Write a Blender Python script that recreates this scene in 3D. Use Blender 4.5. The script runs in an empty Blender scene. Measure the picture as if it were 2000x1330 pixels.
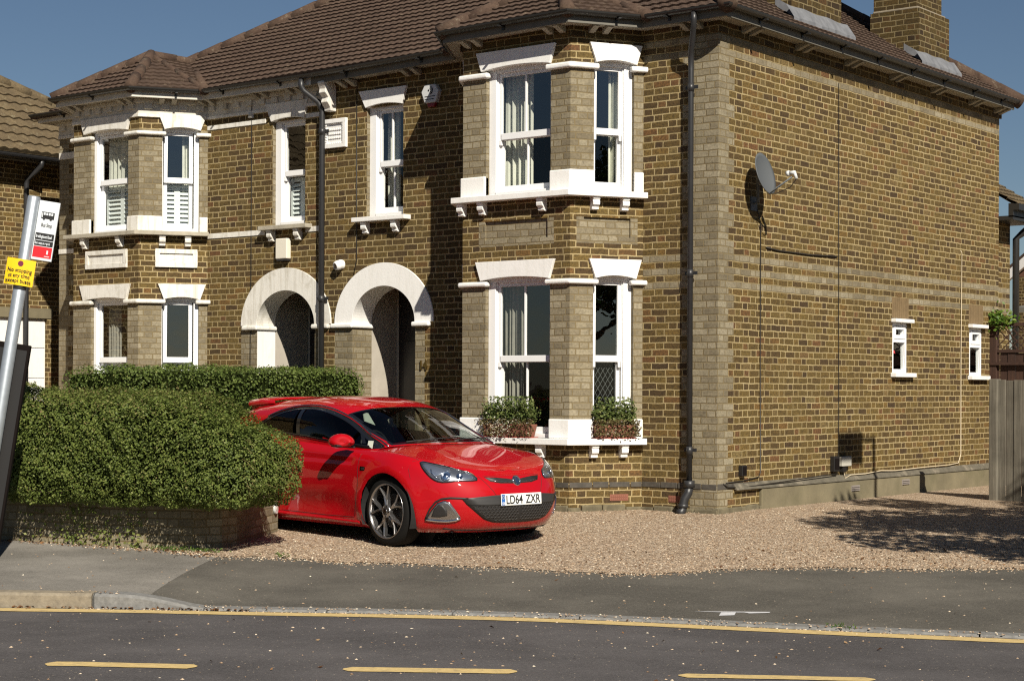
import bpy, math, random
import numpy as np
from mathutils import Vector, Matrix
from mathutils.bvhtree import BVHTree
R = math.radians
random.seed(7)
rng = np.random.default_rng(11)
scene = bpy.context.scene
COL = scene.collection

# ------------------------------------------------------------------ camera, sky, sun, exposure
cam_d = bpy.data.cameras.new('camera')
cam = bpy.data.objects.new('camera', cam_d)
COL.objects.link(cam)
scene.camera = cam
cam_d.sensor_width = 36.0
cam_d.lens = 3425.2 / 2000 * 36.0
cam_d.shift_y = (754.9 - 665.0) / 2000
cam_d.clip_end = 3000
YAW, ROLL = R(37.904), R(0.244)
fw = Vector((-math.sin(YAW), math.cos(YAW), 0))
rt = Vector((math.cos(YAW), math.sin(YAW), 0))
up = Vector((0, 0, 1))
r2 = rt * math.cos(ROLL) + up * math.sin(ROLL)
u2 = up * math.cos(ROLL) - rt * math.sin(ROLL)
CAM = Vector((10.157, -16.757, 1.400))
cam.matrix_world = Matrix(((r2.x, u2.x, -fw.x, CAM.x), (r2.y, u2.y, -fw.y, CAM.y), (r2.z, u2.z, -fw.z, CAM.z), (0, 0, 0, 1)))

SUN = Vector((1.5, -1.0, 1.36)).normalized()          # towards the sun
world = bpy.data.worlds.new('World')
scene.world = world
world.use_nodes = True
wn = world.node_tree.nodes
bg = wn['Background']
sky = wn.new('ShaderNodeTexSky')
sky.sky_type = 'NISHITA'
sky.sun_disc = False
sky.sun_elevation = math.asin(SUN.z)
sky.sun_rotation = math.atan2(SUN.x, SUN.y)
sky.air_density = 0.9
sky.dust_density = 0.1
sky.ozone_density = 3.0
world.node_tree.links.new(sky.outputs[0], bg.inputs[0])
bg.inputs[1].default_value = 0.033
sun_d = bpy.data.lights.new('sun', 'SUN')
sun_d.energy = 5.0
sun_d.angle = R(0.53)
sun_d.color = (1.0, 0.93, 0.80)
sun = bpy.data.objects.new('sun', sun_d)
COL.objects.link(sun)
sun.rotation_euler = (-SUN).to_track_quat('-Z', 'Y').to_euler()
scene.view_settings.view_transform = 'Standard'
scene.view_settings.look = 'None'
scene.view_settings.exposure = 0.5
scene.view_settings.gamma = 1.0
scene.render.engine = 'CYCLES'
scene.cycles.use_denoising = False
scene.cycles.use_adaptive_sampling = False
scene.cycles.sample_clamp_indirect = 4.0
scene.cycles.filter_width = 1.2
scene.cycles.max_bounces = 8
scene.cycles.transparent_max_bounces = 16
scene.cycles.caustics_reflective = False
scene.cycles.caustics_refractive = False

# ------------------------------------------------------------------ materials
def newmat(name):
    m = bpy.data.materials.new(name)
    m.use_nodes = True
    nt = m.node_tree
    return m, nt, nt.nodes['Principled BSDF']

class G:
    """small node-graph writer"""
    def __init__(s, nt): s.nt = nt
    def n(s, t, **kw):
        x = s.nt.nodes.new(t)
        for k, v in kw.items(): setattr(x, k, v)
        return x
    def l(s, a, b): s.nt.links.new(a, b)
    def put(s, sock, v):
        if isinstance(v, bpy.types.NodeSocket): s.l(v, sock)
        else: sock.default_value = v
    def m(s, op, a, b=None, c=None, clamp=False):
        x = s.n('ShaderNodeMath', operation=op, use_clamp=clamp)
        s.put(x.inputs[0], a)
        if b is not None: s.put(x.inputs[1], b)
        if c is not None: s.put(x.inputs[2], c)
        return x.outputs[0]
    def mix(s, f, a, b):
        x = s.n('ShaderNodeMix', data_type='RGBA')
        s.put(x.inputs[0], f); s.put(x.inputs[6], a); s.put(x.inputs[7], b)
        return x.outputs[2]
    def ramp(s, f, stops):
        x = s.n('ShaderNodeValToRGB')
        e = x.color_ramp.elements
        while len(e) < len(stops): e.new(0.5)
        for i, (p, c) in enumerate(stops):
            e[i].position = p
            e[i].color = c if len(c) == 4 else (*c, 1)
        s.put(x.inputs[0], f)
        return x.outputs[0]
    def noise(s, vec, scale, detail=3, rough=0.55, dim='3D'):
        x = s.n('ShaderNodeTexNoise', noise_dimensions=dim)
        if vec is not None: s.l(vec, x.inputs['Vector'])
        x.inputs['Scale'].default_value = scale
        x.inputs['Detail'].default_value = detail
        x.inputs['Roughness'].default_value = rough
        return x.outputs[0]
    def vor(s, vec, scale, out=1, feature='F1'):
        x = s.n('ShaderNodeTexVoronoi', feature=feature)
        s.l(vec, x.inputs['Vector'])
        x.inputs['Scale'].default_value = scale
        return x.outputs[out]
    def mapr(s, v, a, b, c, d):
        x = s.n('ShaderNodeMapRange')
        s.put(x.inputs[0], v)
        for i, q in enumerate((a, b, c, d)): x.inputs[i + 1].default_value = q
        return x.outputs[0]
    def bump(s, h, strength, dist, p):
        x = s.n('ShaderNodeBump')
        x.inputs['Strength'].default_value = strength
        x.inputs['Distance'].default_value = dist
        s.l(h, x.inputs['Height'])
        s.l(x.outputs[0], p.inputs['Normal'])
    def obj(s): return s.n('ShaderNodeTexCoord').outputs['Object']

def plain(name, col, rough=0.6, metal=0.0, var=0.0, scale=6.0, bump=0.0, bscale=60, spec=0.5, coat=0.0, dirt=None):
    m, nt, p = newmat(name)
    g = G(nt)
    p.inputs['Roughness'].default_value = rough
    p.inputs['Metallic'].default_value = metal
    p.inputs['Specular IOR Level'].default_value = spec
    p.inputs['Coat Weight'].default_value = coat
    c = (*col, 1)
    if var or dirt:
        o = g.obj()
        nz = g.noise(o, scale, 5, 0.6)
        k = 1 - var
        cc = g.mix(g.mapr(nz, 0.3, 0.7, 0, 1), (col[0] * k, col[1] * k, col[2] * k, 1), c)
        if dirt:
            n2 = g.noise(o, scale * 0.35, 6, 0.7)
            cc = g.mix(g.mapr(n2, 0.52, 0.75, 0, 0.75), cc, (*dirt, 1))
        g.l(cc, p.inputs['Base Color'])
    else:
        p.inputs['Base Color'].default_value = c
    if bump:
        g.bump(g.noise(g.obj(), bscale, 4, 0.6), bump, 0.004, p)
    return m

def brick_mat(name, tint=1.0, dark=1.0):
    m, nt, p = newmat(name)
    g = G(nt)
    uvn = g.n('ShaderNodeUVMap', uv_map='UV')
    qn = g.n('ShaderNodeUVMap', uv_map='Q')
    uv = uvn.outputs[0]
    # uneven hand-laid joints
    wob = g.n('ShaderNodeTexNoise'); wob.inputs['Scale'].default_value = 5.5; wob.inputs['Detail'].default_value = 3
    g.l(uv, wob.inputs['Vector'])
    va = g.n('ShaderNodeVectorMath', operation='SUBTRACT'); g.l(wob.outputs[1], va.inputs[0]); va.inputs[1].default_value = (.5, .5, .5)
    vb = g.n('ShaderNodeVectorMath', operation='SCALE'); g.l(va.outputs[0], vb.inputs[0]); vb.inputs['Scale'].default_value = 0.022
    vc = g.n('ShaderNodeVectorMath', operation='ADD'); g.l(vb.outputs[0], vc.inputs[0]); g.l(uv, vc.inputs[1])
    sp = g.n('ShaderNodeSeparateXYZ'); g.l(vc.outputs[0], sp.inputs[0])
    u, v = sp.outputs[0], sp.outputs[1]
    H, P = 0.0762, 0.343
    vr = g.m('DIVIDE', v, H)
    row = g.m('FLOOR', vr); fv = g.m('FRACT', vr)
    rn = g.n('ShaderNodeTexWhiteNoise', noise_dimensions='1D'); g.l(row, rn.inputs['W'])
    uu = g.m('ADD', g.m('ADD', g.m('DIVIDE', u, P), g.m('MULTIPLY', row, 0.5)), g.m('MULTIPLY', rn.outputs[0], 0.16))
    cell = g.m('FLOOR', uu); t = g.m('FRACT', uu)
    isH = g.m('GREATER_THAN', t, 0.667)
    dx = g.m('MULTIPLY', g.m('MINIMUM', g.m('MINIMUM', t, g.m('SUBTRACT', 1.0, t)), g.m('ABSOLUTE', g.m('SUBTRACT', t, 0.667))), P)
    dy = g.m('MULTIPLY', g.m('MINIMUM', fv, g.m('SUBTRACT', 1.0, fv)), H)
    jn = g.noise(uv, 55, 4, 0.7)
    d = g.m('ADD', g.m('MINIMUM', dx, dy), g.m('MULTIPLY', g.m('SUBTRACT', jn, 0.5), 0.013))
    mask = g.mapr(d, 0.0048, 0.0090, 0, 1)
    cv = g.n('ShaderNodeCombineXYZ')
    g.l(g.m('ADD', g.m('MULTIPLY', cell, 2.0), isH), cv.inputs[0]); g.l(row, cv.inputs[1])
    w = g.n('ShaderNodeTexWhiteNoise', noise_dimensions='3D'); g.l(cv.outputs[0], w.inputs['Vector'])
    rnd = w.outputs[0]
    k = tint
    col = g.ramp(rnd, [(0.0, (.072 * k, .045 * k, .023 * k)), (.10, (.094 * k, .059 * k, .025 * k)), (.32, (.122 * k, .079 * k, .027 * k)), (.55, (.146 * k, .097 * k, .031 * k)),
                       (.74, (.172 * k, .117 * k, .037 * k)), (.87, (.190 * k, .113 * k, .034 * k)), (.94, (.165 * k, .080 * k, .034 * k)), (1.0, (.210 * k, .157 * k, .062 * k))])
    pale = g.ramp(rnd, [(0.0, (.215, .182, .122)), (.5, (.290, .250, .172)), (1.0, (.350, .310, .222))])
    # pale gault bricks: quoins (distance from the corner in Q.x) and string bands (Q.y)
    qs = g.n('ShaderNodeSeparateXYZ'); g.l(qn.outputs[0], qs.inputs[0])
    alt = g.m('MULTIPLY', g.m('GREATER_THAN', g.m('MODULO', row, 4.0), 1.5), 0.115)
    isq = g.m('LESS_THAN', qs.outputs[0], g.m('ADD', 0.225, alt))
    def eq(r_): return g.m('COMPARE', row, float(r_), 0.4)
    band = g.m('MULTIPLY', qs.outputs[1], g.m('ADD', g.m('ADD', eq(33), eq(35)), g.m('ADD', g.m('ADD', eq(37), eq(67)), g.m('MULTIPLY', eq(69), .8))))
    pm = g.m('MAXIMUM', isq, band)
    col = g.mix(g.m('MULTIPLY', pm, 0.92), col, pale)
    # blotches inside a brick and soft weather staining over the wall
    n1 = g.noise(uv, 38, 5, 0.7)
    col = g.mix(g.m('MULTIPLY', g.mapr(n1, 0.40, 0.60, 0, 0.95), g.m('SUBTRACT', 1.0, g.m('MULTIPLY', pm, .5))), col, g.mix(0.62, col, (.020, .015, .010, 1)))
    n4 = g.noise(uv, 9.0, 5, 0.7)
    col = g.mix(g.mapr(n4, 0.50, 0.72, 0, 0.55), col, g.mix(0.7, col, (.030, .023, .015, 1)))
    n2 = g.noise(uv, 0.55, 5, 0.65)
    col = g.mix(g.mapr(n2, 0.42, 0.72, 0, 0.5), col, g.mix(0.75, col, (.050 * dark, .036 * dark, .020 * dark, 1)))
    mort = g.ramp(g.noise(uv, 2.2, 5, 0.7), [(.3, (.21 * k, .160 * k, .080 * k)), (.55, (.345 * k, .270 * k, .138 * k)), (.8, (.43 * k, .355 * k, .21 * k))])
    mort = g.mix(g.m('MULTIPLY', pm, 0.80), mort, (.130, .100, .055, 1))
    col = g.mix(mask, mort, col)
    g.l(col, p.inputs['Base Color'])
    p.inputs['Roughness'].default_value = 0.92
    p.inputs['Specular IOR Level'].default_value = 0.2
    h = g.m('ADD', g.m('MULTIPLY', mask, 0.7), g.m('MULTIPLY', n1, 0.5))
    g.bump(h, 0.55, 0.008, p)
    return m

def asphalt_mat(name, a, b, speck=0.55, stain=0.3, sc=1.0):
    m, nt, p = newmat(name)
    g = G(nt)
    o = g.obj()
    n1 = g.noise(o, 130 * sc, 3, 0.8)
    n2 = g.noise(o, 0.9, 6, 0.65)
    n3 = g.noise(o, 42 * sc, 4, 0.8)
    col = g.ramp(n1, [(.30, [x * .55 for x in a]), (.5, a), (.72, b), (.86, [min(1, x * 2.6) for x in b])])
    col = g.mix(g.mapr(n3, .42, .62, 0, .6), col, (*[x * .5 for x in a], 1))
    col = g.mix(g.mapr(n2, .4, .7, 0, stain), col, (*[x * 1.7 for x in b], 1))
    v = g.vor(o, 48 * sc, 0)
    vc = g.vor(o, 48 * sc, 1)
    cs = g.n('ShaderNodeSeparateColor'); g.l(vc, cs.inputs[0])
    sp = g.m('MULTIPLY', g.m('LESS_THAN', v, 0.22), g.m('GREATER_THAN', cs.outputs[0], 1 - speck * .09))
    col = g.mix(sp, col, (.36, .30, .22, 1))
    g.l(col, p.inputs['Base Color'])
    p.inputs['Roughness'].default_value = 0.88
    p.inputs['Specular IOR Level'].default_value = 0.3
    g.bump(n1, 0.6, 0.006, p)
    return m

def gravel_mat():
    m, nt, p = newmat('gravel_stones')
    g = G(nt)
    o = g.obj()
    wob = g.noise(o, 30, 2)
    va = g.n('ShaderNodeVectorMath', operation='ADD'); g.l(o, va.inputs[0])
    cx = g.n('ShaderNodeCombineXYZ'); g.l(g.m('MULTIPLY', wob, .02), cx.inputs[0]); g.l(cx.outputs[0], va.inputs[1])
    pv = va.outputs[0]
    d1 = g.vor(pv, 52, 0); c1 = g.vor(pv, 52, 1)
    cs = g.n('ShaderNodeSeparateColor'); g.l(c1, cs.inputs[0])
    col = g.ramp(cs.outputs[0], [(0, (.18, .115, .070)), (.16, (.34, .230, .145)), (.36, (.48, .355, .238)), (.58, (.59, .460, .325)), (.75, (.67, .54, .405)), (.90, (.47, .305, .175)), (1, (.84, .75, .61))])
    col = g.mix(g.mapr(d1, .45, .85, 0, .7), col, (.07, .045, .028, 1))
    big = g.noise(o, 0.8, 5, .65)
    col = g.mix(g.mapr(big, .5, .75, 0, .3), col, (.20, .13, .075, 1))
    g.l(col, p.inputs['Base Color'])
    p.inputs['Roughness'].default_value = 0.85
    h = g.m('SUBTRACT', g.m('ADD', g.m('MULTIPLY', cs.outputs[1], .6), .6), d1)
    g.bump(h, 1.0, 0.022, p)
    return m

def leaf_mat(name, stops, trans=0.25, rough=0.42):
    m, nt, p = newmat(name)
    g = G(nt)
    a = g.n('ShaderNodeAttribute', attribute_name='var')
    col = g.ramp(a.outputs['Fac'], stops)
    g.l(col, p.inputs['Base Color'])
    p.inputs['Roughness'].default_value = rough
    p.inputs['Specular IOR Level'].default_value = 0.35
    tr = g.n('ShaderNodeBsdfTranslucent'); g.l(col, tr.inputs[0])
    mx = g.n('ShaderNodeMixShader'); mx.inputs[0].default_value = trans
    out = nt.nodes['Material Output']
    g.l(p.outputs[0], mx.inputs[1]); g.l(tr.outputs[0], mx.inputs[2]); g.l(mx.outputs[0], out.inputs[0])
    return m

def glass_mat(name, tint=(1, 1, 1), boost=1.0, ior=1.6):
    m = bpy.data.materials.new(name); m.use_nodes = True
    nt = m.node_tree; g = G(nt)
    nt.nodes.remove(nt.nodes['Principled BSDF'])
    f0 = ((ior - 1) / (ior + 1)) ** 2
    fc = g.n('ShaderNodeLayerWeight'); fc.inputs[0].default_value = .5      # 1 - |cos|, the same from both faces
    f = g.m('MULTIPLY', g.m('ADD', g.m('MULTIPLY', g.m('POWER', fc.outputs[1], 5.0), 1 - f0), f0), boost, clamp=True)
    t = g.n('ShaderNodeBsdfTransparent'); t.inputs[0].default_value = (*tint, 1)
    gl = g.n('ShaderNodeBsdfGlossy'); gl.inputs['Roughness'].default_value = 0.0; gl.inputs[0].default_value = (1, 1, 1, 1)
    nb = g.n('ShaderNodeBump'); nb.inputs['Strength'].default_value = .10; nb.inputs['Distance'].default_value = .02
    g.l(g.noise(g.obj(), 2.5, 2), nb.inputs['Height']); g.l(nb.outputs[0], gl.inputs['Normal'])
    mx = g.n('ShaderNodeMixShader')
    g.l(f, mx.inputs[0]); g.l(t.outputs[0], mx.inputs[1]); g.l(gl.outputs[0], mx.inputs[2])
    g.l(mx.outputs[0], nt.nodes['Material Output'].inputs[0])
    return m

def wood_mat(name, a, b, scale=14):
    m, nt, p = newmat(name)
    g = G(nt)
    o = g.obj()
    mp = g.n('ShaderNodeMapping'); g.l(o, mp.inputs[0]); mp.inputs['Scale'].default_value = (scale, scale, scale * .06)
    n = g.noise(mp.outputs[0], 1.6, 6, .7)
    n2 = g.noise(o, 3.0, 4, .6)
    col = g.ramp(n, [(.3, a), (.7, b)])
    col = g.mix(g.mapr(n2, .4, .7, 0, .4), col, (*[x * .45 for x in a], 1))
    g.l(col, p.inputs['Base Color'])
    p.inputs['Roughness'].default_value = .85
    g.bump(n, .5, .006, p)
    return m

def tile_mat(name, a, b, lichen):
    m, nt, p = newmat(name)
    g = G(nt)
    o = g.obj()
    n = g.noise(o, 3.2, 6, .68)
    n2 = g.noise(o, 36, 4, .7)
    n3 = g.noise(o, 11, 5, .75)
    col = g.ramp(n, [(.3, a), (.7, b)])
    col = g.mix(g.mapr(n2, .4, .65, 0, .5), col, (*[x * .5 for x in a], 1))
    col = g.mix(g.mapr(n3, .57, .70, 0, .8), col, (*lichen, 1))
    g.l(col, p.inputs['Base Color'])
    p.inputs['Roughness'].default_value = .9
    p.inputs['Specular IOR Level'].default_value = .25
    g.bump(n2, .4, .006, p)
    return m

def streaked(name, col, dirt, amt):
    """masonry paint with grime that has run down from the edges and flaked patches"""
    m, nt, p = newmat(name)
    g = G(nt)
    o = g.obj()
    mp = g.n('ShaderNodeMapping'); g.l(o, mp.inputs[0]); mp.inputs['Scale'].default_value = (13, 13, 1.1)
    run = g.noise(mp.outputs[0], 1.3, 5, .65)
    blot = g.noise(o, 6.0, 6, .72)
    chip = g.noise(o, 17.0, 5, .75)
    c = g.mix(g.mapr(run, .48, .78, 0, amt), (*col, 1), (*dirt, 1))
    c = g.mix(g.mapr(blot, .52, .80, 0, amt * .9), c, (*dirt, 1))
    c = g.mix(g.mapr(chip, .68, .74, 0, amt), c, (*[x * .55 for x in dirt], 1))
    g.l(c, p.inputs['Base Color'])
    p.inputs['Roughness'].default_value = .6
    g.bump(g.m('ADD', g.noise(o, 42, 4, .6), g.m('MULTIPLY', blot, 1.5)), .3, .005, p)
    return m

MT = dict(
    brick=brick_mat('stock_brick', 1.04),
    brick_old=brick_mat('stock_brick_sooty', 0.8, 0.7),
    brick_soot=brick_mat('chimney_brick', 0.55, 0.5),
    white=streaked('white_masonry_paint', (.80, .79, .77), (.52, .49, .42), .30),
    white_old=streaked('weathered_white_paint', (.72, .70, .65), (.34, .30, .22), .75),
    frieze=plain('dirty_white_frieze_paint', (.64, .61, .54), .8, var=.22, scale=7, bump=.35, bscale=30, dirt=(.30, .25, .17)),
    stone=plain('weathered_stone_sill', (.42, .38, .30), .85, var=.25, scale=9, bump=.5, bscale=40, dirt=(.16, .13, .09)),
    gloss_white=plain('white_gloss_joinery', (.80, .80, .80), .28, var=.03, scale=3),
    upvc=plain('white_window_plastic', (.82, .83, .84), .25),
    soffit=plain('aged_soffit_paint', (.38, .35, .28), .7, var=.25, scale=4, dirt=(.16, .13, .08)),
    fascia=plain('grey_fascia_paint', (.15, .14, .115), .6, var=.25, scale=4),
    gutter=plain('black_gutter_plastic', (.020, .019, .018), .38),
    pipe=plain('grey_black_pipe_paint', (.026, .026, .028), .42, var=.2, scale=8),
    tile=tile_mat('brown_concrete_tile', (.058, .037, .027), (.098, .064, .046), (.17, .13, .09)),
    pantile=tile_mat('lichen_grey_tile', (.085, .062, .036), (.150, .112, .062), (.19, .17, .11)),
    ridge=tile_mat('ridge_tile_mortar', (.060, .036, .026), (.100, .066, .046), (.17, .14, .10)),
    lead=plain('grey_lead_flashing', (.20, .205, .22), .55, metal=.1, var=.3, scale=9, bump=.3, bscale=25),
    glass=glass_mat('window_glass', (.94, .96, .95), 2.6, 1.6),
    glass_dark=glass_mat('lower_window_glass', (.90, .92, .90), 1.2, 1.5),
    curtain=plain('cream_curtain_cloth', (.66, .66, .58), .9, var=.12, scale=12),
    shutter=plain('white_louvre_shutter', (.74, .78, .78), .45),
    lead_came=plain('grey_lattice_lead', (.13, .14, .14), .5),
    curtain_dim=plain('dimmed_curtain_cloth', (.30, .29, .25), .9, var=.2, scale=12),  # darker copy of the curtain, dimness behind the ground-floor glass put into its colour
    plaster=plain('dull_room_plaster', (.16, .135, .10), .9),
    porch_wall=plain('porch_plaster', (.44, .40, .34), .85, var=.12, scale=5, dirt=(.30, .27, .22)),
    door=plain('dark_front_door_paint', (.022, .018, .018), .35),
    concrete=plain('rendered_plinth_concrete', (.200, .170, .105), .9, var=.35, scale=2.5, bump=.5, bscale=50, dirt=(.09, .085, .04)),
    slate_dark=plain('sooty_slate_brick', (.085, .075, .062), .8, var=.5, scale=12, bump=.6, bscale=30),
    slate=plain('damp_course_slate', (.13, .115, .085), .8, var=.4, scale=10, dirt=(.34, .29, .22)),
    kerb=plain('granite_kerb', (.22, .215, .205), .85, var=.4, scale=24, bump=.6, bscale=90, dirt=(.10, .09, .075)),
    kerb_sand=plain('sandy_concrete_kerb', (.28, .235, .170), .85, var=.35, scale=20, bump=.6, bscale=90, dirt=(.12, .10, .075)),
    road=asphalt_mat('road_asphalt', (.075, .069, .070), (.128, .118, .118), .9, .25),
    pave=asphalt_mat('pavement_asphalt', (.086, .079, .067), (.148, .135, .114), .5, .30),
    pave_pale=asphalt_mat('pale_pavement_asphalt', (.175, .162, .142), (.265, .245, .218), .3, .35),
    gravel=gravel_mat(),
    soil=plain('leaf_litter_soil', (.075, .048, .026), .95, var=.5, scale=25, bump=.8, bscale=70),
    yellow=plain('yellow_line_paint', (.64, .47, .20), .75, var=.25, scale=30, bump=.3, bscale=120, dirt=(.26, .20, .12)),
    white_spray=plain('white_spray_paint', (.62, .62, .64), .8, var=.3, scale=30),
    steel=plain('galvanised_steel', (.50, .54, .58), .38, metal=.65, var=.15, scale=20),
    sign_white=plain('sign_face_white', (.62, .65, .68), .4),
    sign_black=plain('sign_black', (.012, .011, .011), .45),
    sign_red=plain('sign_red', (.55, .015, .022), .4),
    sign_yellow=plain('sign_yellow', (.82, .52, .012), .4),
    sign_purple=plain('sign_dark_red', (.16, .02, .05), .4),
    black=plain('black_satin', (.012, .011, .011), .5),
    case=plain('dark_case_paint', (.008, .0055, .005), .9, spec=.1),
    dish=plain('grey_dish_paint', (.085, .092, .098), .6),
    lnb=plain('pale_grey_plastic', (.55, .56, .56), .35),
    box=plain('pale_grey_box', (.48, .46, .40), .5),
    cream_box=plain('cream_wall_box', (.72, .68, .58), .5),
    cable=plain('black_cable', (.02, .017, .014), .5),
    cable_white=plain('cream_cable', (.62, .52, .36), .5),
    terracotta=plain('terracotta_vent', (.22, .085, .055), .85),
    lens=plain('camera_lens', (.03, .012, .008), .08),
    alarm_red=plain('alarm_strobe_red', (.22, .01, .012), .3),
    brass=plain('aged_brass', (.30, .20, .07), .35, metal=.9),
    fence=wood_mat('grey_weathered_board', (.085, .074, .056), (.205, .185, .145)),
    brown_wood=wood_mat('dark_brown_fence_stain', (.030, .012, .007), (.060, .026, .014)),
    bark=wood_mat('tree_bark', (.05, .036, .024), (.12, .09, .06), 8),
    leaf_hedge=leaf_mat('privet_leaf', [(0, (.052, .076, .014)), (.35, (.112, .152, .029)), (.7, (.175, .212, .046)), (.88, (.240, .250, .078)), (1, (.190, .130, .060))], .3, .6),
    leaf_hedge_b=leaf_mat('garden_hedge_leaf', [(0, (.046, .074, .014)), (.4, (.100, .145, .028)), (.75, (.155, .200, .048)), (1, (.23, .24, .08))], .3, .6),
    leaf_pot=leaf_mat('window_plant_leaf', [(0, (.040, .062, .014)), (.5, (.105, .145, .036)), (.85, (.17, .20, .06)), (1, (.24, .24, .09))], .3, .55),
    leaf_brown=leaf_mat('trailing_brown_leaf', [(0, (.05, .035, .015)), (.5, (.12, .08, .035)), (1, (.16, .15, .06))], .2),
    petal=leaf_mat('small_white_petal', [(0, (.55, .50, .36)), (1, (.8, .78, .66))], .2),
    leaf_vine=leaf_mat('bright_vine_leaf', [(0, (.06, .12, .015)), (.6, (.13, .22, .03)), (1, (.24, .30, .06))], .35),
    leaf_tree=leaf_mat('street_tree_leaf', [(0, (.02, .04, .01)), (.6, (.05, .09, .02)), (1, (.09, .13, .03))], .25),
    leaf_dead=leaf_mat('dead_leaf', [(0, (.08, .035, .015)), (.5, (.16, .075, .030)), (.85, (.24, .13, .06)), (1, (.34, .24, .14))], .1),
    pebble=leaf_mat('loose_pebble', [(0, (.16, .10, .06)), (.4, (.36, .25, .16)), (.8, (.54, .42, .30)), (1, (.72, .64, .51))], 0.0, .8),
    grass=leaf_mat('kerb_grass', [(0, (.05, .10, .015)), (1, (.13, .20, .04))], .3),
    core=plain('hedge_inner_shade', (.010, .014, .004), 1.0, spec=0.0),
    red_flower=plain('red_petal', (.55, .02, .03), .6),
)
# ------------------------------------------------------------------ helpers
def tag(o, label=None, cat=None, group=None, kind=None):
    if label: o['label'] = label
    if cat: o['category'] = cat
    if group: o['group'] = group
    if kind: o['kind'] = kind
    return o

def empty(name, loc, label, cat, group=None, rz=0.0):
    o = bpy.data.objects.new(name, None)
    COL.objects.link(o)
    o.empty_display_size = 0.2
    o.location = loc
    o.rotation_euler = (0, 0, rz)
    return tag(o, label, cat, group)

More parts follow.
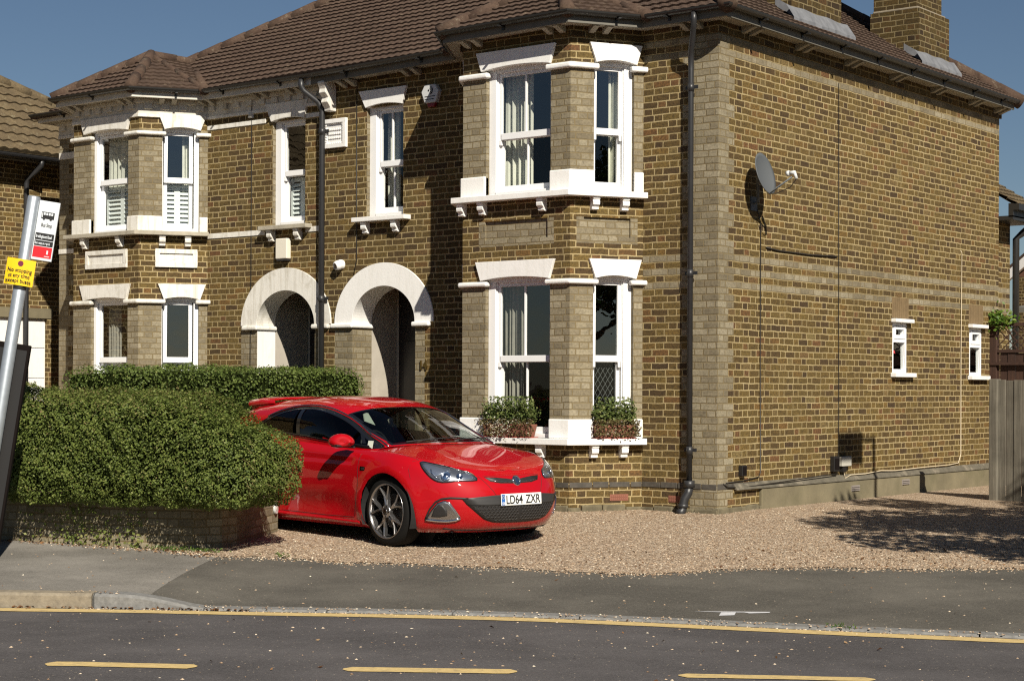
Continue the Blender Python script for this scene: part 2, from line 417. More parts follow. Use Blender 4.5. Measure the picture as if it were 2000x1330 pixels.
class MB:
    """collects geometry and links it as one mesh object"""
    def __init__(s): s.v, s.f, s.uv, s.q, s.mi = [], [], [], [], []
    def face(s, pts, uv=None, q=None, mi=0):
        i = len(s.v)
        s.v.extend([tuple(p) for p in pts])
        n = len(pts)
        s.f.append(tuple(range(i, i + n)))
        s.uv.append(uv or [(0, 0)] * n)
        s.q.append(q or [(9, 0)] * n)
        s.mi.append(mi)
    def add(s, verts, faces, mi=0):
        i = len(s.v)
        s.v.extend([tuple(p) for p in verts])
        for f in faces:
            s.f.append(tuple(i + k for k in f)); s.uv.append([(0, 0)] * len(f)); s.q.append([(9, 0)] * len(f)); s.mi.append(mi)
    def box(s, x0, x1, y0, y1, z0, z1, mi=0):
        v = [(x0, y0, z0), (x1, y0, z0), (x1, y1, z0), (x0, y1, z0), (x0, y0, z1), (x1, y0, z1), (x1, y1, z1), (x0, y1, z1)]
        s.add(v, [(0, 3, 2, 1), (4, 5, 6, 7), (0, 1, 5, 4), (1, 2, 6, 5), (2, 3, 7, 6), (3, 0, 4, 7)], mi)
    def fbox(s, F, u0, u1, n0, n1, z0, z1, mi=0):
        """box in a wall frame: u along the wall, n outwards"""
        v = [F.p(u0, n1, z0), F.p(u1, n1, z0), F.p(u1, n0, z0), F.p(u0, n0, z0), F.p(u0, n1, z1), F.p(u1, n1, z1), F.p(u1, n0, z1), F.p(u0, n0, z1)]
        s.add(v, [(0, 3, 2, 1), (4, 5, 6, 7), (0, 1, 5, 4), (1, 2, 6, 5), (2, 3, 7, 6), (3, 0, 4, 7)], mi)
    def prism(s, A, B, mi=0):
        """two matching polygons joined: A front loop, B back loop"""
        n = len(A)
        v = list(A) + list(B)
        f = [tuple(range(n)), tuple(range(2 * n - 1, n - 1, -1))]
        f += [(i, n + i, n + (i + 1) % n, (i + 1) % n) for i in range(n)]
        s.add(v, f, mi)
    def fprism(s, F, poly, n0, n1, mi=0):
        s.prism([F.p(u, n1, z) for u, z in poly], [F.p(u, n0, z) for u, z in poly], mi)
    def tube(s, pts, r, seg=10, caps=True, mi=0):
        pts = [Vector(p) for p in pts]
        rr = r if isinstance(r, (list, tuple)) else [r] * len(pts)
        T = []
        for i in range(len(pts)):
            a = pts[max(0, i - 1)]; b = pts[min(len(pts) - 1, i + 1)]
            T.append((b - a).normalized())
        ref = Vector((0, 0, 1)) if abs(T[0].z) < .9 else Vector((1, 0, 0))
        X = T[0].cross(ref).normalized()
        rings = []
        for i, p in enumerate(pts):
            X = (X - T[i] * X.dot(T[i])).normalized()
            Y = T[i].cross(X)
            rings.append([p + (X * math.cos(2 * math.pi * k / seg) + Y * math.sin(2 * math.pi * k / seg)) * rr[i] for k in range(seg)])
        v = [q for ring in rings for q in ring]
        f = []
        for i in range(len(pts) - 1):
            for k in range(seg):
                f.append((i * seg + k, i * seg + (k + 1) % seg, (i + 1) * seg + (k + 1) % seg, (i + 1) * seg + k))
        if caps:
            f.append(tuple(range(seg - 1, -1, -1)))
            f.append(tuple((len(pts) - 1) * seg + k for k in range(seg)))
        s.add(v, f, mi)
    def lathe(s, O, axis, prof, seg=32, mi=0, close=False):
        """prof: (distance along axis, radius)"""
        O = Vector(O); A = Vector(axis).normalized()
        ref = Vector((0, 0, 1)) if abs(A.z) < .9 else Vector((1, 0, 0))
        X = A.cross(ref).normalized(); Y = A.cross(X)
        v = [O + A * a + (X * math.cos(2 * math.pi * k / seg) + Y * math.sin(2 * math.pi * k / seg)) * r for a, r in prof for k in range(seg)]
        f = []
        n = len(prof)
        for i in range(n if close else n - 1):
            j = (i + 1) % n
            for k in range(seg):
                f.append((i * seg + k, i * seg + (k + 1) % seg, j * seg + (k + 1) % seg, j * seg + k))
        s.add(v, f, mi)
    def build(s, name, mat, parent=None, local=False, smooth=False, bevel=0.0, uv=False, bseg=2, fix=True):
        me = bpy.data.meshes.new(name)
        me.from_pydata(s.v, [], s.f)
        for m in (mat if isinstance(mat, (list, tuple)) else [mat]): me.materials.append(m)
        if any(s.mi): me.polygons.foreach_set('material_index', s.mi)
        if uv:
            l1 = me.uv_layers.new(name='UV'); l2 = me.uv_layers.new(name='Q')
            l1.data.foreach_set('uv', [c for f in s.uv for p in f for c in p])
            l2.data.foreach_set('uv', [c for f in s.q for p in f for c in p])
        if fix and not uv:
            import bmesh
            bm = bmesh.new(); bm.from_mesh(me)
            bmesh.ops.remove_doubles(bm, verts=bm.verts, dist=1e-5)
            bmesh.ops.recalc_face_normals(bm, faces=bm.faces)
            bm.to_mesh(me); bm.free()
        if smooth:
            me.polygons.foreach_set('use_smooth', [True] * len(me.polygons))
        o = bpy.data.objects.new(name, me)
        COL.objects.link(o)
        link(o, parent, local)
        if bevel:
            b = o.modifiers.new('bevel', 'BEVEL'); b.width = bevel; b.segments = bseg; b.limit_method = 'ANGLE'; b.angle_limit = R(40)
        return o

def link(o, parent, local=False):
    """world-space meshes keep their place when parented to an Empty that only has a location"""
    if parent is None: return
    o.parent = parent
    if not local and parent.type == 'EMPTY': o.location = -parent.location

class Fr:
    def __init__(s, O, U, N=None):
        s.O = Vector((O[0], O[1], 0)); s.U = Vector((U[0], U[1], 0)).normalized()
        s.N = Vector((s.U.y, -s.U.x, 0)) if N is None else Vector((N[0], N[1], 0))
    def p(s, u, n, z): return s.O + s.U * u + s.N * n + Vector((0, 0, z))

def offset_path(path, d, closed=False):
    """offset a plan polyline to its outward (right-hand) side with mitred corners"""
    P = [Vector((p[0], p[1])) for p in path]
    out = []
    for i, p in enumerate(P):
        ds = []
        if i > 0: ds.append((p - P[i - 1]).normalized())
        if i < len(P) - 1: ds.append((P[i + 1] - p).normalized())
        ns = [Vector((q.y, -q.x)) for q in ds]
        if len(ns) == 1: out.append(p + ns[0] * d)
        else:
            b = (ns[0] + ns[1]).normalized()
            out.append(p + b * (d / max(.2, b.dot(ns[0]))))
    return out

def band(mb, path, o0, o1, z0, z1, dz=None, mi=0):
    """mitred strip along a plan path between two offsets; dz(i) may lift each path point"""
    a = offset_path(path, o0); b = offset_path(path, o1)
    n = len(path)
    dz = dz or (lambda x: 0.0)
    v = []
    for i in range(n):
        h = dz(path[i][0])
        v += [(a[i].x, a[i].y, z0 + h), (b[i].x, b[i].y, z0 + h), (b[i].x, b[i].y, z1 + h), (a[i].x, a[i].y, z1 + h)]
    f = []
    for i in range(n - 1):
        k = i * 4
        for j in range(4): f.append((k + j, k + (j + 1) % 4, k + 4 + (j + 1) % 4, k + 4 + j))
    f += [(3, 2, 1, 0), tuple((n - 1) * 4 + j for j in range(4))]
    mb.add(v, f, mi)

def gutter(mb, path, off, z, r, dz, seg=8):
    a = offset_path(path, off)
    P = [Vector((p[0], p[1])) for p in path]
    rows = []
    for i, c in enumerate(a):
        n = (c - P[i]) / off                       # mitred outward vector
        ring = []
        for rr in (r, r - .012):
            for k in range(seg + 1):
                t = math.pi * k / seg
                ring.append((c.x + n.x * -math.cos(t) * rr, c.y + n.y * -math.cos(t) * rr, z + dz(path[i][0]) - math.sin(t) * rr))
        ring = ring[:seg + 1] + ring[seg + 1:][::-1]
        rows.append(ring)
    m = len(rows[0])
    v = [q for r_ in rows for q in r_]
    f = []
    for i in range(len(rows) - 1):
        for k in range(m):
            f.append((i * m + k, i * m + (k + 1) % m, (i + 1) * m + (k + 1) % m, (i + 1) * m + k))
    f += [tuple(range(m - 1, -1, -1)), tuple((len(rows) - 1) * m + k for k in range(m))]
    mb.add(v, f)

def wall(mb, F, u0, u1, z0, z1, holes=(), uoff=0.0, qfun=None, band_on=0, pale=(), reveal=0.1, rmb=None):
    """brick face with openings; UVs are metres so the bond runs on round corners"""
    us = sorted({u0, u1} | {h[0] for h in holes} | {h[1] for h in holes} | {p[0] for p in pale} | {p[1] for p in pale})
    zs = sorted({z0, z1} | {h[2] for h in holes} | {h[3] for h in holes} | {p[2] for p in pale} | {p[3] for p in pale})
    us = [u for u in us if u0 - 1e-6 <= u <= u1 + 1e-6]; zs = [z for z in zs if z0 - 1e-6 <= z <= z1 + 1e-6]
    for a, b in zip(us, us[1:]):
        for c, d in zip(zs, zs[1:]):
            mu, mz = (a + b) / 2, (c + d) / 2
            if any(h[0] < mu < h[1] and h[2] < mz < h[3] for h in holes): continue
            isp = any(p[0] < mu < p[1] and p[2] < mz < p[3] for p in pale)
            q = [(-1.0 if isp else (qfun(x) if qfun else 9.0), band_on) for x in (a, b, b, a)]
            mb.face([F.p(a, 0, c), F.p(b, 0, c), F.p(b, 0, d), F.p(a, 0, d)], [(a + uoff, c), (b + uoff, c), (b + uoff, d), (a + uoff, d)], q)
    for h in holes:
        a, b, c, d = h[:4]
        dep = h[4] if len(h) > 4 else reveal
        t = rmb or mb
        for (p, q_, ua, ub) in (((a, c), (a, d), a, a + dep), ((b, d), (b, c), b, b - dep)):
            t.face([F.p(p[0], 0, p[1]), F.p(p[0], -dep, p[1]), F.p(q_[0], -dep, q_[1]), F.p(q_[0], 0, q_[1])],
                   [(ua + uoff, p[1]), (ub + uoff, p[1]), (ub + uoff, q_[1]), (ua + uoff, q_[1])], [(-1.0 if pale else 9.0, 0)] * 4)
        for zz in (c, d):
            t.face([F.p(a, 0, zz), F.p(b, 0, zz), F.p(b, -dep, zz), F.p(a, -dep, zz)], [(a + uoff, 0), (b + uoff, 0), (b + uoff, dep), (a + uoff, dep)])

def text(name, body, size, F3, mat, parent, bold=0.0, extrude=0.0006, sx=1.0, align='LEFT'):
    """lettering on a surface; F3 = (origin, along, upright)"""
    O, U, V = (Vector(a) for a in F3)
    c = bpy.data.curves.new(name, 'FONT')
    c.body = body; c.size = size; c.extrude = extrude; c.offset = bold
    c.align_x = align; c.align_y = 'BOTTOM_BASELINE'
    c.materials.append(mat)
    t_ = bpy.data.objects.new(name, c); COL.objects.link(t_); bpy.context.view_layer.update()
    me = bpy.data.meshes.new_from_object(t_.evaluated_get(bpy.context.evaluated_depsgraph_get())); me.materials.clear(); me.materials.append(mat)
    bpy.data.objects.remove(t_)
    o = bpy.data.objects.new(name, me)
    COL.objects.link(o)
    U = U.normalized(); V = V.normalized(); N = U.cross(V)
    o.parent = parent
    o.matrix_local = Matrix(((U.x * sx, V.x, N.x, O.x), (U.y * sx, V.y, N.y, O.y), (U.z * sx, V.z, N.z, O.z), (0, 0, 0, 1)))
    return o

def copy_tree(o, parent=None):
    c = o.copy(); COL.objects.link(c)
    if parent is not None: c.parent = parent
    for ch in list(o.children): copy_tree(ch, c)
    return c

def cards(name, P, N, size, mat, parent=None, jitter=0.8, aspect=0.6, var=None, local=False, fold=True):
    """leaf-sized faces at points P, roughly facing N"""
    n = len(P)
    P = np.asarray(P, float)
    N = np.asarray(N, float) + rng.normal(0, jitter, (n, 3))
    N /= np.linalg.norm(N, axis=1, keepdims=True) + 1e-9
    A = rng.normal(0, 1, (n, 3)); A -= N * (A * N).sum(1, keepdims=True); A /= np.linalg.norm(A, axis=1, keepdims=True) + 1e-9
    B = np.cross(N, A)
    sz = (np.asarray(size) * rng.uniform(.65, 1.3, n))[:, None] / 2
    cup = N * sz * rng.uniform(-.25, .35, (n, 1))
    V = np.stack([P - A * sz, P + B * sz * aspect + cup, P + A * sz, P - B * sz * aspect + cup], 1).reshape(-1, 3)
    me = bpy.data.meshes.new(name)
    me.vertices.add(4 * n); me.vertices.foreach_set('co', V.astype(np.float32).ravel())
    me.loops.add(4 * n); me.loops.foreach_set('vertex_index', np.arange(4 * n, dtype=np.int32))
    me.polygons.add(n); me.polygons.foreach_set('loop_start', np.arange(0, 4 * n, 4, dtype=np.int32))
    me.polygons.foreach_set('loop_total', np.full(n, 4, dtype=np.int32))
    me.materials.append(mat)
    at = me.attributes.new('var', 'FLOAT', 'FACE')
    vv = rng.random(n) if var is None else var
    at.data.foreach_set('value', np.asarray(vv, np.float32))
    me.update(calc_edges=True)
    me.validate()
    o = bpy.data.objects.new(name, me)
    COL.objects.link(o)
    link(o, parent, local)
    return o

class Waves:
    """cheap smooth 3-D noise for uneven outlines"""
    def __init__(s, seed, freq, n=14):
        r = np.random.default_rng(seed)
        s.k = r.normal(0, 1, (n, 3)); s.k *= (freq * r.uniform(.5, 1.9, n) / np.linalg.norm(s.k, axis=1))[:, None]
        s.ph = r.uniform(0, 6.28, n); s.n = n
    def __call__(s, P): return np.sin(np.asarray(P) @ s.k.T + s.ph).sum(1) / math.sqrt(s.n / 2) * .5

# ------------------------------------------------------------------ ground levels
KP = [(-.84, -8.81), (-.04, -8.27), (.79, -7.77), (1.59, -7.25), (2.39, -6.80), (3.27, -6.43), (4.14, -6.12), (4.94, -5.82), (5.71, -5.51)]
def _resample():
    P = [np.array(KP[0]) + np.array((-.84, -.543)) * t for t in (30, 20, 12, 6, 3, 1.5)] + [np.array(p) for p in KP] + [np.array(KP[-1]) + np.array((.928, .373)) * t for t in (1.5, 3, 6, 12, 20, 30)]
    P = np.array(P)
    for _ in range(2):                      # corner cutting for an even bend
        Q = [P[0]]
        for a, b in zip(P, P[1:]): Q += [a * .75 + b * .25, a * .25 + b * .75]
        P = np.array(Q + [P[-1]])
    s = np.r_[0, np.cumsum(np.linalg.norm(np.diff(P, axis=0), axis=1))]
    n = int(s[-1] / .12)
    t = np.linspace(0, s[-1], n)
    X = np.interp(t, s, P[:, 0]); Y = np.interp(t, s, P[:, 1])
    K = np.c_[X, Y]
    T = np.gradient(K, axis=0)
    for _ in range(30): T[1:-1] = (T[:-2] + T[1:-1] * 2 + T[2:]) / 4
    T /= np.linalg.norm(T, axis=1, keepdims=True)
    N = np.c_[-T[:, 1], T[:, 0]]            # towards the house
    K = K + N * .16                          # kerb face lies just behind the yellow line
    i0 = np.argmin(np.hypot(K[:, 0] + .30, K[:, 1] + 8.35))
    return K, N, t - t[i0]
KERB, KN, KS = _resample()
def sd(x, y):
    """arc length along the kerb (0 where the upstand ends) and distance behind it"""
    d2 = (KERB[:, 0] - x) ** 2 + (KERB[:, 1] - y) ** 2
    i = int(np.argmin(d2))
    dx, dy = x - KERB[i, 0], y - KERB[i, 1]
    return float(KS[i] + dx * KN[i, 1] - dy * KN[i, 0]), float(dx * KN[i, 0] + dy * KN[i, 1])
def at_sd(s, d):
    f = lambda a: float(np.interp(s, KS, a))
    return f(KERB[:, 0]) + f(KN[:, 0]) * d, f(KERB[:, 1]) + f(KN[:, 1]) * d
def sstep(t):
    t = min(1, max(0, t)); return t * t * (3 - 2 * t)
def level(s, d):
    if d < 0: return -.275 + .03 * min(-d, 2.7)
    drop = -.268 + .040 * min(d, 2.6)
    if d > 2.6: drop = -.164 + .164 * sstep((d - 2.6) / 5.2) if d < 7.8 else 0.0
    up_ = -.165 + .010 * min(d, 4.0)
    if d > 4: up_ = -.125 + .125 * sstep((d - 4) / 4)
    w = 1 - sstep(s / (.75 + .35 * min(d, 3)))
    return drop * (1 - w) + up_ * w
def zg(x, y): return level(*sd(x, y))
# ------------------------------------------------------------------ ground, road, pavement, drive
def strip(name, mat, svals, dfun, lift=0.0, label=None, jit=0.0):
    """sheet between the distance lists dfun(s) along the kerb"""
    rows = []
    for s in svals:
        rows.append([(*at_sd(s, d), level(s, d) + lift) for d in dfun(s)])
    n, m = len(rows), len(rows[0])
    v = [p for r_ in rows for p in r_]
    f = [(i * m + j, (i + 1) * m + j, (i + 1) * m + j + 1, i * m + j + 1) for i in range(n - 1) for j in range(m - 1)]
    mb = MB(); mb.add(v, f)
    o = mb.build(name, mat, smooth=True)
    return tag(o, kind='structure')

GP = [(-9.0, -9.0), (-4.44, -6.09), (-2.33, -5.88), (-1.61, -5.91), (.36, -4.89), (1.3, -4.66), (1.75, -4.55), (2.08, -4.27), (2.45, -3.65), (2.72, -3.3), (3.3, -2.9), (4.33, -2.10), (6.5, -1.4)]
GSD = sorted(sd(*p) for p in GP)
GS = [a for a, b in GSD]; GD = [b for a, b in GSD]
wavy = Waves(5, 3.0)
def gravel_edge(s):
    return float(np.interp(s, GS, GD)) + .05 * float(wavy(np.array([[s * 1.5, 0, 0]]))[0]) + .035 * float(wavy(np.array([[s * 6.1, 3, 0]])[0:1])[0]) + .02 * float(wavy(np.array([[s * 17.0, 9, 0]]))[0])
SV = list(np.arange(-14, 14.01, .10)); SFAR = [-28, -24, -20, -17] ; SFAR2 = [17, 20, 24, 28]
SALL = SFAR + SV + SFAR2
strip('road', MT['road'], SALL, lambda s: [-16, -10, -6, -4, -2.7, -2, -1, -.5, -.0001])
# ground sheet far below everything that is nearer, out to the horizon
mb = MB()
mb.face([(-900, -900, -.9), (900, -900, -.9), (900, 900, -.9), (-900, 900, -.9)])
tag(mb.build('ground', MT['soil'], fix=False), kind='structure')
# the whole-plot base (soil and gravel) reaches far behind the houses
def gr(s):
    e = gravel_edge(s)
    return [e + q for q in (0, .04, .12, .22, .34, .46, .6, .75, .9, 1.1, 1.3, 1.5, 1.8, 2.1, 2.5, 2.9, 3.4, 4, 4.6, 5.3, 6.2)] + [12, 20, 45]
strip('gravel_drive', MT['gravel'], SFAR + list(np.arange(-14, 14.01, .04)) + SFAR2, gr, .006)
def pv_edge(s): return float(np.interp(s, GS, GD)) + .20
# line between the pale old pavement and the newer dark crossover
PB = [sd(-.007, -8.20), sd(-.85, -7.05), sd(-1.688, -5.838), sd(-2.2, -5.1)]
PBd = [b for a, b in PB]; PBs = [a for a, b in PB]
def seam(d): return float(np.interp(d, PBd, PBs))
def pave(name, mat, sfun, n):
    rows = []
    ds = [.15] + [.25 + .12 * i for i in range(40)]
    for i in range(n):
        row = []
        for k in ds:
            s = sfun(i / (n - 1), k)
            d = min(k, pv_edge(s))
            row.append((*at_sd(s, d), level(s, d)))
        rows.append(row)
    m = len(ds)
    mb = MB(); mb.add([p for r_ in rows for p in r_], [(i * m + j, (i + 1) * m + j, (i + 1) * m + j + 1, i * m + j + 1) for i in range(n - 1) for j in range(m - 1)])
    import bmesh
    o = mb.build(name, mat, smooth=True)
    return tag(o, kind='structure')
pave('pavement', MT['pave_pale'], lambda t, d: -26 + (seam(d) + 26) * t ** .45, 130)
pave('driveway_crossover', MT['pave'], lambda t, d: seam(d) + (26 - seam(d)) * t ** 2.2, 160)
# kerb: tall stones on the left, one dropper stone, then flush stones
def kerb_piece(mb, s0, s1, mi=0, n=6):
    v = []; gap = .006
    for i in range(n + 1):
        s = s0 + gap + (s1 - s0 - 2 * gap) * i / n
        za = level(s, .14) + .005
        if s < 0: za = -.165 + .002
        elif s < .85: za = -.163 + (level(s, .14) + .003 + .163) * min(1, s / .8)
        else: za = level(s, .14) + .003
        for d, z in ((-.004, -.40), (-.004, za - .02), (.022, za), (.152, za + .002), (.152, -.40)):
            v.append((*at_sd(s, d), z))
    f = []
    for i in range(n):
        for j in range(4): f.append((i * 5 + j, i * 5 + j + 1, (i + 1) * 5 + j + 1, (i + 1) * 5 + j))
    f += [tuple(range(5)), tuple(n * 5 + j for j in range(4, -1, -1))]
    mb.add(v, f, mi)
kb = MB()
s = -27.0; k = 0
while s < -.95: kerb_piece(kb, s, s + .93, 1 if k % 3 else 0); s += .93; k += 1
kerb_piece(kb, s, -.02, 0)
kerb_piece(kb, -.02, .82, 0, 8)
s = .82
while s < 27: kerb_piece(kb, s, s + .93, 0); s += .93
tag(kb.build('kerb', [MT['kerb'], MT['kerb_sand']], bevel=.006), kind='structure')
# yellow line along the channel
def flat_marking(name, rows, mat, label, cat, group=None, lift=.004):
    mb = MB(); n = len(rows); m = len(rows[0])
    mb.add([(x, y, zg(x, y) + lift) for r_ in rows for x, y in r_], [(i * m + j, (i + 1) * m + j, (i + 1) * m + j + 1, i * m + j + 1) for i in range(n - 1) for j in range(m - 1)])
    return tag(mb.build(name, mat), label, cat, group)
ww = Waves(9, 30)
rows = []
for s in np.arange(-12, 12, .05):
    j = .008 * float(ww([[s, 0, 0]])[0])
    rows.append([at_sd(s, -.075 + j), at_sd(s, -.19), at_sd(s, -.30 - j)])
flat_marking('yellow_kerb_line', rows, MT['yellow'], 'long continuous worn yellow line painted along the road channel beside the kerb', 'road marking')
dl = [((1.906, -10.482), (2.652, -10.011), 'left yellow dash of the broken line, the one nearest the tall kerb'), ((3.351, -9.552), (4.162, -9.0), 'middle yellow dash of the broken line, below the red car'), ((4.927, -8.53), (5.821, -7.928), 'right yellow dash of the broken line, below the white spray arrow')]
D0 = np.array((.8375, .546)); 
for a, b, lab in [((.46, -11.40), (1.20, -10.93), None)] + dl:
    if lab is None: continue
    a = np.array(a); b = np.array(b); t = (b - a) / np.linalg.norm(b - a); n = np.array((-t[1], t[0])); L = np.linalg.norm(b - a)
    rows = []
    for q in np.linspace(0, 1, 24):
        w = .075 * min(1, (min(q, 1 - q) * L / .06) ** .5 + .25)
        c = a + t * L * q
        j = .006 * float(ww([[c[0], c[1], 3]])[0])
        rows.append([tuple(c + n * (w + j)), tuple(c), tuple(c - n * (w - j))])
    flat_marking('yellow_dash', rows, MT['yellow'], lab, 'road marking', 'yellow dashes of the bus stop box')
# white spray-painted utility arrow on the crossover
A0 = np.array((3.30, -5.77)); A1 = np.array((3.77, -5.46)); t = (A1 - A0) / np.linalg.norm(A1 - A0); n = np.array((-t[1], t[0])); L = np.linalg.norm(A1 - A0)
mb = MB()
def P2(a, b):
    c = A0 + t * a * L + n * b
    return (c[0], c[1], zg(*c) + .003)
mb.face([P2(0, .03), P2(1.0, .02), P2(.98, -.02), P2(.72, -.05), P2(.66, -.01), P2(.3, 0)])
mb.face([P2(.36, -.01), P2(.55, -.01), P2(.52, -.13), P2(.32, -.16)])
tag(mb.build('spray_arrow', MT['white_spray'], fix=False), 'small white spray-painted arrow on the dark driveway crossover', 'paint mark')

# loose stones, leaves and litter
def scatter_pebbles(name, pts, size):
    V = []; Fc = []; vals = []
    base = np.array([(1, 0, 0), (-1, 0, 0), (0, 1, 0), (0, -1, 0), (.25, .1, .55), (0, 0, -.3)])
    tri = [(0, 2, 4), (2, 1, 4), (1, 3, 4), (3, 0, 4), (2, 0, 5), (1, 2, 5), (3, 1, 5), (0, 3, 5)]
    for i, (x, y, z) in enumerate(pts):
        s = size * rng.uniform(.45, 1.4); a = rng.uniform(0, 6.28)
        q = base * rng.uniform(.6, 1.2, (6, 3)) * s
        c, d = math.cos(a), math.sin(a)
        o = len(V)
        V += [(x + p[0] * c - p[1] * d, y + p[0] * d + p[1] * c, z + p[2] + s * .15) for p in q]
        Fc += [tuple(o + k for k in f) for f in tri]
        vals += [rng.random()] * 8
    me = bpy.data.meshes.new(name); me.from_pydata(V, [], Fc); me.materials.append(MT['pebble'])
    at = me.attributes.new('var', 'FLOAT', 'FACE'); at.data.foreach_set('value', np.array(vals, np.float32))
    o = bpy.data.objects.new(name, me); COL.objects.link(o)
    return o
pts = []
for _ in range(2600):                                   # strewn over the gravel edge and the drive
    s = rng.uniform(-1.5, 7.5); d = gravel_edge(s) + abs(rng.normal(0, .9)) - .12
    x, y = at_sd(s, d); pts.append((x, y, level(s, d) + .004))
for _ in range(2600):                                   # a band of strays just in front of the gravel
    s = rng.uniform(-2, 7.5); d = gravel_edge(s) - abs(rng.normal(0, .13)) + .05
    x, y = at_sd(s, d); pts.append((x, y, level(s, d)))
for _ in range(240):
    s = rng.uniform(-2.5, 7.5); d = rng.uniform(.2, 3.0)
    x, y = at_sd(s, d); pts.append((x, y, level(s, d)))
for _ in range(900):                                    # kerb channel
    s = rng.uniform(-.2, 7.0); d = rng.normal(-.02, .07)
    x, y = at_sd(s, d); pts.append((x, y, level(s, d) + (.012 if d > 0 else 0)))
for _ in range(430):
    s = rng.uniform(-3, 7); d = rng.uniform(-4.5, -.25)
    x, y = at_sd(s, d); pts.append((x, y, level(s, d)))
for _ in range(15000):
    s = rng.uniform(-.8, 9.5); d = gravel_edge(s) + rng.uniform(0, 5.5)
    x, y = at_sd(s, d)
    if y < -.05 or x > .05: pts.append((x, y, level(s, d) + .008))
tag(scatter_pebbles('loose_pebbles', pts, .0095), 'loose pale pebbles strewn over drive edge, pavement and road', 'pebbles', kind='stuff')
P = []
for _ in range(420):                                    # leaves under the wall and in the channel
    s = rng.uniform(-4.5, .2); d = float(np.interp(s, GS, GD)) - rng.uniform(-.15, .28) - .06
    x, y = at_sd(s, d); P.append((x, y, level(s, d) + .012))
for _ in range(240):
    s = rng.uniform(-3.5, 1.2); d = -abs(rng.normal(0, .04))
    x, y = at_sd(s, d); P.append((x, y, level(s, d) + .012))
for _ in range(260):
    s = rng.uniform(2.5, 7.5); d = gravel_edge(s) + rng.uniform(-.1, 1.6)
    x, y = at_sd(s, d); P.append((x, y, level(s, d) + .015))
for _ in range(60):
    s = rng.uniform(-2, 6.5); d = rng.uniform(-4, 3)
    x, y = at_sd(s, d); P.append((x, y, level(s, d) + .01))
tag(cards('fallen_leaves', P, np.tile((0, 0, 1.), (len(P), 1)), .034, MT['leaf_dead'], jitter=.35), 'dry brown fallen leaves along the wall foot, kerb and drive', 'leaves', kind='stuff')
P = []
for cx, cy, r_, n in ((-2.35, -5.85, .10, 220), (-2.05, -5.75, .08, 120), (-1.2, -5.55, .05, 40), (4.5, -5.75, .03, 30)):
    for _ in range(n):
        x, y = cx + rng.normal(0, r_ * 1.7), cy + rng.normal(0, r_ * .6); P.append((x, y, zg(x, y) + rng.uniform(.005, .035)))
tag(cards('kerb_grass', P, np.tile((0, 0, .6), (len(P), 1)), .035, MT['grass'], jitter=.9, aspect=.3), 'small green weeds at the foot of the low brick wall', 'weeds', kind='stuff')
# ------------------------------------------------------------------ the pair of houses
PARTY = -6.08
house = empty('brick_house', (-3.0, 3.9, 0), 'corner brick house with unpainted frieze, two sash bays and the long side wall', 'house')
house_l = empty('brick_house', (-8.9, 3.9, 0), 'left house of the brick pair, with painted white frieze and white panels under its bay', 'house')
def ez(x): return float(np.interp(x, (-9, -5.5, -3.0, -1.2), (-.105, -.105, -.03, 0)))   # the eaves have sunk towards the left
EZ = 5.465
F_front = Fr((0, 0), (1, 0)); F_side = Fr((0, 0), (0, 1))
JR = dict(J0=(-3.52, 0), L=(-3.03, -.78), R=(-1.465, -.78), J1=(-1.0, 0))
JL = dict(J0=(-10.80, 0), L=(-10.262, -.78), R=(-8.845, -.78), J1=(-8.305, 0))

# arches (centre x, half width outside/inside, spring z, rise outside/inside)
ARCH_R = (-4.985, .853, .540, 2.215, .768, .470)
ARCH_L = (-6.757, .853, .548, 2.215, .768, .465)
hole_r = (ARCH_R[0] - .545, ARCH_R[0] + .540, 0.0, 2.69, .37)
hole_l = (ARCH_L[0] - .548, ARCH_L[0] + .548, 0.0, 2.69, .34)
W3 = (-5.287, -4.660, 3.58, 5.00); W2 = (-7.017, -6.400, 3.56, 4.98)
wb = MB()
pale_r = [(ARCH_R[0] - .86, hole_r[0], 0, 2.2), (hole_r[1], ARCH_R[0] + .70, 0, 2.2)]
wall(wb, F_front, PARTY, JR['J0'][0], 0, EZ, [hole_r, W3], pale=pale_r)
wall(wb, F_front, JR['J1'][0], 0, 0, EZ, qfun=lambda u: -u - .13, band_on=1)
S1 = (4.372, 4.817, 1.60, 2.26, .06); S2 = (6.830, 7.278, 1.58, 2.26, .06)
wall(wb, F_side, 0, 7.87, 0, EZ, [S1, S2], qfun=lambda u: u, band_on=1)
wall(wb, Fr((0, 7.87), (-1, 0)), 0, 6.08, 0, EZ)
wl = MB()
pale_l = [(ARCH_L[0] - .86, hole_l[0], 0, 2.2), (hole_l[1], PARTY, 0, 2.2)]
wall(wl, F_front, -11.6, JL['J0'][0], 0, EZ - .07, qfun=lambda u: u + 11.6)
wall(wl, F_front, JL['J1'][0], PARTY, 0, EZ - .02, [hole_l, W2], pale=pale_l)
wall(wl, Fr((-11.6, 7.87), (0, -1)), 0, 7.87, 0, EZ - .09)

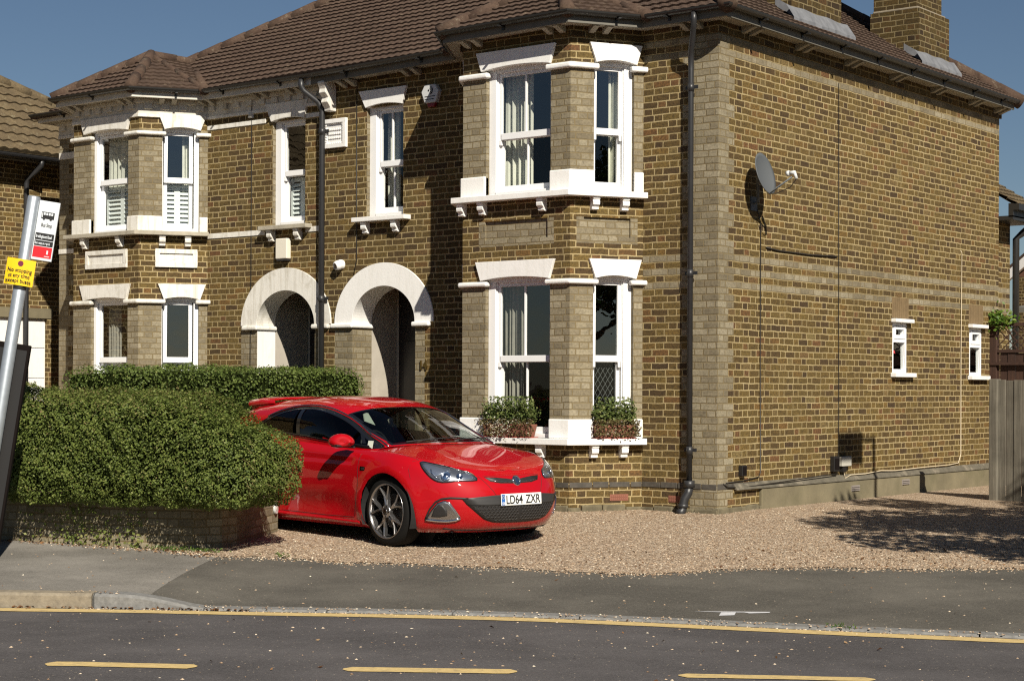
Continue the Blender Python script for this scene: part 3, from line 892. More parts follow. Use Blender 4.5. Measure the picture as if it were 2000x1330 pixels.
def sash(parent, F, u0, u1, z0, z1, zr, mull=False, n=-.055, glass=('glass', 'glass_dark'), curtain=None, upvc=False, shut=False, lattice=False, jl=.105, jr=.02, cmat='curtain'):
    """sliding sash window: box frame, two sashes, panes, and what hangs behind"""
    mt = MT['upvc'] if upvc else MT['gloss_white']
    w = MB()
    n1 = n; n2 = n - .13
    w.fbox(F, u0, u0 + jl, n2, n1, z0, z1); w.fbox(F, u1 - jr, u1, n2, n1, z0, z1)
    w.fbox(F, u0 + jl, u1 - jr, n2, n1 - .004, z1 - .075, z1); w.fbox(F, u0 + jl, u1 - jr, n2, n1 + .012, z0, z0 + .05)
    if not upvc:
        for a, b in ((u0 + jl, u0 + jl + .014), (u1 - jr - .014, u1 - jr)): w.fbox(F, a, b, n2, n1 - .018, z0 + .05, z1 - .075)
    win = w.build('window', mt, parent, bevel=.005)
    i0, i1 = u0 + jl + .014, u1 - jr - .014
    for k, (za, zb_, nn) in enumerate(((zr - .03, z1 - .075, n1 - .035), (z0 + .05, zr + .035, n1 - .075))):
        s = MB(); st = .042 if not upvc else .05
        top = .045 if k == 0 else .07; bot = .07 if k == 0 else .075
        if k == 0: bot = .075
        s.fbox(F, i0, i0 + st, nn - .035, nn, za, zb_); s.fbox(F, i1 - st, i1, nn - .035, nn, za, zb_)
        s.fbox(F, i0 + st, i1 - st, nn - .035, nn + (.012 if k == 0 else 0), za, za + bot); s.fbox(F, i0 + st, i1 - st, nn - .035, nn, zb_ - top, zb_)
        if mull:
            c = (i0 + i1) / 2 - .004
            s.fbox(F, c - .012, c + .012, nn - .03, nn - .002, za + bot, zb_ - top)
        if k == 0 and not upvc:                       # horns under the meeting rail
            for a in (i0, i1 - st): s.fbox(F, a + .004, a + st - .004, nn - .03, nn + .008, za - .06, za)
        so = s.build('sash', mt, win, bevel=.004)
        g = MB()
        nn2 = nn - .018
        g.face([F.p(i0 + st, nn2, za + bot), F.p(i1 - st, nn2, za + bot), F.p(i1 - st, nn2, zb_ - top), F.p(i0 + st, nn2, zb_ - top)])
        g.build('pane', MT[glass[k]], win, fix=False)
    nb = n2 - .03
    if curtain:
        a, b = curtain
        c = MB(); N = 44; v = []
        for i in range(N + 1):
            t = i / N; u = a + (b - a) * t
            ph = t * 9 * math.pi
            off = nb - .05 + .03 * math.sin(ph) + .012 * math.sin(ph * 2.3 + 1)
            for z in (z0 + .02, (z0 + z1) / 2, z1 - .03):
                v.append(F.p(u + .01 * math.sin(ph * .7 + z), off + .006 * math.sin(z * 5), z))
        c.add(v, [(i * 3 + j, (i + 1) * 3 + j, (i + 1) * 3 + j + 1, i * 3 + j + 1) for i in range(N) for j in range(2)])
        c.build('curtain', MT[cmat], win, smooth=True)
    if shut:
        c = MB(); zt = zr - .04
        mid = (i0 + i1) / 2
        for a, b in ((i0 + .01, mid), (mid, i1 - .01)):
            c.fbox(F, a, a + .04, nb - .03, nb, z0 + .04, zt); c.fbox(F, b - .04, b, nb - .03, nb, z0 + .04, zt)
            c.fbox(F, a + .04, b - .04, nb - .03, nb, zt - .05, zt); c.fbox(F, a + .04, b - .04, nb - .03, nb, z0 + .04, z0 + .09)
            z = z0 + .10
            while z < zt - .07:
                c.prism([F.p(a + .04, nb - .035, z + .045), F.p(a + .04, nb + .005, z), F.p(a + .04, nb + .008, z + .008), F.p(a + .04, nb - .032, z + .053)],
                        [F.p(b - .04, nb - .035, z + .045), F.p(b - .04, nb + .005, z), F.p(b - .04, nb + .008, z + .008), F.p(b - .04, nb - .032, z + .053)])
                z += .062
        c.build('louvre_shutter', MT['shutter'], win)
    if lattice:
        c = MB(); nn = n1 - .075 - .018 - .02; h = zr - z0 - .12; wd = i1 - i0 - .1
        st = .062
        for sgn in (1, -1):
            k = -h
            while k < wd + h:
                p = []
                for t in np.linspace(0, 1, 40):
                    u = k + sgn * t * h if sgn > 0 else k - t * h + 0
                    zz = t * h
                    u = k + sgn * zz * .62
                    if 0 <= u <= wd: p.append(F.p(i0 + .05 + u, nn, z0 + .12 + zz))
                if len(p) > 1: c.tube([p[0], p[-1]], .0026, 4)
                k += st
        c.build('lattice', MT['lead_came'], win)
    return win

def bracket(parent, F, u, z, mat, h=.15, proj=.105, w=.085):
    """scrolled corbel under a sill, drawn in profile"""
    prof = [(0, 0), (proj, 0), (proj, -.028), (proj * .86, -.034), (proj * .95, -.062), (proj * .90, -.092), (proj * .66, -.105), (proj * .58, -.128), (proj * .62, -h + .012), (proj * .45, -h), (0, -h)]
    b = MB()
    b.prism([F.p(u - w / 2, p[0], z + p[1]) for p in prof], [F.p(u + w / 2, p[0], z + p[1]) for p in prof])
    return b.build('sill_bracket', mat, parent, bevel=.004)

def lintel(parent, F, tl, tr, bl, br, zt, zb, mat, rise=.035, proud=.038, joints=None):
    poly = [(tl, zt), (bl, zb)]
    for k in range(1, 12):
        t = k / 12; poly.append((bl + (br - bl) * t, zb + rise * 4 * t * (1 - t)))
    poly += [(br, zb), (tr, zt)]
    b = MB(); b.fprism(F, poly, -.10, proud)
    return b.build('lintel', mat, parent, bevel=.004)

def bay(h, J, lv, mats, right):
    P0, PL, PR, P1 = J['J0'], J['L'], J['R'], J['J1']
    FL, FA, FB = Fr(P0, (PL[0] - P0[0], PL[1] - P0[1])), Fr(PL, (1, 0)), Fr(PR, (P1[0] - PR[0], P1[1] - PR[1]))
    lenL = math.hypot(PL[0] - P0[0], PL[1]); lenA = PR[0] - PL[0]; lenB = math.hypot(P1[0] - PR[0], PR[1])
    oA = lv['openA']; oB = lv['openB']; oL = (lenL - oB[1], lenL - oB[0])
    dA = dict(uoff=lenL); 
    mb = wb if right else wl
    top = EZ + ez(PL[0]) + .02
    z1a, z1b = lv['sill1'][1], lv['lint1'][0] + .06
    z0a, z0b = lv['sill0'][1], lv['lint0'][0] + .06
    pn = lv['panel']
    def pl(L, op):
        r = []
        for a, b in ((z0a, lv['lint0'][0]), (z1a, lv['lint1'][0])):
            r += [(0, op[0], a, b), (op[1], L, a, b)]
        return r
    for F, L, op, uo, pu in ((FL, lenL, oL, 0, None), (FA, lenA, oA, lenL, lv['panA']), (FB, lenB, oB, lenL + lenA, lv['panB'])):
        hs = [(op[0], op[1], z0a, z0b, .06), (op[0], op[1], z1a, z1b, .06)]
        p = pl(L, op)
        if pu and right: hs.append((pu[0], pu[1], pn[0], pn[1], .03)); p.append((pu[0] - .09, pu[1] + .09, pn[0] - .075, pn[1]))
        wall(mb, F, 0, L, 0, top, hs, uoff=uo, pale=p)
        if pu and right:
            mb.face([F.p(pu[0], -.03, pn[0]), F.p(pu[1], -.03, pn[0]), F.p(pu[1], -.03, pn[1]), F.p(pu[0], -.03, pn[1])],
                    [(pu[0] + uo, pn[0]), (pu[1] + uo, pn[0]), (pu[1] + uo, pn[1]), (pu[0] + uo, pn[1])], [(-1, 0)] * 4)
        if pu and not right:
            b = MB(); n = .035
            b.fbox(F, pu[0], pu[1], -.01, .012, pn[0], pn[1])
            for a in ((pu[0], pu[1], pn[0], pn[0] + .06), (pu[0], pu[1], pn[1] - .06, pn[1]), (pu[0], pu[0] + .06, pn[0] + .06, pn[1] - .06), (pu[1] - .06, pu[1], pn[0] + .06, pn[1] - .06)):
                b.fbox(F, a[0], a[1], .012, n, a[2], a[3])
            b.build('wall_panel', MT['white_old'], h, bevel=.005)
    path = [P0, PL, PR, P1]
    def pt(F, u): q = F.p(u, 0, 0); return (q.x, q.y)
    bl, bs = mats
    for key in ('0', '1'):
        zs = lv['sill' + key]
        b = MB()
        ext = [(P0[0] - .12, .0), *path[0:0]]
        pth = [(P0[0] - (.02), .03), PL, PR, (P1[0] + .02, .03)]
        band(b, path, -.12, .135, zs[0], zs[1])
        b.build('sill', bs, h, bevel=.006)
        wm = .09
        # painted base blocks, string mouldings and lintels
        for seg in ([pt(FL, 0), pt(FL, oL[0])], [pt(FL, oL[1]), PL, pt(FA, oA[0])], [pt(FA, oA[1]), PR, pt(FB, oB[0])], [pt(FB, oB[1]), pt(FB, lenB)]):
            zk = lv['blk' + key]
            b = MB(); band(b, seg, -.055, .028, zs[1], zk); b.build('pier_base', bl, h, bevel=.014, bseg=3)
            zk = lv['str' + key]
            d0 = Vector(seg[0]); d1 = Vector(seg[-1])
            e0 = (Vector(seg[0]) - Vector(seg[1])).normalized() * .05; e1 = (Vector(seg[-1]) - Vector(seg[-2])).normalized() * .05
            s2 = [tuple(d0 + e0)] + list(seg[1:-1]) + [tuple(d1 + e1)]
            b = MB(); band(b, s2, -.03, .055, zk[0], zk[1]); b.build('string_moulding', bl, h, bevel=.022, bseg=3)
        zl = lv['lint' + key]
        la = lv['linA']; lb = lv['linB']
        lintel(h, FA, *la, zl[1], zl[0], bl)
        lintel(h, FB, *lb, zl[1], zl[0], bl)
        lintel(h, FL, lenL - lb[1], lenL - lb[0], lenL - lb[3], lenL - lb[2], zl[1], zl[0], bl)
        for u in lv['brA']: bracket(h, FA, u, zs[0], bl)
        for u in lv['brB']: bracket(h, FB, u, zs[0], bl)
        za, zb_ = zs[1], zl[0] + .05
        zr = lv['rail' + key]
        kw = lv['win' + key]
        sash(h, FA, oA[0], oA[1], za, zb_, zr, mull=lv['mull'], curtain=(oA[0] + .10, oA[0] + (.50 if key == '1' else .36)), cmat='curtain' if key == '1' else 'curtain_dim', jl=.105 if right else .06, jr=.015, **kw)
        kb_ = dict(kw)
        if key == '0' and right: kb_['lattice'] = True
        kb_.update(jl=.015, jr=.10 if right else .065)
        sash(h, FB, oB[0], oB[1], za, zb_, zr, curtain=(oB[1] - .20, oB[1] - .03) if key == '1' else None, **kb_)
        sash(h, FL, oL[0], oL[1], za, zb_, zr, **{k: v for k, v in kw.items() if k != 'shut'})

LV_R = dict(openA=(.350, 1.29), openB=(.29, .79), sill1=(3.545, 3.612), blk1=3.850, str1=(4.990, 5.055), lint1=(5.070, 5.292), rail1=4.30,
            sill0=(.745, .815), blk0=1.035, str0=(2.560, 2.618), lint0=(2.630, 2.850), rail0=1.715, panel=(3.10, 3.32), panA=(.335, 1.25), panB=(.17, .75),
            linA=(.216, 1.366, .294, 1.295), linB=(.225, .880, .306, .812), brA=(.02, .33, 1.20), brB=(.285, .655), mull=True, win1={}, win0={})
LV_L = dict(openA=(.390, 1.19), openB=(.32, .83), sill1=(3.475, 3.532), blk1=3.745, str1=(4.863, 4.918), lint1=(4.950, 5.165), rail1=4.25,
            sill0=(.745, .815), blk0=1.03, str0=(2.530, 2.590), lint0=(2.590, 2.806), rail0=1.745, panel=(3.035, 3.29), panA=(.302, 1.185), panB=(.226, .804),
            linA=(.175, 1.257, .257, 1.19), linB=(.262, .925, .345, .845), brA=(.30, 1.07), brB=(.316, .669), mull=False, win1=dict(upvc=True, shut=True), win0=dict(upvc=True, shut=True))
bay(house, JR, LV_R, (MT['white'], MT['white']), True)
bay(house_l, JL, LV_L, (MT['white_old'], MT['stone']), False)
wb.build('wall', MT['brick'], house, uv=True)
wl.build('wall', MT['brick'], house_l, uv=True)

# rooms behind the windows
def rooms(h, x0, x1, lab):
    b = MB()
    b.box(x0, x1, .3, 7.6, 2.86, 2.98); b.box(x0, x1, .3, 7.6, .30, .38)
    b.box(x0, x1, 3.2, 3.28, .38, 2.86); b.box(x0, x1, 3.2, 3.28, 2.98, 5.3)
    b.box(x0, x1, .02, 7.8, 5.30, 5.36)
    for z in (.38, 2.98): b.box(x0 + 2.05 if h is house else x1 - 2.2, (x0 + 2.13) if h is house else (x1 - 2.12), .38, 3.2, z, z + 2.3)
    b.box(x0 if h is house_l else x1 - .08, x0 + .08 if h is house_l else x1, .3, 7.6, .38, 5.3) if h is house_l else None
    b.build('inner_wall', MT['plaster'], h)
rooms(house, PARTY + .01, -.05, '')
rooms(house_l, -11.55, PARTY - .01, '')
for h, J in ((house, JR), (house_l, JL)):               # floors of the bays
    b = MB()
    for z in (2.98, .36):
        p = [(J['J0'][0] + .05, .32), (J['L'][0] + .03, -.72), (J['R'][0] - .03, -.72), (J['J1'][0] - .05, .32)]
        b.prism([(x, y, z) for x, y in p], [(x, y, z - .1) for x, y in p])
    b.build('bay_floor', MT['plaster'], h)

# windows on the flat front
for h, W, mats, zs, lt, kw in ((house, W3, (MT['white'], MT['white']), (3.515, 3.572), (-5.406, -4.584, -5.287, -4.661), dict(mull=True, curtain=(-5.13, -4.93))),
                               (house_l, W2, (MT['white_old'], MT['stone']), (3.495, 3.552), (-7.137, -6.335, -7.017, -6.397), dict(upvc=False, shut=True))):
    zt = 5.212; zb_ = 4.990 if h is house else 4.965
    lintel(h, F_front, *lt, zt, zb_, mats[0])
    sash(h, F_front, W[0], W[1], W[2], zb_ + .045, 4.255, jl=.115, jr=.015, **kw)
    b = MB(); b.fbox(F_front, W[0] - .155, W[1] + .13, -.1, .13, *zs); b.build('sill', mats[1], h, bevel=.006)
    for u in (W[0] + .02, W[1] - .09): bracket(h, F_front, u, zs[0], mats[0])

# side windows: small plastic casements with slab heads
def side_window(S, flower):
    F = F_side; u0, u1, z0, z1 = S[:4]
    b = MB(); n = -.01
    fwd = .055
    b.fbox(F, u0, u0 + fwd, n - .06, n, z0, z1); b.fbox(F, u1 - fwd, u1, n - .06, n, z0, z1)
    b.fbox(F, u0 + fwd, u1 - fwd, n - .06, n, z0, z0 + .05); b.fbox(F, u0 + fwd, u1 - fwd, n - .06, n, z1 - .045, z1)
    zm = z0 + .40
    b.fbox(F, u0 + fwd, u1 - fwd, n - .06, n + .004, zm, zm + .05)
    w = b.build('window', MT['upvc'], house, bevel=.004)
    c = MB(); a0, a1 = u0 + fwd, u1 - fwd
    for p in ((a0, a0 + .05, zm + .05, z1 - .045), (a1 - .05, a1, zm + .05, z1 - .045)): c.fbox(F, p[0], p[1], n - .04, n + .012, p[2], p[3])
    for p in ((zm + .05, zm + .10), (z1 - .09, z1 - .045)): c.fbox(F, a0 + .05, a1 - .05, n - .04, n + .012, *p)
    c.build('top_vent', MT['upvc'], w, bevel=.004)
    for a, b_, c_, d in ((a0, a1, z0 + .05, zm), (a0 + .05, a1 - .05, zm + .10, z1 - .09)):
        g = MB(); g.face([F.p(a, n - .03, c_), F.p(b_, n - .03, c_), F.p(b_, n - .03, d), F.p(a, n - .03, d)]); g.build('pane', MT['glass_dark'], w, fix=False)
    c = MB(); c.face([F.p(a0 + .05, n - .10, zm + .1), F.p(a1 - .05, n - .10, zm + .1), F.p(a1 - .05, n - .10, z1 - .16), F.p(a0 + .05, n - .10, z1 - .16)]); c.build('net_curtain', MT['curtain'], w, fix=False)
    c = MB(); c.fbox(F, u0 - .04, u1 + .14, -.05, .075, z0 - .055, z0); c.build('sill', MT['white'], house, bevel=.006)
    c = MB(); c.fbox(F, u0 - .03, u1 + .07, -.03, .075, z1 + .0, z1 + .05); c.build('window_head', MT['white'], house, bevel=.008)
    P = [F.p(u0 + .14 + rng.normal(0, .05), n - .13 + rng.normal(0, .02), z0 + .1 + abs(rng.normal(0, .12))) for _ in range(70)]
    cards('pot_plant', P, np.tile((1, 0, .3), (70, 1)), .06, MT['leaf_pot'], w, aspect=.35)
    if flower:
        P = [F.p(u0 + .16 + rng.normal(0, .03), n - .09 + rng.normal(0, .01), z0 + .22 + rng.normal(0, .04)) for _ in range(26)]
        cards('red_bloom', P, np.tile((1, -.3, .2), (26, 1)), .06, MT['red_flower'], w, jitter=.4)
    sb = MB(); n_ = 9
    for k in range(n_):                                  # rubbed-brick flat arch
        a = u0 - .02 + (u1 - u0 + .06) * k / n_; a2 = u0 - .02 + (u1 - u0 + .06) * (k + 1) / n_ - .008
        sb.fbox(F, a, a2, -.03, .004, z1 + .062, z1 + .33)
    sb.build('brick_arch', plain('rubbed_brick', (.20, .135, .065), .9, var=.3, scale=12, bump=.3), house)
    b = MB(); b.box(-.9, -.12, u0 - .3, u1 + .3, z0 - .3, z1 + .2)
    return w
side_window(S1, True); side_window(S2, False)

# doorways: white arches on impost mouldings, porches behind
def arch(h, A, hole, mat, dep, imposts, door_x):
    cx, a0, a1, zs, b0, b1 = A
    b = MB(); n = 40
    fo = [(cx - a0 * math.cos(math.pi * k / n), zs + b0 * math.sin(math.pi * k / n)) for k in range(n + 1)]
    fi = [(cx - a1 * math.cos(math.pi * k / n), zs + b1 * math.sin(math.pi * k / n)) for k in range(n + 1)]
    v = []
    for (ox, oz), (ix, iz) in zip(fo, fi):
        v += [(ox, -.018, oz), (ix, -.018, iz), (ix, dep, iz), (ox, dep, oz)]
    f = []
    for k in range(n):
        for j in range(4): f.append((k * 4 + j, k * 4 + (j + 1) % 4, k * 4 + 4 + (j + 1) % 4, k * 4 + 4 + j))
    f += [(0, 1, 2, 3), tuple(n * 4 + j for j in (3, 2, 1, 0))]
    b.add(v, f)
    b.build('door_arch', mat, h, bevel=.003)
    for x0, x1 in imposts:
        b = MB()
        y1 = dep + .02
        b.box(x0, x1, -.055, y1, zs - .062, zs); b.build('impost_moulding', mat, h, bevel=.022, bseg=3)
arch(house, ARCH_R, hole_r, MT['white'], .365, [(ARCH_R[0] - .905, hole_r[0] + .035), (hole_r[1] - .035, ARCH_R[0] + .80)], 0)
arch(house_l, ARCH_L, hole_l, MT['white_old'], .335, [(ARCH_L[0] - .81, hole_l[0] + .035), (hole_l[1] - .035, PARTY + .15)], 0)
for h, hole, dep, back, mat in ((house, hole_r, .372, .86, MT['porch_wall']), (house_l, hole_l, .342, .98, MT['porch_wall'])):
    x0, x1 = hole[0], hole[1]
    b = MB()
    b.face([(x0 - .004, dep, 0), (x0 - .004, back, 0), (x0 - .004, back, 2.75), (x0 - .004, dep, 2.75)])
    b.face([(x1 + .3, dep, 0), (x1 + .3, back, 0), (x1 + .3, back, 2.75), (x1 + .3, dep, 2.75)])
    b.face([(x1, dep, 0), (x1 + .3, dep, 0), (x1 + .3, dep, 2.75), (x1, dep, 2.75)])
    b.face([(x0, dep, 2.7), (x1 + .3, dep, 2.7), (x1 + .3, back, 2.7), (x0, back, 2.7)])
    b.face([(x0, back, 0), (x0 + .06, back, 0), (x0 + .06, back, 2.7), (x0, back, 2.7)])
    b.face([(x0, .05, .12), (x1 + .3, .05, .12), (x1 + .3, back, .12), (x0, back, .12)])
    b.build('porch', mat, h, fix=False)
    d = MB(); xa, xb = x0 + .05, x1 + .3
    d.box(xa, xb, back - .01, back + .04, .12, 2.7)
    for a in ((xa + .10, xa + .34), (xa + .62, xa + .86)):
        for z in ((.35, .95), (1.15, 2.0)):
            d.box(a[0], a[1], back - .025, back - .01, *z)
    dd = d.build('front_door', MT['door'], h, bevel=.006)
    g = MB(); g.box(xa + .40, xa + .43, back - .05, back - .012, 1.2, 2.3); g.box(xa + .93, xa + .945, back - .06, back - .012, .2, 2.3); g.build('door_frame', plain('door_trim_paint', (.10, .09, .085), .4), dd)
    g = MB(); g.lathe((xa + .5, back - .025, 1.05), (0, -1, 0), [(0, .0), (0, .012), (.03, .012), (.035, .026), (.06, .024), (.066, 0)], 12); g.build('door_knob', MT['brass'], dd, smooth=True)
# white-painted reveal of the left doorway
b = MB(); b.box(hole_l[0] - .004, hole_l[0] + .004, .002, .34, 0, 2.15); b.build('painted_reveal', MT['white'], house_l)
text('house_number', '14', .155, ((-4.375, -.012, 1.612), (1, 0, 0), (0, 0, 1)), MT['brass'], house, bold=.006, extrude=.006, sx=.9).location -= house.location

# ----- frieze, string bands and eaves
PATH_R = [(PARTY, 0), JR['J0'], JR['L'], JR['R'], JR['J1'], (0, 0), (0, 7.87)]
PATH_L = [(-11.6, 2.0), (-11.6, 0), JL['J0'], JL['L'], JL['R'], JL['J1'], (PARTY, 0)]
def dentils(mb, path, z0, z1, n0, n1, step=.23, w=.11):
    for a, b in zip(path, path[1:]):
        F = Fr(a, (b[0] - a[0], b[1] - a[1])); L = math.hypot(b[0] - a[0], b[1] - a[1])
        k = int(L / step)
        for i in range(k):
            u = (i + .5) * L / k - w / 2; q = F.p(u, 0, 0).x
            mb.fbox(F, u, u + w, n0, n1, z0 + ez(q), z1 + ez(q))
for h, path, mat in ((house, PATH_R, MT['brick_old']), (house_l, PATH_L, MT['frieze'])):
    if h is house:
        b = MB()
        for a, c in zip(path, path[1:]):                     # projecting top courses in plain brick
            F = Fr(a, (c[0] - a[0], c[1] - a[1])); L = math.hypot(c[0] - a[0], c[1] - a[1])
            for n_, z0, z1 in ((.028, 5.345, 5.465),):
                q = [(9, 0)] * 4
                e = .028
                b.face([F.p(-e, n_, z0), F.p(L + e, n_, z0), F.p(L + e, n_, z1), F.p(-e, n_, z1)], [(0, z0), (L, z0), (L, z1), (0, z1)], q)
                b.face([F.p(-e, n_, z0), F.p(L + e, n_, z0), F.p(L + e, 0, z0), F.p(-e, 0, z0)], [(0, 0), (L, 0), (L, .05), (0, .05)], q)
        b.build('corbel_course', mat, h, uv=True)
    else:
        b = MB(); band(b, path[1:], -.01, .022, 5.255, 5.462, ez); dentils(b, path[1:], 5.325, 5.405, .022, .055); band(b, path[1:], -.01, .06, 5.405, 5.463, ez)
        b.build('frieze', mat, h, bevel=.004)
        b = MB(); band(b, path[1:], -.01, .032, 5.215, 5.257, ez); b.build('frieze_moulding', MT['white_old'], h, bevel=.004)
        # flat painted string bands at lintel and sill level
        for z0, z1 in ((4.962, 5.022), (3.445, 3.515)):
            for pth in ([(JL['J1'][0], 0), (W2[0] - .13, 0)], [(W2[1] + .02, 0), (PARTY - .05, 0)], [(-11.6, 0), JL['J0']]):
                if z0 < 4 or pth[0][0] > -9:
                    c = MB(); band(c, pth, -.01, .014, z0 - (.07 if pth[0][0] < -9 else 0), z1 - (.07 if pth[0][0] < -9 else 0)); c.build('string_band', MT['white_old'], h, bevel=.003)
        c = MB(); band(c, [(-11.6, 0), JL['J0']], -.01, .014, 4.80, 4.90); c.build('string_band', MT['white_old'], h, bevel=.003)
    b = MB(); band(b, path, .0, .225, EZ, EZ + .025, ez); b.build('soffit', MT['soffit'], h)
    b = MB(); band(b, path, .205, .230, EZ - .012, EZ + .135, ez); b.build('fascia', MT['fascia' if h is house else 'frieze'], h, bevel=.004)
    b = MB(); gutter(b, path, .283, EZ + .115, .050, ez); gt = b.build('gutter', MT['gutter'], h, smooth=False)
    # gutter brackets
    for a, d in zip(path, path[1:]):
        F = Fr(a, (d[0] - a[0], d[1] - a[1])); L = math.hypot(d[0] - a[0], d[1] - a[1])
        k = max(1, int(L / .9))
        for i in range(k):
            u = (i + .5) * L / k; q = ez(F.p(u, 0, 0).x)
            c = MB(); c.fbox(F, u - .016, u + .016, .229, .243, EZ + .02 + q, EZ + .12 + q); c.fbox(F, u - .016, u + .016, .229, .338, EZ + .050 + q, EZ + .064 + q)
            c.build('gutter_bracket', MT['gutter'], gt)
    # paired timber eaves brackets, each tapering towards the fascia
    eb = []
    if h is house:
        eb = [(F_side, u) for u in (.55, 1.8, 3.05, 4.3, 5.55, 6.8, 7.7)] + [(F_front, u) for u in (-5.55, -4.45, -.30)]
        FA = Fr(JR['L'], (1, 0)); FB = Fr(JR['R'], (JR['J1'][0] - JR['R'][0], -JR['R'][1]))
        eb += [(FA, .20), (FA, 1.40), (FB, .32)]
    else:
        eb = [(F_front, u) for u in (-7.15, -8.2, -6.5)]
        FA = Fr(JL['L'], (1, 0)); FB = Fr(JL['R'], (JL['J1'][0] - JL['R'][0], -JL['R'][1]))
        eb += [(FA, .15), (FA, 1.25), (FB, .38)]
    for F, u in eb:
        for k in (-.085, .085):
            q = ez(F.p(u, 0, 0).x); z = EZ + q
            prof = [(.03, 0), (.200, 0), (.200, -.022), (.155, -.034), (.11, -.052), (.07, -.068), (.03, -.074)]
            c = MB(); c.prism([F.p(u + k - .035, p[0], z + p[1]) for p in prof], [F.p(u + k + .035, p[0], z + p[1]) for p in prof])
            c.build('eaves_bracket', MT['soffit'], h, bevel=.003)
# scrolled white corbel on the party line
b = MB(); pr = [(0, 0), (.22, 0), (.24, -.05), (.20, -.12), (.21, -.17), (.15, -.23), (.17, -.29), (.11, -.36), (.10, -.40), (0, -.40)]
F = F_front; b.prism([F.p(-5.955, p[0], 5.40 + p[1]) for p in pr], [F.p(-5.835, p[0], 5.40 + p[1]) for p in pr]); b.build('party_corbel', MT['white_old'], house_l, bevel=.008)
# decorated date stone
b = MB(); b.fbox(F_front, -6.05, -5.63, -.01, .022, 4.52, 4.90)
for a in ((-6.05, -5.63, 4.52, 4.57), (-6.05, -5.63, 4.85, 4.90), (-6.05, -6.0, 4.57, 4.85), (-5.68, -5.63, 4.57, 4.85)): b.fbox(F_front, a[0], a[1], .022, .05, a[2], a[3])
for i in range(9):
    for z in (4.575, 4.835): b.fbox(F_front, -5.99 + i * .035, -5.972 + i * .035, .022, .044, z, z + .018)
for i in range(7):
    for x in (-5.995, -5.70): b.fbox(F_front, x, x + .018, .022, .044, 4.60 + i * .035, 4.618 + i * .035)
for i in range(3): 
    for k in range(6): b.fbox(F_front, -5.945 + k * .038, -5.918 + k * .038, .022, .034, 4.64 + i * .055, 4.665 + i * .055)
b.build('date_stone', MT['white'], house, bevel=.003)

# side plinth, damp course, vents
b = MB(); v = []
ny = 40
b.fbox(F_side, .93, 7.86, -.01, .040, -.2, .245); b.build('plinth', MT['concrete'], house, bevel=.012)
b = MB(); b.prism([F_side.p(.35, p[0], p[1]) for p in ((.0, .262), (.052, .246), (.052, .256), (0, .325))], [F_side.p(7.86, p[0], p[1]) for p in ((.0, .262), (.052, .246), (.052, .256), (0, .325))])
b.build('damp_course', MT['slate'], house)
for u, z in ((3.26, .145), (4.70, .165)):
    c = MB(); c.fbox(F_side, u - .11, u + .11, .0, .046, z - .037, z + .037)
    for i in range(3): c.fbox(F_side, u - .10, u + .10, .046, .056, z - .03 + i * .023, z - .018 + i * .023)
    c.build('air_brick', plain('grey_vent', (.24, .21, .19), .7), house)
FBr = Fr(JR['R'], (JR['J1'][0] - JR['R'][0], -JR['R'][1]))
for F, u, z in ((FBr, .62, .145), (F_front, -.52, .14)):
    c = MB(); c.fbox(F, u - .115, u + .115, -.01, .006, z - .037, z + .037)
    for i in range(8):
        for k in range(2): c.fbox(F, u - .10 + i * .026, u - .082 + i * .026, .006, .010, z - .025 + k * .03, z - .005 + k * .03)
    c.build('air_brick', MT['terracotta'], house)
# rough footings where the walls meet the ground
for seg in ([JR['L'], JR['R']], [JR['R'], JR['J1']], [JR['J1'], (0, 0)], [(0, 0), (0, .93)]):     # slate-blue course above the footings
    F = Fr(seg[0], (seg[1][0] - seg[0][0], seg[1][1] - seg[0][1])); L = math.hypot(seg[1][0] - seg[0][0], seg[1][1] - seg[0][1]); u = 0.0
    b = MB()
    while u < L - .02:
        e = min(L, u + rng.uniform(.20, .33)); b.fbox(F, u + .006, e - .006, -.02, .006 + rng.uniform(0, .004), .262, .322 + rng.uniform(-.004, .004)); u = e
    b.build('slate_course', MT['slate_dark'], house, bevel=.004)
b = MB()
for seg in ([JR['L'], JR['R']], [JR['R'], JR['J1']], [JR['J1'], (0, 0)], [(0, 0), (0, .93)]):     # broken stone and brick footings
    F = Fr(seg[0], (seg[1][0] - seg[0][0], seg[1][1] - seg[0][1])); L = math.hypot(seg[1][0] - seg[0][0], seg[1][1] - seg[0][1]); u = -.03
    while u < L:
        e = u + rng.uniform(.16, .42); b.fbox(F, u + .008, min(e, L + .03) - .004, -.05, .020 + rng.uniform(0, .022), -.25, .050 + rng.uniform(-.02, .018)); u = e
b.build('footing', plain('broken_footing', (.17, .145, .090), .95, var=.5, scale=9, bump=.9, bscale=25, dirt=(.06, .05, .03)), house, bevel=.015)

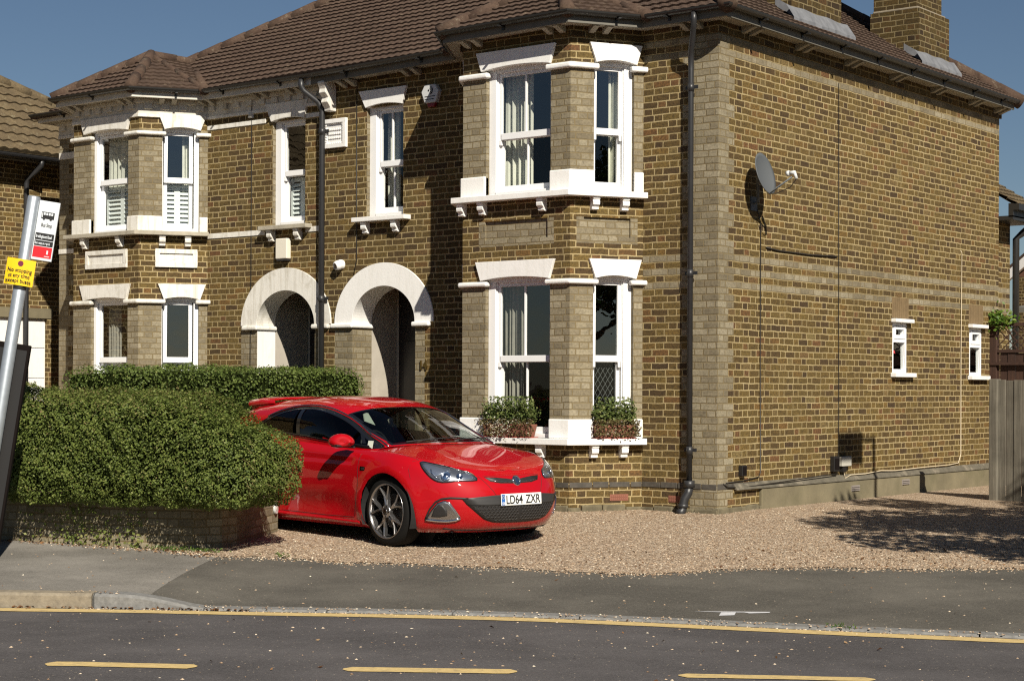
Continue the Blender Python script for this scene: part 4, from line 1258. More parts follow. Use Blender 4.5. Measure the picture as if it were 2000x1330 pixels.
# down-pipes
def downpipe(h, x, y, z1, z0, r, top, name='downpipe', foot=None, mat='pipe'):
    b = MB(); pts = list(top) + [(x, y, z1), (x, y, z0)]
    b.tube(pts, r, 12)
    for z in (z1 - .25, (z1 + z0) / 2, z0 + .35): b.tube([(x, y, z), (x, y, z + .09)], r * 1.16, 12)
    o = b.build(name, MT[mat], h, smooth=True)
    for z in (z1 - .20, (z1 + z0) / 2 + .05, z0 + .40):
        c = MB(); c.box(x - r * 2.4, x + r * 2.4, y + r * .5, y + r * .9, z - .02, z + .02); c.build('pipe_clip', MT[mat], o)
    return o
dp = downpipe(house, -.31, -.085, 4.95, .30, .033, [(-.15, -.285, 5.53), (-.15, -.285, 5.45), (-.17, -.26, 5.37), (-.29, -.12, 5.14), (-.31, -.085, 5.05)])
b = MB(); b.tube([(-.31, -.085, .36), (-.31, -.085, .28)], .062, 12); b.tube([(-.31, -.085, .30), (-.315, -.10, .22), (-.34, -.13, .16), (-.355, -.14, .09), (-.355, -.16, .02), (-.36, -.22, -.01)], .050, 12); b.tube([(-.355, -.14, .10), (-.355, -.14, .055)], .060, 12)
b.build('pipe_shoe', MT['pipe'], dp, smooth=True)
downpipe(house_l, -6.02, -.075, 4.95, .05, .039, [(-6.20, -.285, 5.42), (-6.20, -.285, 5.33), (-6.18, -.26, 5.27), (-6.05, -.12, 5.13), (-6.02, -.075, 5.03)])
# ------------------------------------------------------------------ roofs: real tile courses
def tiles(mb, O, A, S, poly, gauge=.168, wave=.118, amp=.012, lip=.024, res=5):
    """courses of rolled tiles on the plane O + a*A + s*S, clipped to the convex polygon (a, s)"""
    O, A, S = Vector(O), Vector(A).normalized(), Vector(S).normalized()
    N = A.cross(S)
    if N.z < 0: N = -N
    s0 = min(p[1] for p in poly); s1 = max(p[1] for p in poly)
    def span(s):
        xs = []
        for (a, b), (c, d) in zip(poly, poly[1:] + poly[:1]):
            if (b - s) * (d - s) <= 0 and b != d: xs.append(a + (c - a) * (s - b) / (d - b))
        return (min(xs), max(xs)) if len(xs) >= 2 else None
    k = 0; s = s0
    while s < s1 - .02:
        e = min(s + gauge, s1)
        lo = span(min(s + .02, e - .005)); hi = span(e - .004)
        if lo and hi:
            n = max(2, int((max(lo[1], hi[1]) - min(lo[0], hi[0])) / wave * res))
            v = []
            jit = rng.normal(0, .003)
            for i in range(n + 1):
                t = i / n
                a0 = lo[0] + (lo[1] - lo[0]) * t; a1 = hi[0] + (hi[1] - hi[0]) * t
                h0 = amp * abs(math.cos(math.pi * a0 / wave)) ** 1.6; h1 = amp * abs(math.cos(math.pi * a1 / wave)) ** 1.6
                jg = .006 * math.sin(math.floor(a0 / (wave * 2)) * 12.9 + k * 4.1)
                v += [O + A * a0 + S * (s + jit + jg) + N * (-.012), O + A * a0 + S * (s + jit + jg) + N * (h0 + lip), O + A * a1 + S * (e + .02) + N * (h1 * .9)]
            f = []
            for i in range(n):
                for j in range(2): f.append((i * 3 + j, (i + 1) * 3 + j, (i + 1) * 3 + j + 1, i * 3 + j + 1))
            mb.add(v, f)
        s = e; k += 1
    # under-sheet closes the slope
    mb.add([O + A * a + S * b - N * .02 for a, b in poly], [tuple(range(len(poly)))])

def hips(mb, a, b, r=.105, step=.36):
    a, b = Vector(a), Vector(b); L = (b - a).length; n = max(1, int(L / step))
    d = (b - a) / L
    for i in range(n):
        p = a + d * (L * i / n); q = a + d * (L * (i + 1) / n + .03)
        mb.tube([p + Vector((0, 0, .0)), q + Vector((0, 0, .018))], [r * 1.04, r * .94], 12)
def slope_poly(O, A, S, pts):
    O, A, S = Vector(O), Vector(A).normalized(), Vector(S).normalized()
    return [((Vector(p) - O).dot(A), (Vector(p) - O).dot(S)) for p in pts]

TP = math.tan(R(33)); OV = .295; BACKY = 7.96
zr0 = EZ + .105
def fz(x, y): return zr0 + .0125 * min(0, x - .3) + (y + OV) * TP     # front main slope
RY = (BACKY - OV) / 2; RH = RY + OV
# corner points
E0 = Vector((-11.95, -OV, fz(-11.95, -OV))); E1 = Vector((OV, -OV, fz(OV, -OV)))
HL0 = Vector((-10.75, -OV, fz(-10.75, -OV)))
HL1 = Vector((-10.75 + RH, RY, fz(-8, RY))); HR1 = Vector((OV - RH, RY, zr0 + RH * TP))
HL1.z = HR1.z - .06
EB = Vector((OV, BACKY, zr0))
A = (E1 - E0).normalized(); S = Vector((0, 1, TP)).normalized(); S = (S - A * S.dot(A)).normalized()
def at_x(x, top):                                         # party line on the main slope
    return Vector((x, RY if top else -OV, (HL1.z + (HR1.z - HL1.z) * (x - HL1.x) / (HR1.x - HL1.x)) if top else fz(x, -OV)))
mb = MB()
tiles(mb, E0, A, S, slope_poly(E0, A, S, [at_x(PARTY, 0), E1, HR1, at_x(PARTY, 1)]))
As = Vector((0, 1, 0)); Ss = Vector((-1, 0, TP)).normalized()
tiles(mb, E1, As, Ss, slope_poly(E1, As, Ss, [E1, EB, HR1]))
mb.add([EB, Vector((PARTY, BACKY, zr0)), at_x(PARTY, 1), HR1], [(0, 1, 2, 3)])
roof_r = mb.build('roof', MT['tile'], house)
mb = MB()
tiles(mb, E0, A, S, slope_poly(E0, A, S, [HL0, at_x(PARTY, 0), at_x(PARTY, 1), HL1]))
tiles(mb, E0, A, S, slope_poly(E0, A, S, [E0, HL0, HL0 + Vector((.35, .35, .35 * TP)), E0 + Vector((.55, .28, .28 * TP))]))
BL = Vector((-10.75, BACKY, zr0 - .1))
mb.add([HL0, HL1, BL], [(0, 1, 2)]); mb.add([BL, HL1, at_x(PARTY, 1), Vector((PARTY, BACKY, zr0))], [(0, 1, 2, 3)])
mb.add([E0, HL0, Vector((-10.75, 7.9, zr0 - .1)), Vector((-11.95, 7.9, zr0 - .1))], [(0, 1, 2, 3)])
roof_l = mb.build('roof', MT['tile'], house_l)
mb = MB(); hips(mb, E1, HR1); hips(mb, EB, HR1); hips(mb, at_x(PARTY, 1), HR1); mb.build('ridge_tile', MT['ridge'], roof_r, smooth=True)
mb = MB(); hips(mb, HL0, HL1, .08); hips(mb, HL1, at_x(PARTY, 1)); mb.build('ridge_tile', MT['ridge'], roof_l, smooth=True)

def bay_roof(h, J, roof, apex_y=.03, rise=.62):
    o = offset_path([J['J0'], J['L'], J['R'], J['J1']], .275)
    zl = [zr0 + ez(p.x) for p in o]
    cl, cr = Vector((o[1].x, o[1].y, zl[1] + .005)), Vector((o[2].x, o[2].y, zl[2] + .005))
    ax = (cl.x + cr.x) / 2
    ap = Vector((ax, apex_y, cl.z + (apex_y - cl.y) * rise))
    ry = -OV + (ap.z - zr0 - ez(ax)) / TP
    rb = Vector((ax, ry + .12, ap.z))
    # eave ends where the cant meets the main eave, and the valley up the main slope
    vr = Vector((J['J1'][0] + .20, -.245, zr0 + ez(J['J1'][0]))); vl = Vector((J['J0'][0] - .20, -.245, zr0 + ez(J['J0'][0])))
    mb = MB()
    def slope(p, q, t, extra=None):
        Aq = (q - p).normalized(); Sq = (t - p) - Aq * (t - p).dot(Aq)
        tiles(mb, p, Aq, Sq, slope_poly(p, Aq, Sq.normalized(), [p, q, t]))
    slope(cl, cr, ap); slope(cr, vr, ap); slope(vl, cl, ap)
    for v_, sgn in ((vr, 1), (vl, -1)):
        vin = Vector((v_.x + .02 * sgn, -.24, v_.z + .03))
        mb.add([v_, vin, rb, ap], [(0, 1, 2, 3)])
        # tiled back slopes running into the main roof
        Aq = (rb - ap).normalized(); p = v_.copy()
        tri = [vin, rb, ap, v_]
        n_ = (rb - ap).cross(v_ - ap)
        base = v_ - Aq * .0
        Sq = (ap - v_) - Aq * (ap - v_).dot(Aq)
        far = rb + (v_ - ap) * .0
        tiles(mb, v_, Aq, Sq, slope_poly(v_, Aq, Sq.normalized(), [v_, rb, ap]))
    rf = mb.build('bay_roof', MT['tile'], h)
    mb = MB(); hips(mb, cl, ap, .085); hips(mb, cr, ap, .085); hips(mb, ap, rb, .085)
    for v_ in (vr, vl): hips(mb, v_, ap, .05)
    mb.build('ridge_tile', MT['ridge'], rf, smooth=True)
    # valley mortar strip on the main roof
    mb = MB()
    for v_ in (vr, vl):
        mb.tube([Vector((v_.x + .05 * (1 if v_ is vr else -1), -.30, zr0 + ez(v_.x) - .0)), rb + Vector((0, 0, -.03))], .075, 8)
    mb.build('valley', MT['ridge'], rf, smooth=True)
bay_roof(house, JR, roof_r); bay_roof(house_l, JL, roof_l)

def chimney(y0, y1, x0, x1, steps, shoulder):
    mb = MB()
    def face_set(xa, xb, ya, yb, z0, z1):
        for (p, q) in (((xa, ya), (xb, ya)), ((xb, ya), (xb, yb)), ((xb, yb), (xa, yb)), ((xa, yb), (xa, ya))):
            L = math.hypot(q[0] - p[0], q[1] - p[1])
            mb.face([(*p, z0), (*q, z0), (*q, z1), (*p, z1)], [(0, z0), (L, z0), (L, z1), (0, z1)])
        mb.face([(xa, ya, z1), (xb, ya, z1), (xb, yb, z1), (xa, yb, z1)], [(0, 0), (.5, 0), (.5, .5), (0, .5)])
    face_set(x0, x1, y0, y1, 5.4, shoulder)
    face_set(x0 + .02, x1 - .07, y0 + .06, y1 - .10, shoulder, 8.6)
    face_set(x0 - .04, x1 - .01, y0, y1 - .04, 8.6, 8.9)
    c = mb.build('chimney', MT['brick_soot'], house, uv=True)
    m2 = MB(); m2.box(x0 + .02, x1 - .03, y0 + .03, y1 - .05, shoulder, shoulder + .035); m2.build('mortar_flaunching', MT['kerb_sand'], c, bevel=.012)
    m2 = MB()
    for yy in np.linspace(y0 + .3, y1 - .35, 2): m2.lathe(((x0 + x1) / 2, yy, 8.9), (0, 0, 1), [(0, .13), (.4, .11), (.42, .13), (.46, .13), (.46, .09), (.2, .09)], 16)
    m2.build('chimney_pot', MT['terracotta'], c, smooth=True)
    # lead apron and side soakers on the tiles
    m2 = MB()
    T = TP
    def rz(x): return zr0 + (OV - x) * T
    n = 14
    for i in range(n):
        ya = y0 - .14 + (y1 - y0 + .30) * i / n; yb = y0 - .14 + (y1 - y0 + .30) * (i + 1) / n
        xe = x1 + .11 + .015 * math.sin(i * 2.3); xe2 = x1 + .11 + .015 * math.sin((i + 1) * 2.3)
        h = .055 + .008 * math.sin(i * 5.1); h2 = .055 + .008 * math.sin((i + 1) * 5.1)
        m2.face([(xe, ya, rz(xe) + h), (xe2, yb, rz(xe2) + h2), (x1 + .003, yb, rz(x1) + .09 + h2), (x1 + .003, ya, rz(x1) + .09 + h)])
        m2.face([(xe, ya, rz(xe) + h), (xe2, yb, rz(xe2) + h2), (xe2, yb, rz(xe2) - .02), (xe, ya, rz(xe) - .02)])
    for yy, sg in ((y0, -1), (y1, 1)):
        m2.face([(x1 + .1, yy + sg * .004, rz(x1 + .1) + .03), (x1 - .22, yy + sg * .004, rz(x1 - .22) + .03), (x1 - .22, yy + sg * .004, rz(x1 - .22) + .13), (x1 + .003, yy + sg * .004, rz(x1) + .13)])
    m2.build('lead_flashing', MT['lead'], c, fix=False)
    return c
chimney(1.75, 3.02, -.98, -.06, 0, 6.75)
chimney(5.27, 6.24, -.78, -.06, 0, 6.53)
# ------------------------------------------------------------------ rear wing of the corner house
b = MB(); F = Fr((-.12, 7.87), (0, 1))
wall(b, F, 0, .72, 0, 3.86, uoff=8, band_on=1); wall(b, Fr((-.12, 8.59), (-1, 0)), 0, 4, 0, 3.86)
b.build('rear_wing_wall', MT['brick'], house, uv=True)
b = MB(); b.box(-4, .22, 7.86, 8.82, 3.86, 3.92); b.box(.15, .22, 7.86, 8.82, 3.90, 4.10); b.box(.22, .31, 7.86, 8.84, 4.00, 4.09); wing_f = b.build('rear_wing_eaves', MT['gutter'], house)
b = MB(); O = Vector((.26, 7.86, 4.08)); tiles(b, O, (0, 1, 0), Vector((-1, 0, .62)).normalized(), [(0, 0), (1.0, 0), (1.0, 1.6), (0, 1.6)]); b.build('rear_wing_roof', MT['pantile'], house)
b = MB(); b.tube([(.20, 8.72, 3.98), (.20, 8.72, 3.88), (.05, 8.64, 3.72), (-.03, 8.60, 3.64), (-.03, 8.60, 0)], .05, 10); b.build('downpipe', MT['gutter'], house, smooth=True)

# ------------------------------------------------------------------ house next door on the left
nb = empty('neighbour_house', (-15.5, -1.0, 0), 'house at the left edge with lichened tile roof and white garage door', 'house')
NX = -13.1
b = MB(); wall(b, Fr((NX, -9), (0, 1)), 0, 12.9, 0, 5.0, [(6.6, 9.93, 0, 2.46, .10)]); wall(b, Fr((NX, 3.9), (-1, 0)), 0, 6, 0, 5.0); wall(b, Fr((-19, -9), (1, 0)), 0, 5.9, 0, 5.0)
b.build('wall', MT['brick'], nb, uv=True)
O = Vector((-12.72, -9.4, 5.03)); T40 = math.tan(R(40)); EF = Vector((-12.72, 4.05, 5.03)); H = 3.1
P_hip = Vector((-12.72 - H, 4.05 - H * 1.95, 5.03 + H * T40)); P_ft = Vector((-12.72 - H, -9.4, 5.03 + H * T40))
b = MB(); A_ = Vector((0, 1, 0)); S_ = Vector((-1, 0, T40)).normalized()
tiles(b, O, A_, S_, slope_poly(O, A_, S_, [O, EF, P_hip, P_ft]), gauge=.24, wave=.20, amp=.03, lip=.028)
b.add([EF, Vector((-19, 4.05, 5.03)), P_hip], [(0, 1, 2)]); b.add([O, P_ft, Vector((-19, -9.4, 5.03))], [(0, 1, 2)]); b.add([P_ft, P_hip, Vector((-19, 4.05, 5.03)), Vector((-19, -9.4, 5.03))], [(0, 1, 2, 3)])
rf = b.build('roof', MT['pantile'], nb)
b = MB(); hips(b, EF, P_hip); hips(b, P_hip, P_ft); b.build('ridge_tile', MT['pantile'], rf, smooth=True)
b = MB(); b.box(-13.1, -12.78, -9.3, 3.98, 4.93, 4.96); b.box(-12.80, -12.77, -9.3, 3.98, 4.90, 5.04); b.build('fascia', MT['fascia'], nb)
b = MB(); gutter(b, [(NX, -9.3), (NX, 4.0)], .39, 4.99, .07, lambda x: 0); b.build('gutter', MT['pipe'], nb)
b = MB(); b.tube([(NX + .38, .52, 4.95), (NX + .38, .52, 4.86), (NX + .10, .47, 4.66), (NX + .07, .46, 4.58), (NX + .07, .46, 2.55), (NX + .07, .46, 0)], .042, 10); b.build('downpipe', MT['pipe'], nb, smooth=True)
b = MB(); F = Fr((NX, -9), (0, 1)); b.fbox(F, 6.6, 9.93, -.10, -.06, 0, 2.46)
for i in range(5): b.fbox(F, 6.62, 9.91, -.06, -.045, .05 + i * .485, .05 + i * .485 + .465)
gd = b.build('garage_door', MT['white'], nb, bevel=.004)
b = MB(); b.fbox(F, 8.2, 8.32, -.045, -.02, .92, .95); b.build('handle', MT['black'], gd)
b = MB(); b.fbox(F, 6.5, 10.03, -.02, .012, 2.46, 2.62); b.build('lintel', MT['concrete'], nb)

# ------------------------------------------------------------------ far right: fences, vine, distant house
def boards(name, mat, F, u0, u1, z0, z1, w, label, cat, posts=(), zt=None):
    o = empty(name, F.p((u0 + u1) / 2, 0, z0), label, cat)
    b = MB(); u = u0; k = 0
    while u < u1 - .01:
        e = min(u + w, u1)
        b.fbox(F, u + .003, e - .003, -.012 if k % 2 else -.004, .004 if k % 2 else .012, z0, z1 + rng.uniform(-.012, .012)); u = e; k += 1
    b.build('board_panel', mat, o, bevel=.003)
    for u, h in posts:
        p = MB(); p.fbox(F, u - .055, u + .055, -.06, .05, z0 - .1, h); p.build('post', mat, o, bevel=.008)
    return o
F_f = Fr((1.44, 4.28), (1, -.10))
fo = boards('board_fence', MT['fence'], F_f, .05, 3.6, -.02, 1.50, .105, 'weathered grey vertical board fence at the right edge beside the gravel', 'fence', [(0, 1.52), (1.85, 1.52), (3.6, 1.52)])
F_g = Fr((.02, 7.6), (1, -.03))
tg = boards('trellis_fence', MT['brown_wood'], F_g, 0, 3.0, 0, 1.92, .12, 'tall dark brown fence with diamond trellis top, behind the grey board fence', 'fence', [(.03, 2.36), (1.6, 2.36), (3.0, 2.36)])
b = MB()
for z in (1.92, 2.30): b.fbox(F_g, 0, 3.0, -.03, .03, z, z + .045)
b.fbox(F_g, 0, 3.0, .03, .07, 1.74, 1.78)
b.build('rail', MT['brown_wood'], tg)
b = MB()
for s in (1, -1):
    k = -.4
    while k < 3.4:
        a0, a1 = (k, k + .335) if s > 0 else (k + .335, k)
        if 0 <= min(a0, a1) and max(a0, a1) <= 3.0:
            w_ = .010
            b.prism([F_g.p(a0 - w_, .01 * s, 1.965), F_g.p(a0 + w_, .01 * s, 1.965), F_g.p(a1 + w_, .01 * s, 2.30), F_g.p(a1 - w_, .01 * s, 2.30)],
                    [F_g.p(a0 - w_, .01 * s + .008, 1.965), F_g.p(a0 + w_, .01 * s + .008, 1.965), F_g.p(a1 + w_, .01 * s + .008, 2.30), F_g.p(a1 - w_, .01 * s + .008, 2.30)])
        k += .112
b.build('trellis', MT['brown_wood'], tg)
gd_w = empty('garden_shed', (1.6, 11.5, 0), 'pale rendered outbuilding glimpsed through the trellis at the right edge', 'shed')
b = MB(); b.box(-.6, 4.0, 10.6, 12.4, 0, 2.62); b.build('wall', plain('cream_render', (.62, .58, .46), .9, var=.1), gd_w)
b = MB(); b.prism([(-.8, 10.4, 2.62), (4.2, 10.4, 2.62), (4.2, 12.6, 2.9), (-.8, 12.6, 2.9)], [(-.8, 10.4, 2.70), (4.2, 10.4, 2.70), (4.2, 12.6, 2.98), (-.8, 12.6, 2.98)]); b.build('roof', MT['fascia'], gd_w)
P = [F_g.p(.14 + rng.normal(0, .10), .05 + rng.normal(0, .05), 2.40 + rng.normal(0, .07)) for _ in range(260)]
vine = empty('climbing_plant', F_g.p(.3, 0, 2.3), 'bright green climber tumbling over the trellis top beside the house', 'plant')
cards('foliage', P, np.tile((.4, -.6, .6), (len(P), 1)), .07, MT['leaf_vine'], vine, jitter=.7)
b = MB(); b.tube([F_g.p(.5, -.05, 0), F_g.p(.45, -.05, 1.2), F_g.p(.35, -.04, 2.0), F_g.p(.2, .02, 2.4)], .012, 6); b.build('stem', MT['bark'], vine)
# far gabled house
fh = empty('gabled_house', (4.5, 27, 0), 'distant red brick house with white bargeboard at the right edge', 'house')
b = MB(); Fh = Fr((-6.6, 25), (.95, -.2))
wall(b, Fh, 0, 8, 0, 4.15); wall(b, Fr(tuple(Fh.p(8, 0, 0))[:2], tuple(Fh.N * -1)[:2]), 0, 8, 0, 4.15)
b.build('wall', brick_mat('red_brick', .9), fh, uv=True)
b = MB(); b.fprism(Fh, [(-.35, 3.95), (4, 7.0), (8.35, 3.95), (8.35, 4.2), (4, 7.25), (-.35, 4.2)], .0, .10); b.build('bargeboard', MT['white'], fh)
b = MB(); b.fprism(Fh, [(0, 4.15), (8, 4.15), (4, 6.95)], -.1, 0.0); b.build('gable', plain('gable_red_brick', (.16, .075, .045), .9, var=.3, scale=8), fh)
b = MB(); b.prism([Fh.p(-.35, .08, 4.2), Fh.p(4, .08, 7.25), Fh.p(4, -8, 7.25), Fh.p(-.35, -8, 4.2)], [Fh.p(-.35, .08, 4.3), Fh.p(4, .08, 7.35), Fh.p(4, -8, 7.35), Fh.p(-.35, -8, 4.3)])
b.prism([Fh.p(8.35, .08, 4.2), Fh.p(4, .08, 7.25), Fh.p(4, -8, 7.25), Fh.p(8.35, -8, 4.2)], [Fh.p(8.35, .08, 4.3), Fh.p(4, .08, 7.35), Fh.p(4, -8, 7.35), Fh.p(8.35, -8, 4.3)])
b.build('roof', MT['tile'], fh)

# ------------------------------------------------------------------ hedges, low wall, weeds
def hedge(name, label, mat, c, half, ang, r, n, size, seed, wob=.07, parent_cat='hedge', topbrown=False, squash=None, core=.12):
    """clipped hedge: rounded box full of leaves over a dark inner mass"""
    o = empty(name, c, label, parent_cat)
    ca, sa = math.cos(ang), math.sin(ang)
    h = np.array(half); inner = h - r
    w1 = Waves(seed, 5.0); w2 = Waves(seed + 1, 16.0); w3 = Waves(seed + 2, 45.0)
    def shape(P):
        q = P.copy()
        if squash is not None: q = squash(q)
        g = np.clip(q, -inner, inner); d = q - g
        L = np.linalg.norm(d, axis=1)
        return L - r, d / (L[:, None] + 1e-9)
    out_p, out_n, need = [], [], n
    while need > 0:
        P = rng.uniform(-1, 1, (need * 6, 3)) * (h + .15)
        s_, nn = shape(P)
        s_ = s_ - (w1(P) * wob + w2(P) * wob * .55)
        dep = s_
        k = (dep < .02 + .02 * w3(P)) & (dep > -.13) & (rng.random(len(P)) < np.exp(np.clip(dep, -1, 0) / .06)) & (P[:, 2] > -h[2] - .02)
        out_p.append(P[k]); out_n.append(nn[k]); need -= int(k.sum())
    P = np.concatenate(out_p)[:n]; N = np.concatenate(out_n)[:n] * .8 + np.array((0, 0, .35))
    W = np.c_[P[:, 0] * ca - P[:, 1] * sa + c[0], P[:, 0] * sa + P[:, 1] * ca + c[1], P[:, 2] + c[2]]
    NW = np.c_[N[:, 0] * ca - N[:, 1] * sa, N[:, 0] * sa + N[:, 1] * ca, N[:, 2]]
    v = np.clip(rng.normal(.42, .21, len(P)) + .10 * w2(P), 0, .97)
    if topbrown:
        t = np.clip((P[:, 2] - (h[2] - .28)) / .28, 0, 1)
        v = np.where(rng.random(len(P)) < t * .22, rng.uniform(.85, 1, len(P)), v)
    cards('foliage', W, NW, size, mat, o, jitter=.48, aspect=.62, var=v)
    # solid core, its near-black colour standing for the shade among the leaves
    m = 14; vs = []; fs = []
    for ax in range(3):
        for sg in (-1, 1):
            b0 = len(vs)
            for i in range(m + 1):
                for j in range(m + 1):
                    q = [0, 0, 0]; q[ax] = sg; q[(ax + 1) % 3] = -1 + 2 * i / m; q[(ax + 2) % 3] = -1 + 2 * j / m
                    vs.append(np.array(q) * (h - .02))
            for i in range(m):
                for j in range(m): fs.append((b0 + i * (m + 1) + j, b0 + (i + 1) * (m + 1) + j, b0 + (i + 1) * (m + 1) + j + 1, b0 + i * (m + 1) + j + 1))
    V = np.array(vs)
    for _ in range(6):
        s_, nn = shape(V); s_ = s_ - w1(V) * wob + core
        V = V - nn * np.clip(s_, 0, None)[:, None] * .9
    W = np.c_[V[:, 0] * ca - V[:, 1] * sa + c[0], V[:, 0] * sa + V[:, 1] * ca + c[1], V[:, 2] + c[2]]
    mb = MB(); mb.add([tuple(q) for q in W], fs); mb.build('inner_shade_core', MT['core'], o, smooth=True)
    return o, (ca, sa)
"""front hedge: leans out over the low wall, lower and rounder at its driveway end"""
HA = math.atan2(.52, 2.45); HC = (-3.95 + .18 * math.cos(HA), -5.97 + .18 * math.sin(HA), .805)
def sq(q):
    q = q.copy()
    t = np.clip((q[:, 0] - .9) / 1.55, 0, 1)
    q[:, 2] = q[:, 2] + .50 * t * t * np.clip((q[:, 2] + .25) / .5, 0, 1)
    return q
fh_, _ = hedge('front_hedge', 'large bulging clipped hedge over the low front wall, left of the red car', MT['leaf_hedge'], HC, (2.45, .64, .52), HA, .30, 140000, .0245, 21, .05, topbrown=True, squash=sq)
# long stray shoots off the driveway end
b = MB(); P = []
for _ in range(34):
    t = rng.uniform(-.5, .4); z0_ = rng.uniform(-.35, .12)
    p0 = Vector((HC[0] + 2.38 * math.cos(HA) - t * math.sin(HA), HC[1] + 2.38 * math.sin(HA) + t * math.cos(HA), HC[2] + z0_))
    d = Vector((1.0, rng.uniform(-.5, .3), rng.uniform(-.55, .25))).normalized(); L = rng.uniform(.08, .22)
    p1 = p0 + d * L + Vector((0, 0, -.04)); b.tube([p0, (p0 + p1) / 2 + Vector((0, 0, .015)), p1], .0022, 3)
    for k in range(7):
        q = p0 + (p1 - p0) * rng.uniform(.25, 1); P.append(tuple(q + Vector(rng.normal(0, .008, 3))))
for _ in range(60):
    u = rng.uniform(-2.1, 1.4); v_ = rng.uniform(-.5, .5)
    p0 = Vector((HC[0] + u * math.cos(HA) - v_ * math.sin(HA), HC[1] + u * math.sin(HA) + v_ * math.cos(HA), HC[2] + .47))
    p1 = p0 + Vector((rng.normal(0, .03), rng.normal(0, .03), rng.uniform(.06, .16))); b.tube([p0, p1], .002, 3)
    for k in range(4): P.append(tuple(p0 + (p1 - p0) * rng.uniform(.4, 1)))
sh = tag(b.build('stray_shoots', plain('green_twig', (.12, .10, .03), .7), fh_), kind='stuff')
cards('shoot_leaves', P, np.tile((0, 0, 1.), (len(P), 1)), .030, MT['leaf_hedge'], sh, jitter=.8)
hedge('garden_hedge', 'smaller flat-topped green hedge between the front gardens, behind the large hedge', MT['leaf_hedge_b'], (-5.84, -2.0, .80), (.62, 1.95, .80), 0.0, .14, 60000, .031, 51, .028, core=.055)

lw = empty('low_wall', (-3.2, -5.6, -.13), 'low weathered brick garden wall under the bulging front hedge', 'wall')
WP = [(-9.0, -8.75), (-4.35, -6.22), (-2.80, -5.93), (-2.22, -5.68), (-2.12, -5.42), (-2.20, -5.15), (-2.86, -3.96)]
b = MB()
for i, (a, c) in enumerate(zip(WP, WP[1:])):
    F = Fr(a, (c[0] - a[0], c[1] - a[1])); L = math.hypot(c[0] - a[0], c[1] - a[1])
    wall(b, F, 0, L, -.35, .30, uoff=i * 3.1, pale=[(0, L, -.35, .30)])
    b.face([F.p(0, 0, .30), F.p(L, 0, .30), F.p(L, -.23, .30), F.p(0, -.23, .30)], [(0, 0), (L, 0), (L, .2), (0, .2)])
F = Fr(WP[-1], (-.9, -.5)); b.face([F.p(0, 0, -.35), F.p(.23, 0, -.35), F.p(.23, 0, .30), F.p(0, 0, .30)], [(0, 0), (.23, 0), (.23, .65), (0, .65)], [(-1, 0)] * 4)
b.build('brickwork', MT['brick_old'], lw, uv=True)
b = MB(); b.lathe((-2.79, -4.06, .14), (.87, .48, .05), [(-.01, .0), (-.01, .055), (.008, .055), (.012, .050), (.012, 0)], 20)
rd = b.build('reflector', MT['lnb'], None, smooth=False)
tag(rd, 'small round white reflector disc on the end of the low brick wall', 'reflector')
b = MB(); b.lathe((-2.79, -4.06, .14), (.87, .48, .05), [(.0125, 0), (.0125, .022), (.016, .022), (.016, 0)], 12); b.build('hub', MT['box'], rd)
# ivy and dead stems hanging over the wall
P = []; V_ = []
for cx, n_, sp in ((-3.45, 260, .16), (-2.75, 120, .12), (-3.9, 60, .12), (-3.1, 90, .12)):
    for _ in range(n_):
        t = rng.normal(0, sp); F = Fr((-4.35, -6.22), (1.55, .29)); u = (cx + 4.35) / .983 + t
        P.append(tuple(F.p(u, .03 + abs(rng.normal(0, .03)), rng.uniform(-.12, .30)))); V_.append(rng.uniform(.3, 1))
tag(cards('wall_creeper', P, np.tile((.2, -1, .3), (len(P), 1)), .035, MT['leaf_hedge'], None, jitter=.6, var=np.array(V_)), 'straggling creeper on the face of the low brick wall', 'creeper')
# window-box plants on the lower bay sill
def planter(F, u, label, w, ntop, nbrown, flowers):
    o = empty('sill_planter', F.p(u, .04, .815), label, 'planter', 'plant pots on the bay window sill')
    b = MB(); hw = w / 2
    b.prism([F.p(u - hw * .82, -.02, .822), F.p(u + hw * .82, -.02, .822), F.p(u + hw * .82, .13, .822), F.p(u - hw * .82, .13, .822)], [F.p(u - hw * .92, -.03, .97), F.p(u + hw * .92, -.03, .97), F.p(u + hw * .92, .145, .97), F.p(u - hw * .92, .145, .97)])
    b.build('trough', MT['terracotta'], o, bevel=.01)
    b = MB(); b.fbox(F, u - hw * .95, u + hw * .95, -.03, .135, .8155, .826); b.build('drip_tray', plain('red_tray', (.30, .06, .04), .5), o, bevel=.004)
    P = [F.p(u + rng.uniform(-hw, hw) * (1 - .25 * abs(z - .15) / .2), .06 + rng.normal(0, .055), .94 + z) for z in np.clip(rng.normal(.16, .085, ntop), .0, .34)]
    Nn = [tuple(F.N * .5 + Vector((0, 0, .8)))] * ntop
    cards('foliage', P, Nn, .036, MT['leaf_pot'], o, jitter=.8)
    P = [F.p(u + rng.uniform(-hw, hw) * 1.02, .10 + abs(rng.normal(0, .05)), .84 + rng.uniform(0, .19)) for _ in range(nbrown)]
    cards('trailing_leaves', P, [tuple(F.N)] * nbrown, .030, MT['leaf_brown'], o, jitter=.8)
    if flowers:
        P = [F.p(u - .08 + rng.normal(0, .13), .13 + abs(rng.normal(0, .035)), .93 + rng.normal(0, .065)) for _ in range(flowers)]
        cards('blossom', P, [tuple(F.N)] * flowers, .020, MT['petal'], o, jitter=.6)
FA = Fr(JR['L'], (1, 0))
planter(FA, .76, 'planter with white flowers and dense foliage on the front bay sill behind the red car', .74, 2600, 900, 320)
planter(FBr, .53, 'brown-fringed planter on the right-hand face of the lower bay sill', .54, 1700, 1200, 0)

